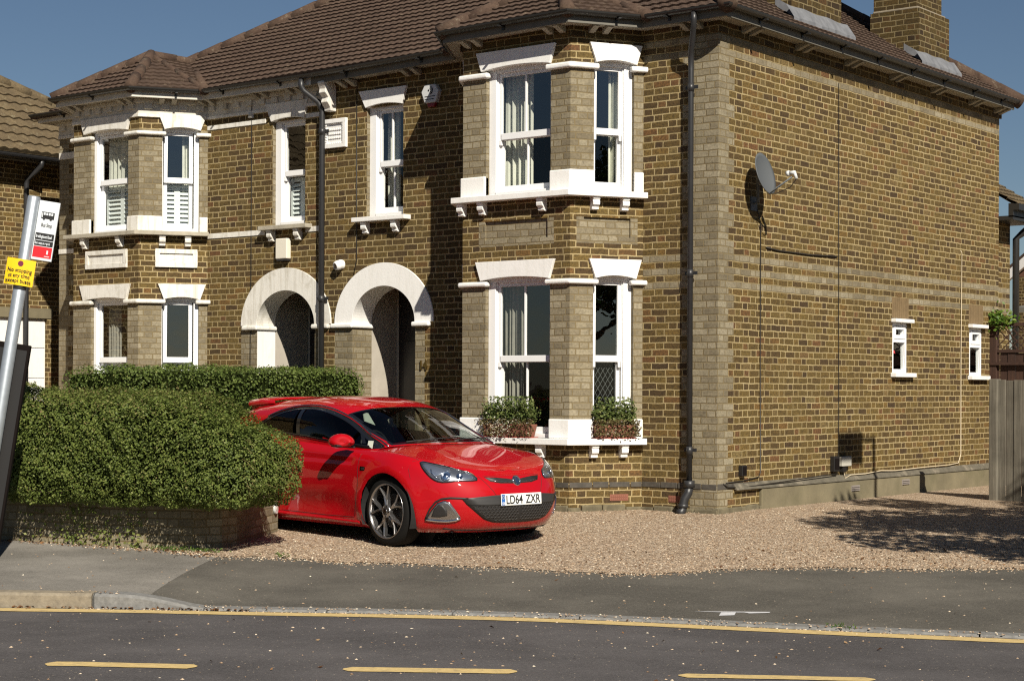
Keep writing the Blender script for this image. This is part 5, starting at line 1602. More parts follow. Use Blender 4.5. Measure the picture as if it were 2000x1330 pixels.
# ------------------------------------------------------------------ things fixed to the walls
# satellite dish
dn = Vector((.95, .04, .26)).normalized(); dc = Vector((.235, .64, 3.82))
ds = empty('satellite_dish', (0, .80, 3.6), 'grey satellite dish on the side wall casting a large oval shadow', 'satellite dish')
X = Vector((-dn.y, dn.x, 0)).normalized(); Y = dn.cross(X)
b = MB(); v = []; rings, seg = 7, 36
for side in (0, 1):
    for i in range(rings + 1):
        r_ = i / rings
        for k in range(seg):
            a = 2 * math.pi * k / seg
            v.append(dc + X * (math.cos(a) * r_ * .215) + Y * (math.sin(a) * r_ * .245) + dn * ((r_ * r_ - 1) * .045 - side * .010))
f = []
for s_ in (0, 1):
    o_ = s_ * (rings + 1) * seg
    for i in range(rings):
        for k in range(seg): f.append((o_ + i * seg + k, o_ + i * seg + (k + 1) % seg, o_ + (i + 1) * seg + (k + 1) % seg, o_ + (i + 1) * seg + k))
for k in range(seg): f.append((rings * seg + k, rings * seg + (k + 1) % seg, (rings + 1) * seg + rings * seg + (k + 1) % seg, (rings + 1) * seg + rings * seg + k))
b.add(v, f); b.build('reflector', MT['dish'], ds, smooth=True)
bot = dc - Y * .235; lnb = dc + dn * .30 - Y * .10
b = MB(); b.tube([dc - dn * .06 - Y * .10, bot - dn * .02, lnb - Y * .045], .011, 8); b.build('arm', MT['dish'], ds, smooth=True)
b = MB(); b.tube([lnb - dn * .055 + Y * .01, lnb - dn * .02 + Y * .005], .030, 14); b.tube([lnb - dn * .02 + Y * .005, lnb + dn * .05 - Y * .01], .022, 12); b.tube([lnb + dn * .04, lnb + dn * .045 - Y * .085], .019, 10); b.build('receiver', MT['lnb'], ds, smooth=True)
b = MB(); b.tube([dc - dn * .055, dc - dn * .10, (.10, .70, 3.70), (.06, .77, 3.52), (.0, .77, 3.50)], .016, 8); b.box(0, .012, .70, .84, 3.42, 3.58); b.build('wall_mount', MT['dish'], ds)
b = MB(); b.tube([lnb + dn * .045 - Y * .085, lnb - Y * .15 - dn * .05, bot + dn * .06 - Y * .03, dc - dn * .05 - Y * .22], .005, 6); b.build('lead', MT['cable'], ds)
def cable(pts, label, mat='cable', r=.006, name='wall_cable'):
    b = MB(); b.tube(pts, r, 6); return tag(b.build(name, MT[mat], None, smooth=True), label, 'cable')
cable([(.012, .84, 3.44), (.010, .92, 3.30), (.010, .925, 1.8), (.010, .94, .42), (.012, .90, .375), (.012, .55, .345), (.012, .18, .335)], 'black cable dropping down the side wall below the satellite dish')
cable([(.010, 2.83, 5.17), (.010, 2.85, 2.6), (.010, 2.87, .62), (.012, 2.80, .40), (.012, 2.86, .33)], 'thin dark cable running the full height of the side wall to the small grey box', r=.004)
cable([(.010, 6.50, 3.33), (.014, 6.53, 3.30), (.012, 6.52, 1.8), (.012, 6.53, .48), (.014, 6.44, .36), (.03, 6.1, .345), (.03, 5.3, .34), (.03, 4.4, .325), (.03, 4.0, .34), (.03, 3.55, .315), (.03, 3.15, .315), (.03, 3.0, .28), (.02, 2.97, .40)], 'cream cable down the right part of the side wall and along the plinth', 'cable_white', .0065)
cable([(.012, .12, .325), (.02, .2, .285), (.03, .5, .27), (.05, 1.4, .30), (.05, 2.3, .335), (.04, 2.78, .345)], 'black cable lying along the damp course of the side wall', r=.007)
cable([(.012, 1.05, 3.02), (.012, 1.35, 3.00), (.013, 2.1, 3.00), (.012, 2.80, 3.02)], 'short black cable slung sideways below the satellite dish', r=.009)
cable([(-7.42, -.012, 5.35), (-7.40, -.03, 5.22), (-7.415, -.012, 5.0), (-7.42, -.010, 3.0), (-7.44, -.010, .5)], 'thin black cable down the left house between its bay and upper window', r=.006)
cable([(-5.46, -.010, 5.36), (-5.455, -.010, 3.5), (-5.45, -.010, 3.05), (-5.5, -.010, 2.86)], 'thin black cable down the wall left of the plain sash window', r=.006)
b = MB(); b.box(0, .07, 2.86, 3.10, .43, .55); jb = tag(b.build('junction_box', MT['box'], None, bevel=.008), 'pale grey junction box low on the side wall', 'junction box')
b = MB(); b.box(0, .05, 2.90, 3.0, .36, .43); b.build('cable_gland', MT['black'], jb)
b = MB(); b.box(.0, .06, 2.66, 2.80, .37, .56); jb2 = tag(b.build('junction_box', MT['black'], None, bevel=.006), 'small black cable box low on the side wall beside the pale one', 'junction box')
b = MB(); b.box(.06, .066, 2.68, 2.78, .40, .53); b.build('cover', MT['case'], jb2)
b = MB(); b.box(.0, .055, .46, .56, .40, .52); jb3 = tag(b.build('junction_box', MT['black'], None, bevel=.006), 'small black socket box near the house corner above the gravel', 'junction box')
b = MB(); b.box(.055, .060, .475, .545, .415, .505); b.build('cover', MT['case'], jb3)
b = MB(); b.fbox(F_front, -6.875, -6.66, 0, .085, 3.10, 3.375); wb_ = tag(b.build('wall_box', MT['cream_box'], None, bevel=.012), 'cream utility box on the left house above its white arch', 'wall box')
b = MB(); b.fbox(F_front, -6.86, -6.675, .0, .075, 3.075, 3.10); b.build('base', MT['pipe'], wb_)
b = MB(); b.fbox(F_front, -7.46, -7.38, 0, .04, 5.055, 5.125); sb_ = tag(b.build('cable_box', MT['lnb'], None, bevel=.006), 'tiny white cable box under the painted frieze of the left house', 'cable box')
b = MB(); b.fbox(F_front, -7.45, -7.39, .04, .046, 5.065, 5.115); b.build('cover', MT['box'], sb_)
# alarm sounder
al = empty('burglar_alarm', (-4.13, 0, 5.05), 'white hexagonal burglar alarm in the shade between window and right bay', 'alarm box')
hx = [(-4.215, 5.175), (-4.045, 5.175), (-3.985, 5.085), (-4.035, 4.945), (-4.215, 4.945), (-4.27, 5.085)]
hx = [(u - .03, z) for u, z in hx]
b = MB(); b.fprism(F_front, hx, 0, .075); b.build('case', MT['lnb'], al, bevel=.010)
b = MB(); b.fprism(F_front, [(-4.22, 4.945), (-4.08, 4.945), (-4.10, 4.895), (-4.20, 4.895)], .01, .06); b.build('strobe', MT['alarm_red'], al, bevel=.006)
b = MB()
for r_ in (.028, .052):
    b.tube([(-4.165 + r_ * math.cos(a), -.078, 5.10 + r_ * math.sin(a)) for a in np.linspace(-1.15, 1.15, 9)], .005 if r_ < .03 else .0075, 5)
b.lathe((-4.175, -.075, 5.10), (0, -1, 0), [(0, .012), (.004, .012), (.004, 0)], 12)
for z, w_ in ((5.02, .17), (4.985, .15)): b.box(-4.24, -4.24 + w_, -.0775, -.075, z, z + .009)
b.build('emblem', MT['black'], al)
# turret camera
cc = empty('security_camera', (-5.74, 0, 2.97), 'white round security camera on the wall above and between the two arches', 'camera')
cd = Vector((-.25, -.9, -.30)).normalized()
b = MB(); b.lathe((-5.73, 0, 2.985), (0, -1, 0), [(0, .065), (.03, .065), (.045, .055), (.05, 0)], 24); b.lathe(Vector((-5.735, -.055, 2.975)), cd, [(-.065, 0), (-.055, .04), (-.02, .064), (.02, .064), (.05, .052), (.056, .040), (.050, .036), (.050, 0)], 24); b.build('body', MT['white'], cc, smooth=True)
b = MB(); b.lathe(Vector((-5.735, -.055, 2.975)), cd, [(.052, .0), (.058, .020), (.052, .034), (.050, .035)], 20); b.build('lens', MT['lens'], cc, smooth=True)

# ------------------------------------------------------------------ leaning bus stop
TILT = 8.75
base = Vector((-2.93, -7.55, zg(-2.93, -7.55)))
bs = empty('bus_stop', base, 'leaning galvanised bus stop post with flag sign and yellow no-stopping plate', 'bus stop')
# local axes: x = image right across the view, y = away from the camera, z = up the leaning post
vx = Vector((.767, .642, 0)).normalized(); vz = (Vector((0, 0, 1)) * math.cos(R(TILT)) + vx * math.sin(R(TILT))).normalized(); vy = vz.cross(vx)
bs.matrix_world = Matrix(((vx.x * math.cos(R(TILT)) - 0, vy.x, vz.x, base.x), (vx.y * math.cos(R(TILT)), vy.y, vz.y, base.y), (-math.sin(R(TILT)), vy.z, vz.z, base.z), (0, 0, 0, 1)))
b = MB(); b.lathe((0, 0, -.3), (0, 0, 1), [(0, .055), (3.515, .055), (3.525, .050), (3.53, .0)], 28); b.build('pole', MT['steel'], bs, local=True, smooth=True)
b = MB(); b.lathe((0, 0, 2.40), (0, 0, 1), [(0, .057), (.12, .057)], 24); b.build('pole_band', MT['pipe'], bs, local=True, smooth=True)
z1 = 3.20; z0 = 2.68; X0, X1 = .062, .235
fl = MB(); fl.box(X0 - .006, X1, -.012, .012, z0, z1); flag = fl.build('flag_sign', MT['sign_white'], bs, local=True, bevel=.003)
def plate(name, x0, x1, za, zb_, mat, y=-.0135):
    m = MB(); m.box(x0, x1, y, -.010, za, zb_); return m.build(name, mat, flag, local=True)
plate('name_strip', X0 + .002, X1 - .008, z0 + .178, z0 + .238, MT['sign_black']); plate('notice_strip', X0 + .002, X1 - .008, z0 + .126, z0 + .172, MT['sign_black']); plate('red_strip', X0 + .002, X1 - .008, z0 + .024, z0 + .120, MT['sign_red'])
def lab(name, body, size, x, z, mat, bold=0.0, sx=1.0, par=None, y=-.0145, align='LEFT'): return text(name, body, size, ((x, y, z), (1, 0, 0), (0, 0, 1)), mat, par or flag, bold, sx=sx, align=align)
lab('lettering', 'Bus Stop', .043, X0 + .038, z0 + .295, MT['sign_black'], .0006, .62)
lab('lettering', 'Beddinghurst Road', .036, X0 + .008, z0 + .196, MT['sign_white'], .0010, .50)
lab('lettering', 'Buses stop on request', .030, X0 + .006, z0 + .140, MT['sign_white'], .0008, .49)
# bus pictogram
m = MB(); y = -.0145
m.box(X0 + .028, X0 + .140, y, -.011, z0 + .365, z0 + .425)
pic = m.build('bus_symbol', MT['sign_black'], flag, local=True, bevel=.004)
m = MB()
for i in range(4): m.box(X0 + .046 + i * .022, X0 + .062 + i * .022, y - .001, -.012, z0 + .397, z0 + .418)
m.box(X0 + .033, X0 + .040, y - .001, -.012, z0 + .374, z0 + .418)
m.build('bus_windows', MT['sign_white'], flag, local=True)
m = MB()
for cx in (.053, .113): m.lathe((X0 + cx, y + .001, z0 + .365), (0, -1, 0), [(0, .011), (.002, .011), (.002, 0)], 14)
m.build('bus_wheels', MT['pipe'], flag, local=True)
m = MB(); m.box(X0 + .120, X0 + .134, y - .0005, -.012, z0 + .058, z0 + .092); m.box(X0 + .105, X0 + .150, y - .0005, -.012, z0 + .036, z0 + .042); m.build('stop_tag', MT['sign_white'], flag, local=True)
# yellow plate wrapped on the post
m = MB(); rows = []; n = 10
for i in range(n + 1):
    x = -.135 + .25 * i / n
    yy = -.060 + .02 * (abs(x + .01) / .125) ** 2
    for d in (0, .004): rows += [(x, yy + d, 2.435), (x, yy + d, 2.665)]
f = []
for i in range(n):
    k = i * 4
    f += [(k, k + 4, k + 5, k + 1), (k + 2, k + 3, k + 7, k + 6), (k + 1, k + 5, k + 7, k + 3), (k, k + 2, k + 6, k + 4)]
f += [(0, 1, 3, 2), (n * 4, n * 4 + 2, n * 4 + 3, n * 4 + 1)]
m.add(rows, f); yp = m.build('yellow_plate', MT['sign_yellow'], bs, local=True, smooth=False)
yb = -.0615
for i, s_ in enumerate(('No stopping', 'at any time', 'except buses')):
    lab('lettering', s_, .046, -.01, 2.550 - i * .046, MT['sign_black'], .0006, .92, yp, yb, 'CENTER')
m = MB(); m.lathe((-.01, yb + .002, 2.625), (0, -1, 0), [(0, .024), (.003, .024), (.003, 0)], 24); m.build('clearway_roundel', MT['sign_purple'], yp, local=True)
# timetable case standing behind the post
m = MB(); m.box(-.26, .155, .065, .125, .02, 1.93); tc = m.build('timetable_case', MT['case'], bs, local=True, bevel=.008)
m = MB(); m.box(-.24, .135, .058, .066, .06, 1.88); m.build('panel', MT['black'], tc, local=True)

# ------------------------------------------------------------------ off to the right: the tree whose shade falls on the drive, and a slim post
def tree(name, x, y, h, crown, label, n, mat, seed, rad, skirt=0.0):
    o = empty(name, (x, y, zg(x, y)), label, 'tree'); z0 = zg(x, y)
    r = np.random.default_rng(seed)
    b = MB(); b.tube([(x, y, z0 - .2), (x + .05, y, z0 + h * .3), (x, y + .06, z0 + h * .62), (x + .03, y, z0 + h * .9)], [.22, .17, .11, .03], 12)
    tips = []
    for k in range(16):
        a = r.uniform(0, 6.28); zz = r.uniform(.3, .85); L = rad * r.uniform(.5, .95) * (1.15 - zz * .5)
        p0 = Vector((x, y, z0 + h * zz)); p1 = p0 + Vector((math.cos(a) * L * .5, math.sin(a) * L * .5, L * .22)); p2 = p0 + Vector((math.cos(a) * L, math.sin(a) * L, L * .34))
        b.tube([p0, p1, p2], [.06, .035, .01], 6); tips += [p1, p2, (p1 + p2) / 2]
    b.build('trunk', MT['bark'], o, smooth=True)
    P = []
    for t in tips:
        for _ in range(n // len(tips)):
            d = r.normal(0, 1, 3); d /= np.linalg.norm(d); P.append(np.array(t) + d * crown * r.uniform(.2, 1) ** .5 * np.array((1, 1, .7)))
    P = np.array(P); P = P[P[:, 2] > z0 + skirt]
    cards('crown', P, np.tile((0, 0, .7), (len(P), 1)), .13, mat, o, jitter=.9)
    return o
tree('leafy_tree', 8.7, -1.9, 6.4, .66, 'leafy street tree just outside the right edge, shading the gravel', 30000, MT['leaf_tree'], 3, 4.2, 2.2)
po = empty('notice_post', (4.35, .95, 0), 'slim timber post with a small dark board outside the right edge', 'post')
b = MB(); b.tube([(4.35, .95, -.2), (4.35, .95, 4.71)], .035, 8); b.build('post', MT['fence'], po)
b = MB(); b.box(4.33, 4.37, -.02, .62, 4.39, 4.77); b.box(4.34, 4.36, .62, .95, 4.67, 4.71); b.build('board', MT['case'], po)
# across the road (mirrored in the windows and paintwork)
oh = empty('opposite_house', (-22, -42, 0), 'brick house across the road, seen only as a reflection', 'house')
b = MB(); wall(b, Fr((-30, -40), (-1, 0)), -14, 0, 0, 5.2); b.box(-30, -16, -48, -40.02, 0, 5.2); b.build('wall', MT['brick_old'], oh, uv=True)
b = MB(); b.prism([(-30.4, -39.6, 5.2), (-30.4, -44, 8.2), (-30.4, -48.4, 5.2)], [(-15.6, -39.6, 5.2), (-15.6, -44, 8.2), (-15.6, -48.4, 5.2)]); b.build('roof', MT['tile'], oh)
for i, (x, y, hh) in enumerate(((-8, -36, 5.0), (-2, -38, 5.6), (6, -36, 4.6), (14, -38, 5.2), (-36, -36, 5.5), (22, -24, 5.0), (30, -12, 5.5))):
    tree('leafy_tree', x, y, hh, 1.1, ['dense tree across the road by the reflected house', 'tall tree across the road behind the camera', 'low bushy tree across the road behind the camera', 'broad tree across the road to the far right', 'tree across the road beyond the reflected house', 'roadside tree to the right of the camera', 'farthest roadside tree on the right'][i], 2600, MT['leaf_tree'], 30 + i, 3.4, .2)
# ------------------------------------------------------------------ the red hatchback
def catm(xs, ys, x):
    """smooth monotone-ish interpolation through a table"""
    xs, ys = zip(*sorted(zip(xs, ys)))
    if x <= xs[0]: return ys[0]
    if x >= xs[-1]: return ys[-1]
    i = max(k for k in range(len(xs) - 1) if xs[k] <= x)
    def sl(k):
        if k == 0: return (ys[1] - ys[0]) / (xs[1] - xs[0])
        if k == len(xs) - 1: return (ys[-1] - ys[-2]) / (xs[-1] - xs[-2])
        return (ys[k + 1] - ys[k - 1]) / (xs[k + 1] - xs[k - 1])
    h = xs[i + 1] - xs[i]; t = (x - xs[i]) / h
    return (2 * t**3 - 3 * t**2 + 1) * ys[i] + (t**3 - 2 * t**2 + t) * h * sl(i) + (-2 * t**3 + 3 * t**2) * ys[i + 1] + (t**3 - t**2) * h * sl(i + 1)
def carpaint():
    m, nt, p = newmat('red_car_paint')
    g = G(nt)
    p.inputs['Base Color'].default_value = (.37, .0016, .006, 1)
    p.inputs['Roughness'].default_value = .5
    p.inputs['Coat Weight'].default_value = 1.0
    p.inputs['Coat Roughness'].default_value = .03
    p.inputs['Specular IOR Level'].default_value = .1
    return m
CM = dict(red=carpaint(), black=plain('car_black_plastic', (.016, .015, .015), .55), gloss=plain('car_gloss_black', (.008, .008, .009), .12, coat=1.0), glass=glass_mat('car_glass', (.55, .60, .58), 1.0, 1.5),
          chrome=plain('chrome_trim', (.75, .76, .78), .10, metal=1.0), satin=plain('satin_trim', (.40, .41, .43), .30, metal=1.0), tyre=plain('tyre_rubber', (.007, .0065, .006), .8, bump=.3, bscale=120, spec=.2), rim=plain('dark_alloy', (.34, .33, .33), .24, metal=.9),
          disc=plain('brake_disc', (.10, .095, .09), .4, metal=.8), lens=glass_mat('lamp_lens', (.95, .97, 1.0), 1.3, 1.5), lamp=plain('lamp_reflector', (.62, .64, .68), .16, metal=.9), seat=plain('seat_cloth', (.05, .047, .045), .85), cabin=plain('cabin_trim', (.030, .028, .027), .7),
          plate=plain('plate_white', (.78, .78, .76), .35), blue=plain('plate_blue', (.03, .13, .42), .35), under=plain('underbody', (.010, .010, .010), .9), paper=plain('pale_paper', (.62, .66, .56), .6))
W_F = Vector((-1.088, -4.267)); PSI = -9.5
ph = R(PSI); hx_ = Vector((math.cos(ph), math.sin(ph))); hy_ = Vector((-math.sin(ph), math.cos(ph)))
co = W_F + hy_ * .895
cz = zg(W_F.x, W_F.y)
car = empty('parked_car', (co.x, co.y, cz + .006), 'shiny red three-door hatchback parked on the gravel in front of the house', 'car', rz=ph)
PITCH = math.atan2(zg(*(W_F - hx_ * 2.7)) - cz, 2.7)

ZT = ([.78, .55, .3, 0, -.22, -.5, -1.0, -1.6, -2.2, -2.75, -3.1, -3.42], [.730, .795, .852, .890, .900, .908, .940, .975, 1.01, 1.035, 1.04, 1.02])
FR = [0, .07, .22, .40, .56, .70, .82, .92, 1.0]
WW = [.790, .850, .885, .905, .912, .916, .912, .895, .845]
XN = [.73, .83, .895, .925, .922, .900, .865, .815, .745]
XT = [-3.28, -3.36, -3.44, -3.49, -3.51, -3.51, -3.49, -3.45, -3.38]
Z0 = .155
def ztop(x): return catm(*ZT, x)
NV = 34
def rowval(T, v):
    return catm([i / (len(T) - 1) for i in range(len(T))], T, v)
def row_pts(v):
    W, xn, xt = rowval(WW, v), rowval(XN, v), rowval(XT, v)
    fr_ = rowval(FR, v)
    xs, xr = .02, -2.95
    out = []
    for k in range(17):                                     # tail arc, centre to side
        a = math.pi / 2 * (1 - k / 16); out.append((xr + (xt - xr) * math.sin(a) ** (2 / 2.4), W * .97 * math.cos(a) ** (2 / 3.0)))
    for k in range(1, 100): out.append((xr + (xs - xr) * k / 100, W * (.97 + .03 * sstep(k / 40))))
    for k in range(0, 61):                                  # nose arc, side to centre
        a = math.pi / 2 * k / 60; out.append((xs + (xn - xs) * math.sin(a) ** (2 / 2.05), W * max(0, math.cos(a)) ** (2 / 2.75)))
    res = []
    for x, y in out:
        z = Z0 + (ztop(x) - Z0) * fr_
        # sculpting: flared arches, scooped lower door, crisp shoulder over the rear wheel
        for wx in (0, -2.695):
            d = math.hypot(x - wx, z - .34)
            y += .020 * math.exp(-((d - .40) / .075) ** 2) * (y > .7)
        if -2.2 < x < -.5 and y > .7:
            y -= .028 * math.exp(-((z - .37) / .10) ** 2) * sstep((x + 2.2) / .4) * sstep((-.5 - x) / .3)
            y += .012 * math.exp(-((z - .23) / .035) ** 2)
            y -= .010 * math.exp(-((z - (.80 + .05 * (x + .5) * -.5)) / .03) ** 2)
        res.append(Vector((x, y, z)))
    return res
ROWS = [row_pts(i / (NV - 1)) for i in range(NV)]
NU = len(ROWS[0])
def hoodc(x): return catm([.745, .65, .5, .3, .1, -.05, -.20, -.5], [.735, .778, .828, .885, .938, .968, .985, .99], x)
body = MB()
idx = {}
V = []
def add_side(sgn):
    grid = [[None] * NU for _ in range(NV)]
    for i in range(NV):
        for j in range(NU):
            p = ROWS[i][j]; grid[i][j] = Vector((p.x, p.y * sgn, p.z))
    # snap the grid to the wheel openings
    keep = [[True] * (NU - 1) for _ in range(NV - 1)]
    for wx in (0.0, -2.695):
        RA = .372; zc_ = .335
        for i in range(NV - 1):
            for j in range(NU - 1):
                q = [grid[i][j], grid[i + 1][j], grid[i + 1][j + 1], grid[i][j + 1]]
                c = sum(q, Vector()) / 4
                if abs(c.y) > .55 and math.hypot(c.x - wx, c.z - zc_) < RA and abs(c.x - wx) < .6: keep[i][j] = False
        for i in range(NV):
            for j in range(NU):
                p = grid[i][j]
                if abs(p.y) < .55 or abs(p.x - wx) > .6: continue
                d = math.hypot(p.x - wx, p.z - zc_)
                near = [keep[a][b] for a in (i - 1, i) for b in (j - 1, j) if 0 <= a < NV - 1 and 0 <= b < NU - 1]
                if any(near) and not all(near) and d > 1e-3 and p.z > .17:
                    f = RA / d
                    p.x = wx + (p.x - wx) * f; p.z = zc_ + (p.z - zc_) * f
    base = len(V)
    for i in range(NV):
        for j in range(NU): V.append(grid[i][j])
    for i in range(NV - 1):
        for j in range(NU - 1):
            if keep[i][j]: FACES.append((base + i * NU + j, base + i * NU + j + 1, base + (i + 1) * NU + j + 1, base + (i + 1) * NU + j))
    # bonnet: top row swept to the centre line
    m = 16; top = grid[NV - 1]; hb = len(V); js = [j for j in range(NU) if top[j].x > -.45]
    for j in js:
        e = top[j]
        for k in range(m + 1):
            t = k / m; y = e.y * (1 - t)
            hc = hoodc(e.x)
            w = abs(y) / (abs(e.y) + 1e-6)
            z = hc - (hc - e.z) * w ** 2.3
            z += .012 * math.exp(-((abs(y) - .46) / .05) ** 2) * sstep((.55 - e.x) / .4) * sstep((e.x + .15) / .2)   # pressed bonnet crease
            V.append(Vector((e.x, y, z)))
    for a in range(len(js) - 1):
        for k in range(m): FACES.append((hb + a * (m + 1) + k, hb + (a + 1) * (m + 1) + k, hb + (a + 1) * (m + 1) + k + 1, hb + a * (m + 1) + k + 1))
    # shelf under the side glass and the tail
    jr = [j for j in range(NU) if top[j].x <= -.42]; sb = len(V)
    for j in jr:
        V.append(top[j].copy()); V.append(Vector((max(top[j].x, -3.40), top[j].y * .82, top[j].z + .012)))
    for a in range(len(jr) - 1): FACES.append((sb + a * 2, sb + a * 2 + 1, sb + a * 2 + 3, sb + a * 2 + 2))
FACES = []
for sg in (-1, 1): add_side(sg)
body.add(V, FACES)
bo = body.build('body', CM['red'], car, local=True, smooth=True)

# cabin
ZC = ([0, -.2, -.4, -.6, -.8, -1.0, -1.3, -1.6, -1.95, -2.25, -2.5, -2.72, -3.0, -3.46], [.968, 1.058, 1.150, 1.238, 1.315, 1.372, 1.416, 1.430, 1.424, 1.402, 1.372, 1.31, 1.15, 1.03])
YB = ([0, -.4, -.8, -1.3, -2.0, -2.6, -3.1, -3.46], [.800, .840, .842, .842, .830, .795, .73, .62])
def KF(s): return .44 * (1 - sstep((-s - .3) / 1.2)) - .10 * sstep((-s - 2.6) / .8)
def cab(s, th):
    zb = ztop(s) - .012; zc = max(catm(*ZC, s), zb + .004)
    yb = catm(*YB, s)
    c = max(0.0, math.cos(th)); sn = math.sin(th)
    y = yb * c ** .74; z = zb + (zc - zb) * sn ** .60
    return Vector((s - KF(s) * y * y, y, z))
NS, NT = 130, 40
SS = [0.0 - 3.46 * (i / NS) for i in range(NS + 1)]
TH = [math.pi / 2 * (k / NT) for k in range(NT + 1)]
S_TOP = -.83
def is_screen(s, th):
    return S_TOP < s < -.015 and th > R(41 - 6 * s)
def is_hole(p):
    return inside(p.x, p.z, SIDE_IN) and abs(p.y) > .50
def inside(x, z, poly):
    r = False
    for (a, b), (c, d) in zip(poly, poly[1:] + poly[:1]):
        if (b > z) != (d > z) and x < (c - a) * (z - b) / (d - b) + a: r = not r
    return r
SIDE = [(-.215, .935), (-.34, .985), (-.50, 1.045), (-.69, 1.135), (-.843, 1.202), (-.987, 1.250), (-1.145, 1.290), (-1.35, 1.318), (-1.52, 1.325), (-1.70, 1.315), (-1.909, 1.272), (-2.105, 1.204), (-2.28, 1.125), (-2.31, 1.085), (-2.15, 1.060), (-1.787, 1.030), (-1.481, 1.012), (-1.259, .995), (-1.007, .973), (-.772, .950), (-.545, .932), (-.32, .918)]
STRIP = [(x, z + .008) for x, z in SIDE[:12]]
cx_, cz_ = sum(p[0] for p in SIDE) / len(SIDE), sum(p[1] for p in SIDE) / len(SIDE)
def inset_poly(poly, d):
    n = len(poly); out = []
    for i in range(n):
        a, b, c = poly[i - 1], poly[i], poly[(i + 1) % n]
        e1 = Vector((b[0] - a[0], b[1] - a[1])).normalized(); e2 = Vector((c[0] - b[0], c[1] - b[1])).normalized()
        nn = Vector((e1.y + e2.y, -(e1.x + e2.x))).normalized()
        out.append((b[0] + nn.x * d, b[1] + nn.y * d))
    return out
def _area(p): return sum(a[0] * b[1] - b[0] * a[1] for a, b in zip(p, p[1:] + p[:1])) / 2
sgn_in = -1 if _area(SIDE) > 0 else 1
SIDE_IN = inset_poly(SIDE, .024 * sgn_in)
cabm = MB(); scr = MB(); full = MB()
CV = []
for sg in (-1, 1):
    for s in SS:
        for t in TH:
            p = cab(s, t); CV.append(Vector((p.x, p.y * sg, p.z)))
cf, sf, frit = [], [], []
for q, sg in enumerate((-1, 1)):
    o_ = q * (NS + 1) * (NT + 1)
    for i in range(NS):
        for k in range(NT):
            ids = (o_ + i * (NT + 1) + k, o_ + (i + 1) * (NT + 1) + k, o_ + (i + 1) * (NT + 1) + k + 1, o_ + i * (NT + 1) + k + 1)
            sm, tm = (SS[i] + SS[i + 1]) / 2, (TH[k] + TH[k + 1]) / 2
            c = sum((CV[a] for a in ids), Vector()) / 4
            full.add([CV[a] for a in ids], [(0, 1, 2, 3)])
            if is_screen(sm, tm):
                edge = not all(is_screen(sm + a, tm + b) for a, b in ((.05, 0), (-.04, 0), (0, -R(4))))
                (frit if edge else sf).append(ids)
            elif is_hole(c): pass
            else: cf.append(ids)
def pack(faces, name, mat, parent, **kw):
    mb = MB(); m = {}
    for f in faces:
        for a in f:
            if a not in m: m[a] = len(m); mb.v.append(tuple(CV[a]))
        mb.f.append(tuple(m[a] for a in f)); mb.uv.append([(0, 0)] * 4); mb.q.append([(9, 0)] * 4); mb.mi.append(0)
    return mb.build(name, mat, parent, local=True, smooth=True, **kw)
roof_c = pack(cf, 'roof', CM['red'], car)
ws = pack(sf, 'windscreen', CM['glass'], car)
pack(frit, 'screen_border', CM['gloss'], ws)
# ray target: whole outer skin
tgt_v = [tuple(p) for p in V] + [tuple(p) for p in full.v]
tgt_f = [tuple(f) for f in FACES] + [tuple(len(V) + a for a in f) for f in full.f]
SKIN = BVHTree.FromPolygons(tgt_v, tgt_f)
def on_skin(p, off):
    l, n, i, d = SKIN.find_nearest(Vector(p))
    ref = l - Vector((-1.2, 0, .55))
    if n.dot(ref) < 0: n = -n
    return l + n * off
def dense(poly, step=.02, closed=True):
    out = []
    P = [Vector(p) for p in poly]
    for a, b in zip(P, P[1:] + (P[:1] if closed else [])):
        n = max(1, int((b - a).length / step))
        out += [a + (b - a) * i / n for i in range(n)]
    if not closed: out.append(P[-1])
    return out
def smooth_loop(P, it=2):
    P = [Vector(p) for p in P]
    for _ in range(it):
        Q = []
        for a, b in zip(P, P[1:] + P[:1]): Q += [a * .75 + b * .25, a * .25 + b * .75]
        P = Q
    return P
def flip(P): return [Vector((p[0], -p[1], p[2])) for p in P]
def patch(name, outline, off, mat, parent, rings=6, thick=None, smooth=True, edge=.004):
    """panel that follows the bodywork inside a closed outline"""
    P = dense(outline, .018); n = len(P); c = sum(P, Vector()) / n
    mb = MB(); v = []
    for r_ in range(rings + 1):
        t = r_ / rings
        for p in P: v.append(on_skin(p.lerp(c, t * .999), off))
    for p in P: v.append(on_skin(p, -.006))
    f = []
    for r_ in range(rings):
        for k in range(n): f.append((r_ * n + k, r_ * n + (k + 1) % n, (r_ + 1) * n + (k + 1) % n, (r_ + 1) * n + k))
    o_ = (rings + 1) * n
    for k in range(n): f.append((k, (k + 1) % n, o_ + (k + 1) % n, o_ + k))
    mb.add(v, f)
    return mb.build(name, mat, parent, local=True, smooth=smooth, fix=True)
def line_on(name, pts, r, off, mat, parent, closed=False):
    P = [on_skin(p, off) for p in dense(pts, .03, closed)]
    if closed: P.append(P[0])
    mb = MB(); mb.tube(P, r, 6, caps=not closed)
    return mb.build(name, mat, parent, local=True, smooth=True)
def side3(poly, sg):
    """side-view outline (x, z) dropped onto the skin from the side"""
    out = []
    for x, z in poly:
        h = SKIN.ray_cast(Vector((x, sg * 2, z)), Vector((0, -sg, 0)))
        out.append(h[0] if h[0] else Vector((x, sg * .7, z)))
    return out
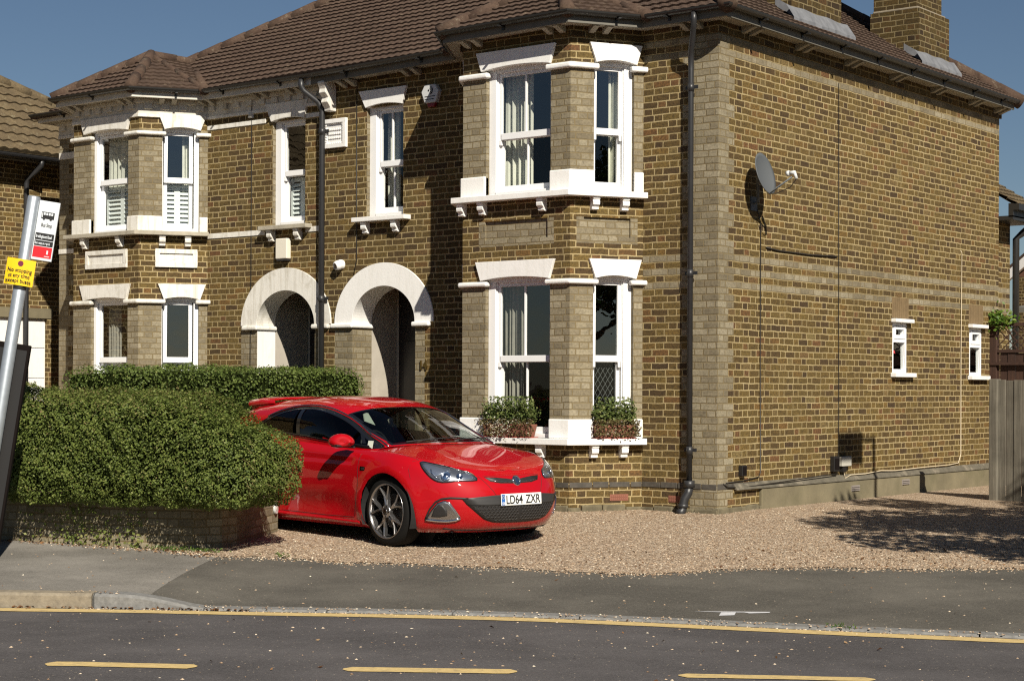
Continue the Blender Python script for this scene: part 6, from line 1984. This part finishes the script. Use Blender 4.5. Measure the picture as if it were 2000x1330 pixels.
# side glass in three panes with a dark surround and a bright top strip
FSPL, BSPL = -.60, -1.56
for sg in (-1, 1):
    S3 = side3(SIDE, sg)
    n = len(S3)
    ring_o = dense(S3, .02)
    # surround: from the outline in to the glass
    so = smooth_loop([Vector((x, 0, z)) for x, z in SIDE], 2); 
    o2 = [(p.x, p.z) for p in so]; i2 = inset_poly(o2, .030 * sgn_in)
    A_ = side3(o2, sg); B_ = side3(i2, sg)
    mb = MB(); m = len(A_)
    v = [on_skin(p, .005) for p in A_] + [on_skin(p, .004) for p in B_] + [on_skin(p, -.004) for p in A_]
    f = [(k, (k + 1) % m, m + (k + 1) % m, m + k) for k in range(m)] + [(k, (k + 1) % m, 2 * m + (k + 1) % m, 2 * m + k) for k in range(m)]
    mb.add(v, f); sur = mb.build('window_surround', CM['gloss'], car, local=True, smooth=True)
    # glass strip columns between lower and upper edges
    xs_ = np.linspace(-2.29, -.235, 80)
    up_z, lo_z = [], []
    for x in xs_:
        zz = []
        for (a, b), (c, d) in zip(i2, i2[1:] + i2[:1]):
            if (a - x) * (c - x) <= 0 and a != c: zz.append(b + (d - b) * (x - a) / (c - a))
        if len(zz) >= 2: up_z.append(max(zz)); lo_z.append(min(zz))
        else: up_z.append(None); lo_z.append(None)
    for nm, xa, xb in (('quarter_glass', FSPL, -.2), ('door_glass', BSPL + .03, FSPL - .03), ('rear_side_glass', -2.9, BSPL - .03)):
        cols = [i for i in range(len(xs_)) if xa <= xs_[i] <= xb and up_z[i] is not None]
        v = []; K = 8
        for i in cols:
            for k in range(K + 1):
                z = lo_z[i] + (up_z[i] - lo_z[i]) * k / K
                h = SKIN.ray_cast(Vector((xs_[i], sg * 2, z)), Vector((0, -sg, 0)))
                v.append(h[0] if h[0] else Vector((xs_[i], sg * .7, z)))
        f = [(a * (K + 1) + k, (a + 1) * (K + 1) + k, (a + 1) * (K + 1) + k + 1, a * (K + 1) + k + 1) for a in range(len(cols) - 1) for k in range(K)]
        mb = MB(); mb.add(v, f); mb.build(nm, CM['glass'], sur, local=True, smooth=True)
    for xs0, wd, lean in ((FSPL, .036, -.13), (BSPL, .060, -.05)):
        zz = [(u, l) for x, u, l in zip(xs_, up_z, lo_z) if u and abs(x - xs0) < .03][0]
        q = [(xs0 - wd / 2 - lean, zz[1]), (xs0 + wd / 2 - lean, zz[1]), (xs0 + wd / 2, zz[0]), (xs0 - wd / 2, zz[0])]
        mb = MB(); P = side3(q, sg); N_ = 8
        v = []
        for k in range(N_ + 1):
            for a, b in ((0, 3), (1, 2)):
                x = q[a][0] + (q[b][0] - q[a][0]) * k / N_; z = q[a][1] + (q[b][1] - q[a][1]) * k / N_
                h = SKIN.ray_cast(Vector((x, sg * 2, z)), Vector((0, -sg, 0)))[0] or Vector((x, sg * .7, z))
                v.append(on_skin(h, .003))
        mb.add(v, [(k * 2, k * 2 + 1, k * 2 + 3, k * 2 + 2) for k in range(N_)]); mb.build('window_pillar', CM['gloss'], sur, local=True)
    tr = side3(STRIP, sg)
    line_on('bright_window_strip', tr, .0085, .006, CM['satin'], sur)
# interior
mb = MB(); mb.box(-3.0, -.35, -.70, .70, .26, .34); mb.box(-.78, -.42, -.70, .70, .34, .88)
for k in range(14): pass
mb.prism([(-.80, -.70, .90), (-.45, -.66, .94), (-.45, -.66, .80), (-.80, -.70, .72)], [(-.80, .70, .90), (-.45, .66, .94), (-.45, .66, .80), (-.80, .70, .72)])
inn = mb.build('dashboard', CM['cabin'], car, local=True, bevel=.02)
mb = MB(); mb.tube([(-.86 - .06 * math.sin(a) * .4, -.36 + .18 * math.cos(a), .90 + .18 * math.sin(a)) for a in np.linspace(0, 2 * math.pi, 25)], .014, 6, caps=False); mb.tube([(-.87, -.54, .9), (-.87, -.18, .9)], .02, 6); mb.build('steering_wheel', CM['black'], inn, local=True, smooth=True)
for y in (-.36, .36):
    mb = MB()
    mb.prism([(-1.65, y - .24, .62), (-1.15, y - .24, .66), (-1.15, y - .24, .48), (-1.65, y - .24, .40)], [(-1.65, y + .24, .62), (-1.15, y + .24, .66), (-1.15, y + .24, .48), (-1.65, y + .24, .40)])
    mb.prism([(-1.62, y - .23, .58), (-1.92, y - .20, 1.18), (-1.80, y - .20, 1.20), (-1.48, y - .23, .62)], [(-1.62, y + .23, .58), (-1.92, y + .20, 1.18), (-1.80, y + .20, 1.20), (-1.48, y + .23, .62)])
    mb.prism([(-1.93, y - .12, 1.20), (-1.98, y - .11, 1.34), (-1.89, y - .11, 1.35), (-1.83, y - .12, 1.20)], [(-1.93, y + .12, 1.20), (-1.98, y + .11, 1.34), (-1.89, y + .11, 1.35), (-1.83, y + .12, 1.20)])
    mb.build('seat', CM['seat'], car, local=True, bevel=.035)
mb = MB(); mb.prism([(-2.45, -.6, .75), (-2.75, -.55, 1.15), (-2.65, -.55, 1.17), (-2.3, -.6, .78)], [(-2.45, .6, .75), (-2.75, .55, 1.15), (-2.65, .55, 1.17), (-2.3, .6, .78)]); mb.build('rear_bench', CM['seat'], car, local=True, bevel=.03)
mb = MB(); mb.box(-3.1, -.3, -.78, .78, .16, .24); mb.box(-.35, .62, -.60, .60, .16, .55); mb.build('underbody', CM['under'], car, local=True)
mb = MB(); mb.prism([(-1.12, -.13, 1.30), (-1.10, -.13, 1.37), (-1.10, .13, 1.37), (-1.12, .13, 1.30)], [(-1.15, -.13, 1.30), (-1.13, -.13, 1.37), (-1.13, .13, 1.37), (-1.15, .13, 1.30)]); mb.build('rear_view_mirror', CM['black'], inn, local=True, bevel=.01)
# sticker in the corner of the front quarter pane
# wheels
def wheel(x, y, sg):
    w = MB(); n = 48
    t = MB(); t.lathe((x, y, .34), (0, sg, 0), [(.0, .255), (.0, .275), (-.004, .300), (-.018, .325), (-.045, .338), (-.12, .341), (-.195, .336), (-.225, .318), (-.235, .28), (-.235, .255)], n)
    ty = t.build('tyre', CM['tyre'], None, smooth=True)
    wh = bpy.data.objects.new('wheel', None); COL.objects.link(wh); wh.parent = car; wh.empty_display_size = .1
    ty.parent = wh
    g = MB()
    for k in range(40):                                     # tread grooves
        a = 2 * math.pi * k / 40
        c, s = math.cos(a), math.sin(a); c2, s2 = math.cos(a + .05), math.sin(a + .05)
        g.add([(x + c * .3425, y - sg * .05, .34 + s * .3425), (x + c2 * .3425, y - sg * .05, .34 + s2 * .3425), (x + c2 * .3425, y - sg * .19, .34 + s2 * .3425), (x + c * .3425, y - sg * .19, .34 + s * .3425)], [(0, 1, 2, 3)])
    b = MB(); b.lathe((x, y, .34), (0, sg, 0), [(-.002, .262), (.004, .266), (.004, .256), (-.012, .250), (-.03, .242), (-.15, .235), (-.20, .245), (-.20, .235), (-.15, .225), (-.02, .236)], n); ri = b.build('rim', CM['rim'], wh, local=True, smooth=True)
    b = MB()
    for k in range(5):                                      # five forked spokes
        a0 = 2 * math.pi * k / 5 + R(100)
        def P(a, r_, d): return (x + math.cos(a) * r_, y + sg * d, .34 + math.sin(a) * r_)
        for e in (-1, 1):
            ctr = [(a0, .045, .0, .032), (a0 + e * .05, .11, -.012, .024), (a0 + e * .17, .165, -.012, .019), (a0 + e * .29, .248, .0, .021)]
            f_, k_ = [], []
            L_, R_ = [], []
            for a, r_, d, hw in ctr:
                da = hw / r_ * .5
                L_.append((a - da, r_, d)); R_.append((a + da, r_, d))
            loop = L_ + R_[::-1]
            b.prism([P(*q) for q in loop], [P(a, r_, d - .045) for a, r_, d in loop])
    b.lathe((x, y, .34), (0, sg, 0), [(-.03, .068), (.004, .062), (.010, .040), (.010, 0)], 24)
    b.build('spokes', CM['rim'], wh, local=True, bevel=.006)
    b = MB()
    for k in range(5):
        a = 2 * math.pi * k / 5 + R(136); b.lathe((x + math.cos(a) * .050, y + sg * .0, .34 + math.sin(a) * .050), (0, sg, 0), [(0, .008), (.012, .008), (.012, 0)], 8)
    b.lathe((x, y, .34), (0, sg, 0), [(.009, .026), (.015, .024), (.015, 0)], 20); b.build('hub_cap', CM['chrome'], wh, local=True)
    b = MB(); b.lathe((x, y - sg * .09, .34), (0, sg, 0), [(0, .0), (0, .165), (-.02, .165), (-.02, 0)], 32); b.build('brake_disc', CM['disc'], wh, local=True)
    b = MB(); b.lathe((x, y - sg * .16, .34), (0, sg, 0), [(0, .0), (0, .23)], 32); b.build('wheel_back', CM['under'], wh, local=True, fix=False)
    return wh
for x in (0, -2.695):
    for sg in (-1, 1): wheel(x, sg * .895, sg)
    for sg in (-1, 1):
        b = MB(); n = 30; v = []
        for k in range(n + 1):
            a = math.pi * (-.12 + 1.24 * k / n)
            v += [(x + math.cos(a) * .385, sg * .90, .335 + math.sin(a) * .385), (x + math.cos(a) * .385, sg * .55, .335 + math.sin(a) * .385)]
        b.add(v, [(k * 2, k * 2 + 1, k * 2 + 3, k * 2 + 2) for k in range(n)])
        b.add([(x + math.cos(2 * math.pi * k / 24) * .39, sg * .55, .335 + math.sin(2 * math.pi * k / 24) * .39) for k in range(24)], [tuple(range(24))])
        b.build('wheel_arch_liner', CM['under'], car, local=True, fix=False)

# head lamps, mouth, plate and the other fittings, laid on the skin
HEAD = [(.371, -.788, .828), (.472, -.726, .806), (.546, -.664, .787), (.66, -.552, .744), (.722, -.458, .72), (.799, -.415, .652), (.771, -.501, .644), (.708, -.614, .649), (.673, -.668, .637), (.606, -.735, .633), (.543, -.775, .663), (.474, -.80, .724), (.419, -.807, .778)]
def shrink(P, k, d=(0, 0, 0)):
    P = [Vector(p) for p in P]; c = sum(P, Vector()) / len(P)
    return [c + (p - c) * k + Vector(d) for p in P]
def nrm(p):
    l, n, i, d = SKIN.find_nearest(Vector(p))
    if n.dot(l - Vector((-1.2, 0, .55))) < 0: n = -n
    return l, n
for sg in (-1, 1):
    fx = (lambda P: [Vector(p) for p in P]) if sg < 0 else flip
    hl = patch('headlight', smooth_loop(fx(HEAD), 1), .003, plain('lamp_bowl', (.30, .31, .33), .22, metal=.85), car, 7)
    line_on('lamp_rim', smooth_loop(fx(HEAD), 1), .0055, .004, CM['gloss'], hl, True)
    inner = fx([(.40, -.785, .812), (.48, -.735, .785), (.56, -.675, .760), (.64, -.60, .735), (.60, -.66, .700), (.55, -.735, .672), (.49, -.783, .725), (.435, -.795, .775)])
    patch('reflector', smooth_loop(inner, 1), .006, CM['lamp'], hl, 4)
    inner = fx([(.690, -.520, .715), (.745, -.448, .690), (.770, -.455, .662), (.735, -.545, .660), (.690, -.60, .668)])
    patch('reflector', smooth_loop(inner, 1), .006, CM['lamp'], hl, 4)
    l, n = nrm(fx([(.632, -.682, .690)])[0])
    b = MB(); b.lathe(l + n * .002, n, [(.0, .046), (.010, .048), (.012, .042), (.006, .036), (.006, .030), (.012, .020), (.015, 0)], 24); b.build('projector', CM['chrome'], hl, local=True, smooth=True)
    l, n = nrm(fx([(.705, -.580, .686)])[0])
    b = MB(); b.lathe(l + n * .002, n, [(.0, .030), (.008, .031), (.010, .026), (.004, .018), (.004, 0)], 20); b.build('projector', CM['chrome'], hl, local=True, smooth=True)
    line_on('lamp_strip', fx([(.50, -.752, .745), (.52, -.760, .71), (.56, -.75, .682), (.60, -.728, .666)]), .006, .008, CM['chrome'], hl)
    patch('lens', smooth_loop(shrink(fx(HEAD), .97), 1), .016, CM['lens'], hl, 6)
    # air inlet with its bright blade
    FANG = [(.47, -.797, .282), (.54, -.781, .378), (.596, -.757, .445), (.645, -.722, .466), (.693, -.684, .452), (.733, -.634, .366), (.750, -.604, .305), (.720, -.615, .279), (.642, -.68, .270)]
    fg = patch('air_inlet', fx(FANG), .004, CM['satin'], car, 5)
    HOLE = [(.527, -.772, .312), (.565, -.768, .385), (.610, -.750, .430), (.640, -.728, .425), (.668, -.700, .372), (.664, -.694, .322), (.60, -.735, .308)]
    patch('inlet_hole', fx(HOLE), .008, CM['black'], fg, 4)
    line_on('chrome_blade', fx([(.474, -.797, .284), (.56, -.74, .276), (.642, -.68, .274), (.705, -.625, .284), (.745, -.60, .302)]), .012, .006, CM['chrome'], fg)
    line_on('chrome_blade', fx([(.745, -.602, .312), (.725, -.640, .375), (.69, -.690, .448), (.655, -.716, .464)]), .005, .006, CM['chrome'], fg)
    line_on('black_blade', fx([(.473, -.797, .292), (.525, -.789, .382), (.582, -.765, .452), (.631, -.734, .482), (.693, -.683, .492), (.757, -.614, .490), (.80, -.55, .485)]), .009, .004, CM['black'], fg)
    # panel gaps
    line_on('panel_gap', fx([(.771, -.405, .690), (.80, -.385, .66), (.836, -.355, .618), (.884, -.303, .542), (.896, -.285, .51)]), .0028, -.0005, CM['under'], bo)
    line_on('panel_gap', fx([(.35, -.79, .835), (.30, -.80, .80), (.30, -.85, .74), (.34, -.87, .66)]), .0022, -.0008, CM['under'], bo)
    line_on('panel_gap', fx([(.36, -.785, .838), (.20, -.800, .880), (.0, -.800, .925), (-.20, -.78, .955)]), .0025, -.0008, CM['under'], bo)
    line_on('panel_gap', fx([(-.40, -.90, .90), (-.42, -.92, .75), (-.42, -.92, .55), (-.46, -.90, .38), (-.52, -.87, .26)]), .0028, -.0008, CM['under'], bo)
    line_on('panel_gap', fx([(-.52, -.87, .255), (-1.0, -.87, .25), (-1.75, -.88, .26)]), .0028, -.0008, CM['under'], bo)
    line_on('panel_gap', fx([(-1.80, -.88, .28), (-1.88, -.92, .5), (-1.82, -.92, .75), (-1.62, -.88, 1.0)]), .0028, -.0008, CM['under'], bo)
    line_on('sill_blade', fx([(-.44, -.86, .20), (-.9, -.875, .205), (-1.5, -.875, .215), (-2.2, -.87, .23)]), .022, -.004, CM['red'], bo)
    if sg < 0:
        # door mirror
        b = MB()
        sec = [(-.62, .070, .055), (-.60, .098, .078), (-.56, .108, .086), (-.52, .104, .082), (-.49, .088, .068), (-.465, .050, .040), (-.458, .0, .0)]
        n_ = 20; v = []
        for x, ry, rz_ in sec:
            for k in range(n_):
                a = 2 * math.pi * k / n_
                v.append((x + .04 * math.cos(a) * sg * -1 * -sg, sg * 1.015 + ry * math.cos(a), .985 + rz_ * (math.sin(a) if math.sin(a) > 0 else math.sin(a) * .62)))
        f = [(i * n_ + k, i * n_ + (k + 1) % n_, (i + 1) * n_ + (k + 1) % n_, (i + 1) * n_ + k) for i in range(len(sec) - 1) for k in range(n_)]
        b.add(v, f); mr = b.build('door_mirror', CM['red'], car, local=True, smooth=True)
        b = MB(); b.prism([(-.50, sg * .88, .925), (-.62, sg * .88, .925), (-.61, sg * 1.10, .945), (-.50, sg * 1.10, .945)], [(-.50, sg * .88, .945), (-.62, sg * .88, .945), (-.61, sg * 1.10, .965), (-.50, sg * 1.10, .965)]); b.build('mirror_foot', CM['black'], mr, local=True, bevel=.006)
        b = MB(); b.add([(-.622, sg * 1.015 + .085 * math.cos(2 * math.pi * k / 20), .985 + .06 * math.sin(2 * math.pi * k / 20)) for k in range(20)], [tuple(range(20))]); b.build('mirror_glass', CM['chrome'], mr, local=True, fix=False)
    l, n = nrm((-.34, sg * .92, .735))
    b = MB(); b.prism([l + n * .004 + Vector((a, 0, c)) for a, c in ((-.042, -.018), (.036, -.022), (.042, .018), (-.036, .022))], [l - n * .004 + Vector((a, 0, c)) for a, c in ((-.042, -.018), (.036, -.022), (.042, .018), (-.036, .022))]); bd = b.build('side_badge', CM['chrome'], car, local=True)
    b = MB(); b.prism([l + n * .0055 + Vector((a, 0, c)) for a, c in ((-.018, -.010), (.02, -.011), (.018, .012), (-.02, .011))], [l + n * .003 + Vector((a, 0, c)) for a, c in ((-.018, -.010), (.02, -.011), (.018, .012), (-.02, .011))]); b.build('badge_letters', CM['black'], bd, local=True)
    patch('door_handle', fx([(-1.42, -.92, .885), (-1.62, -.92, .895), (-1.63, -.92, .865), (-1.43, -.92, .855)]), .014, CM['red'], car, 3)
    patch('tail_light', fx([(-3.22, -.80, .93), (-3.0, -.87, .92), (-3.05, -.87, .80), (-3.25, -.80, .80)]), .006, plain('tail_lamp_red', (.30, .01, .01), .2), car, 3)
def sym(P): return [Vector(p) for p in P] + [Vector((p[0], -p[1], p[2])) for p in reversed(P)]
# upper slot with the badge
SLOT = [(.845, 0, .640), (.843, -.12, .641), (.836, -.228, .653), (.793, -.35, .681), (.838, -.305, .638), (.862, -.198, .618), (.868, -.051, .612), (.868, 0, .612)]
sl = patch('grille_slot', [Vector(p) for p in SLOT] + [Vector((p[0], -p[1], p[2])) for p in SLOT[-2:0:-1]], .002, CM['black'], car, 3)
line_on('slot_bar', [(.84, -.27, .640), (.86, -.15, .630), (.866, 0, .627), (.86, .15, .630), (.84, .27, .640)], .0045, .005, CM['satin'], sl)
l, n = nrm((.862, 0, .640)); n = Vector((.93, 0, .36)).normalized(); l = l + n * .012
b = MB(); b.lathe(l - n * .014, n, [(0, .048), (.012, .052), (.018, .048), (.018, .041), (.013, .040)], 32); em = b.build('badge_ring', CM['chrome'], car, local=True, smooth=True)
b = MB(); b.lathe(l - n * .014, n, [(.0135, .041), (.0145, 0)], 32); b.build('badge_disc', plain('badge_dark', (.10, .11, .13), .2, metal=.7), em, local=True)
Ub = Vector((0, 1, 0)); Vb = n.cross(Ub)
if Vb.z < 0: Vb = -Vb
def bp(u, v, h): return l + Ub * u + Vb * v + n * h
GR = [(-.010, -.034), (-.004, -.018), (-.020, -.022), (-.026, -.010), (-.014, -.006), (-.022, .006), (-.030, .018), (-.014, .014), (-.008, .030), (.004, .034), (.012, .028), (.004, .022), (.010, .010), (.026, .016), (.020, .002), (.030, -.006), (.016, -.012), (.018, -.026), (.006, -.020), (.004, -.034)]
b = MB(); b.prism([bp(u, v, .006) for u, v in GR], [bp(u, v, -.002) for u, v in GR]); b.build('badge_beast', CM['chrome'], em, local=True)
# lower mouth
LOW = [(.913, 0, .520), (.910, -.12, .518), (.904, -.245, .512), (.835, -.493, .496), (.770, -.600, .484), (.793, -.571, .434), (.828, -.507, .373), (.850, -.399, .288), (.86, -.301, .258), (.879, -.102, .244), (.88, 0, .243)]
loop = [Vector(p) for p in LOW] + [Vector((p[0], -p[1], p[2])) for p in LOW[-2:0:-1]]
lo = patch('lower_grille', loop, .003, CM['black'], car, 8)
BAND = [(.913, 0, .520), (.904, -.245, .512), (.835, -.493, .496), (.770, -.600, .484), (.80, -.555, .425), (.86, -.42, .418), (.914, -.254, .420), (.925, 0, .420)]
patch('bumper_band', [Vector(p) for p in BAND] + [Vector((p[0], -p[1], p[2])) for p in BAND[-2:0:-1]], .010, plain('grey_bumper_band', (.030, .029, .029), .5), lo, 5)
# honeycomb mesh in the mouth
P2 = [(p[1], p[2]) for p in LOW] + [(-p[1], p[2]) for p in LOW[-2:0:-1]]
def inp(y, z): return inside(y, z, P2) and inside(y, z + .012, P2) and inside(y, z - .012, P2)
mb = MB(); hx = .040; row = 0; z = .250
while z < .425:
    y = -.62 + (hx / 2 if row % 2 else 0)
    while y < .62:
        seg = [(y, z - .004), (y + hx / 2, z + .006), (y + hx, z - .004)]
        vert = [(y, z - .004), (y, z - .022)]
        for s_ in (seg, vert):
            for a, c in zip(s_, s_[1:]):
                if inp(*a) and inp(*c):
                    q = []
                    for yy, zz in (a, c):
                        h = SKIN.ray_cast(Vector((2, yy, zz)), Vector((-1, 0, 0)))
                        q.append((h[0] if h[0] else Vector((.85, yy, zz))) + Vector((.007, 0, 0)))
                    mb.tube(q, .0032, 4)
        y += hx
    z += .0265; row += 1
mb.build('honeycomb_mesh', plain('mesh_plastic', (.045, .042, .040), .35), lo, local=True)
# splitter lip
line_on('splitter', [(.60, -.70, .165), (.72, -.50, .165), (.80, -.25, .165), (.82, 0, .165), (.80, .25, .165), (.72, .5, .165), (.6, .7, .165)], .014, -.008, CM['black'], bo)
# number plate
pc = Vector((.938, 0, .468)); pu = Vector((0, 1, 0)); pn = Vector((1, 0, .06)).normalized(); pv = Vector((-.06, 0, 1)).normalized()
def pp(u, v, h): return pc + pu * u + pv * v + pn * h
b = MB(); b.prism([pp(u, v, .004) for u, v in ((-.26, -.0555), (.26, -.0555), (.26, .0555), (-.26, .0555))], [pp(u, v, -.006) for u, v in ((-.26, -.0555), (.26, -.0555), (.26, .0555), (-.26, .0555))])
np_ = b.build('number_plate', CM['plate'], car, local=True, bevel=.004)
b = MB(); b.prism([pp(u, v, .0052) for u, v in ((-.256, -.050), (-.214, -.050), (-.214, .050), (-.256, .050))], [pp(u, v, .003) for u, v in ((-.256, -.050), (-.214, -.050), (-.214, .050), (-.256, .050))]); b.build('blue_band', CM['blue'], np_, local=True)
text('plate_lettering', 'LD64', .115, (pp(-.202, -.040, .0050), pu, pv), CM['under'], np_, .0022, .0004, .84)
text('plate_lettering', 'ZXR', .115, (pp(.052, -.040, .0050), pu, pv), CM['under'], np_, .0022, .0004, .84)
text('plate_lettering', 'GB', .030, (pp(-.252, -.042, .0060), pu, pv), CM['plate'], np_, .0004, .0003, .8)
b = MB()
for k in range(12):
    a = 2 * math.pi * k / 12; u, v = -.235 + .013 * math.cos(a), .022 + .013 * math.sin(a)
    b.prism([pp(u - .002, v - .002, .006), pp(u + .002, v - .002, .006), pp(u + .002, v + .002, .006), pp(u - .002, v + .002, .006)], [pp(u - .002, v - .002, .005), pp(u + .002, v - .002, .005), pp(u + .002, v + .002, .005), pp(u - .002, v + .002, .005)])
b.build('star_ring', plain('star_yellow', (.8, .6, .05), .5), np_, local=True)
# bonnet edge, wipers, spoiler, aerial
line_on('panel_gap', [(.786, -.36, .690), (.80, -.25, .688), (.815, 0, .686), (.80, .25, .688), (.786, .36, .690)], .0024, -.0006, CM['under'], bo)
for y0_, y1_ in ((-.52, .10), (.05, .60)):
    b = MB(); P = []
    for t in np.linspace(0, 1, 10):
        y = y0_ + (y1_ - y0_) * t; p, n = nrm((-.06 - .36 * y * y - .06 * t, y, 1.0)); P.append(p + n * .012)
    b.tube(P, .007, 5); b.build('wiper', CM['black'], car, local=True)
b = MB(); rows = []
for y, zl, xl in ((-.62, -.045, .10), (-.57, -.012, .03), (-.40, .002, 0), (0, .008, -.01), (.40, .002, 0), (.57, -.012, .03), (.62, -.045, .10)):
    x0, x1 = -2.34 + xl, -2.80 + xl * .6
    rows.append([(x0, y, 1.405 + zl), ((x0 + x1) / 2, y, 1.412 + zl), (x1, y, 1.385 + zl), (x1 + .01, y, 1.355 + zl), ((x0 + x1) / 2, y, 1.375 + zl), (x0, y, 1.385 + zl)])
v = [p for r_ in rows for p in r_]; m = 6
f = [(i * m + k, i * m + (k + 1) % m, (i + 1) * m + (k + 1) % m, (i + 1) * m + k) for i in range(len(rows) - 1) for k in range(m)] + [tuple(range(m)), tuple((len(rows) - 1) * m + k for k in reversed(range(m)))]
b.add(v, f); sp = b.build('roof_spoiler', CM['red'], car, local=True, smooth=True, bevel=.006)
for sg in (-1, 1):
    b = MB(); b.prism([(-2.30, sg * .60, 1.36), (-2.62, sg * .60, 1.365), (-2.76, sg * .58, 1.345), (-2.70, sg * .58, 1.24), (-2.5, sg * .62, 1.24)], [(-2.30, sg * .56, 1.36), (-2.62, sg * .56, 1.365), (-2.76, sg * .54, 1.345), (-2.70, sg * .54, 1.24), (-2.5, sg * .58, 1.24)]); b.build('spoiler_end', CM['red'], sp, local=True, bevel=.008)
# paper in the corner of the quarter pane and of the screen
p, n = nrm((-.36, -.845, .955))
b = MB(); b.prism([(-.34, -.800, .925), (-.42, -.800, .925), (-.43, -.775, 1.0), (-.35, -.775, 1.0)], [(-.34, -.798, .925), (-.42, -.798, .925), (-.43, -.773, 1.0), (-.35, -.773, 1.0)]); b.build('permit_sticker', CM['paper'], car, local=True)
b = MB(); b.prism([(-.80, -.53, 1.18), (-.86, -.50, 1.25), (-.90, -.42, 1.27), (-.80, -.40, 1.14)], [(-.815, -.53, 1.18), (-.875, -.50, 1.25), (-.915, -.42, 1.27), (-.815, -.40, 1.14)]); b.build('sun_visor', CM['paper'], inn, local=True)
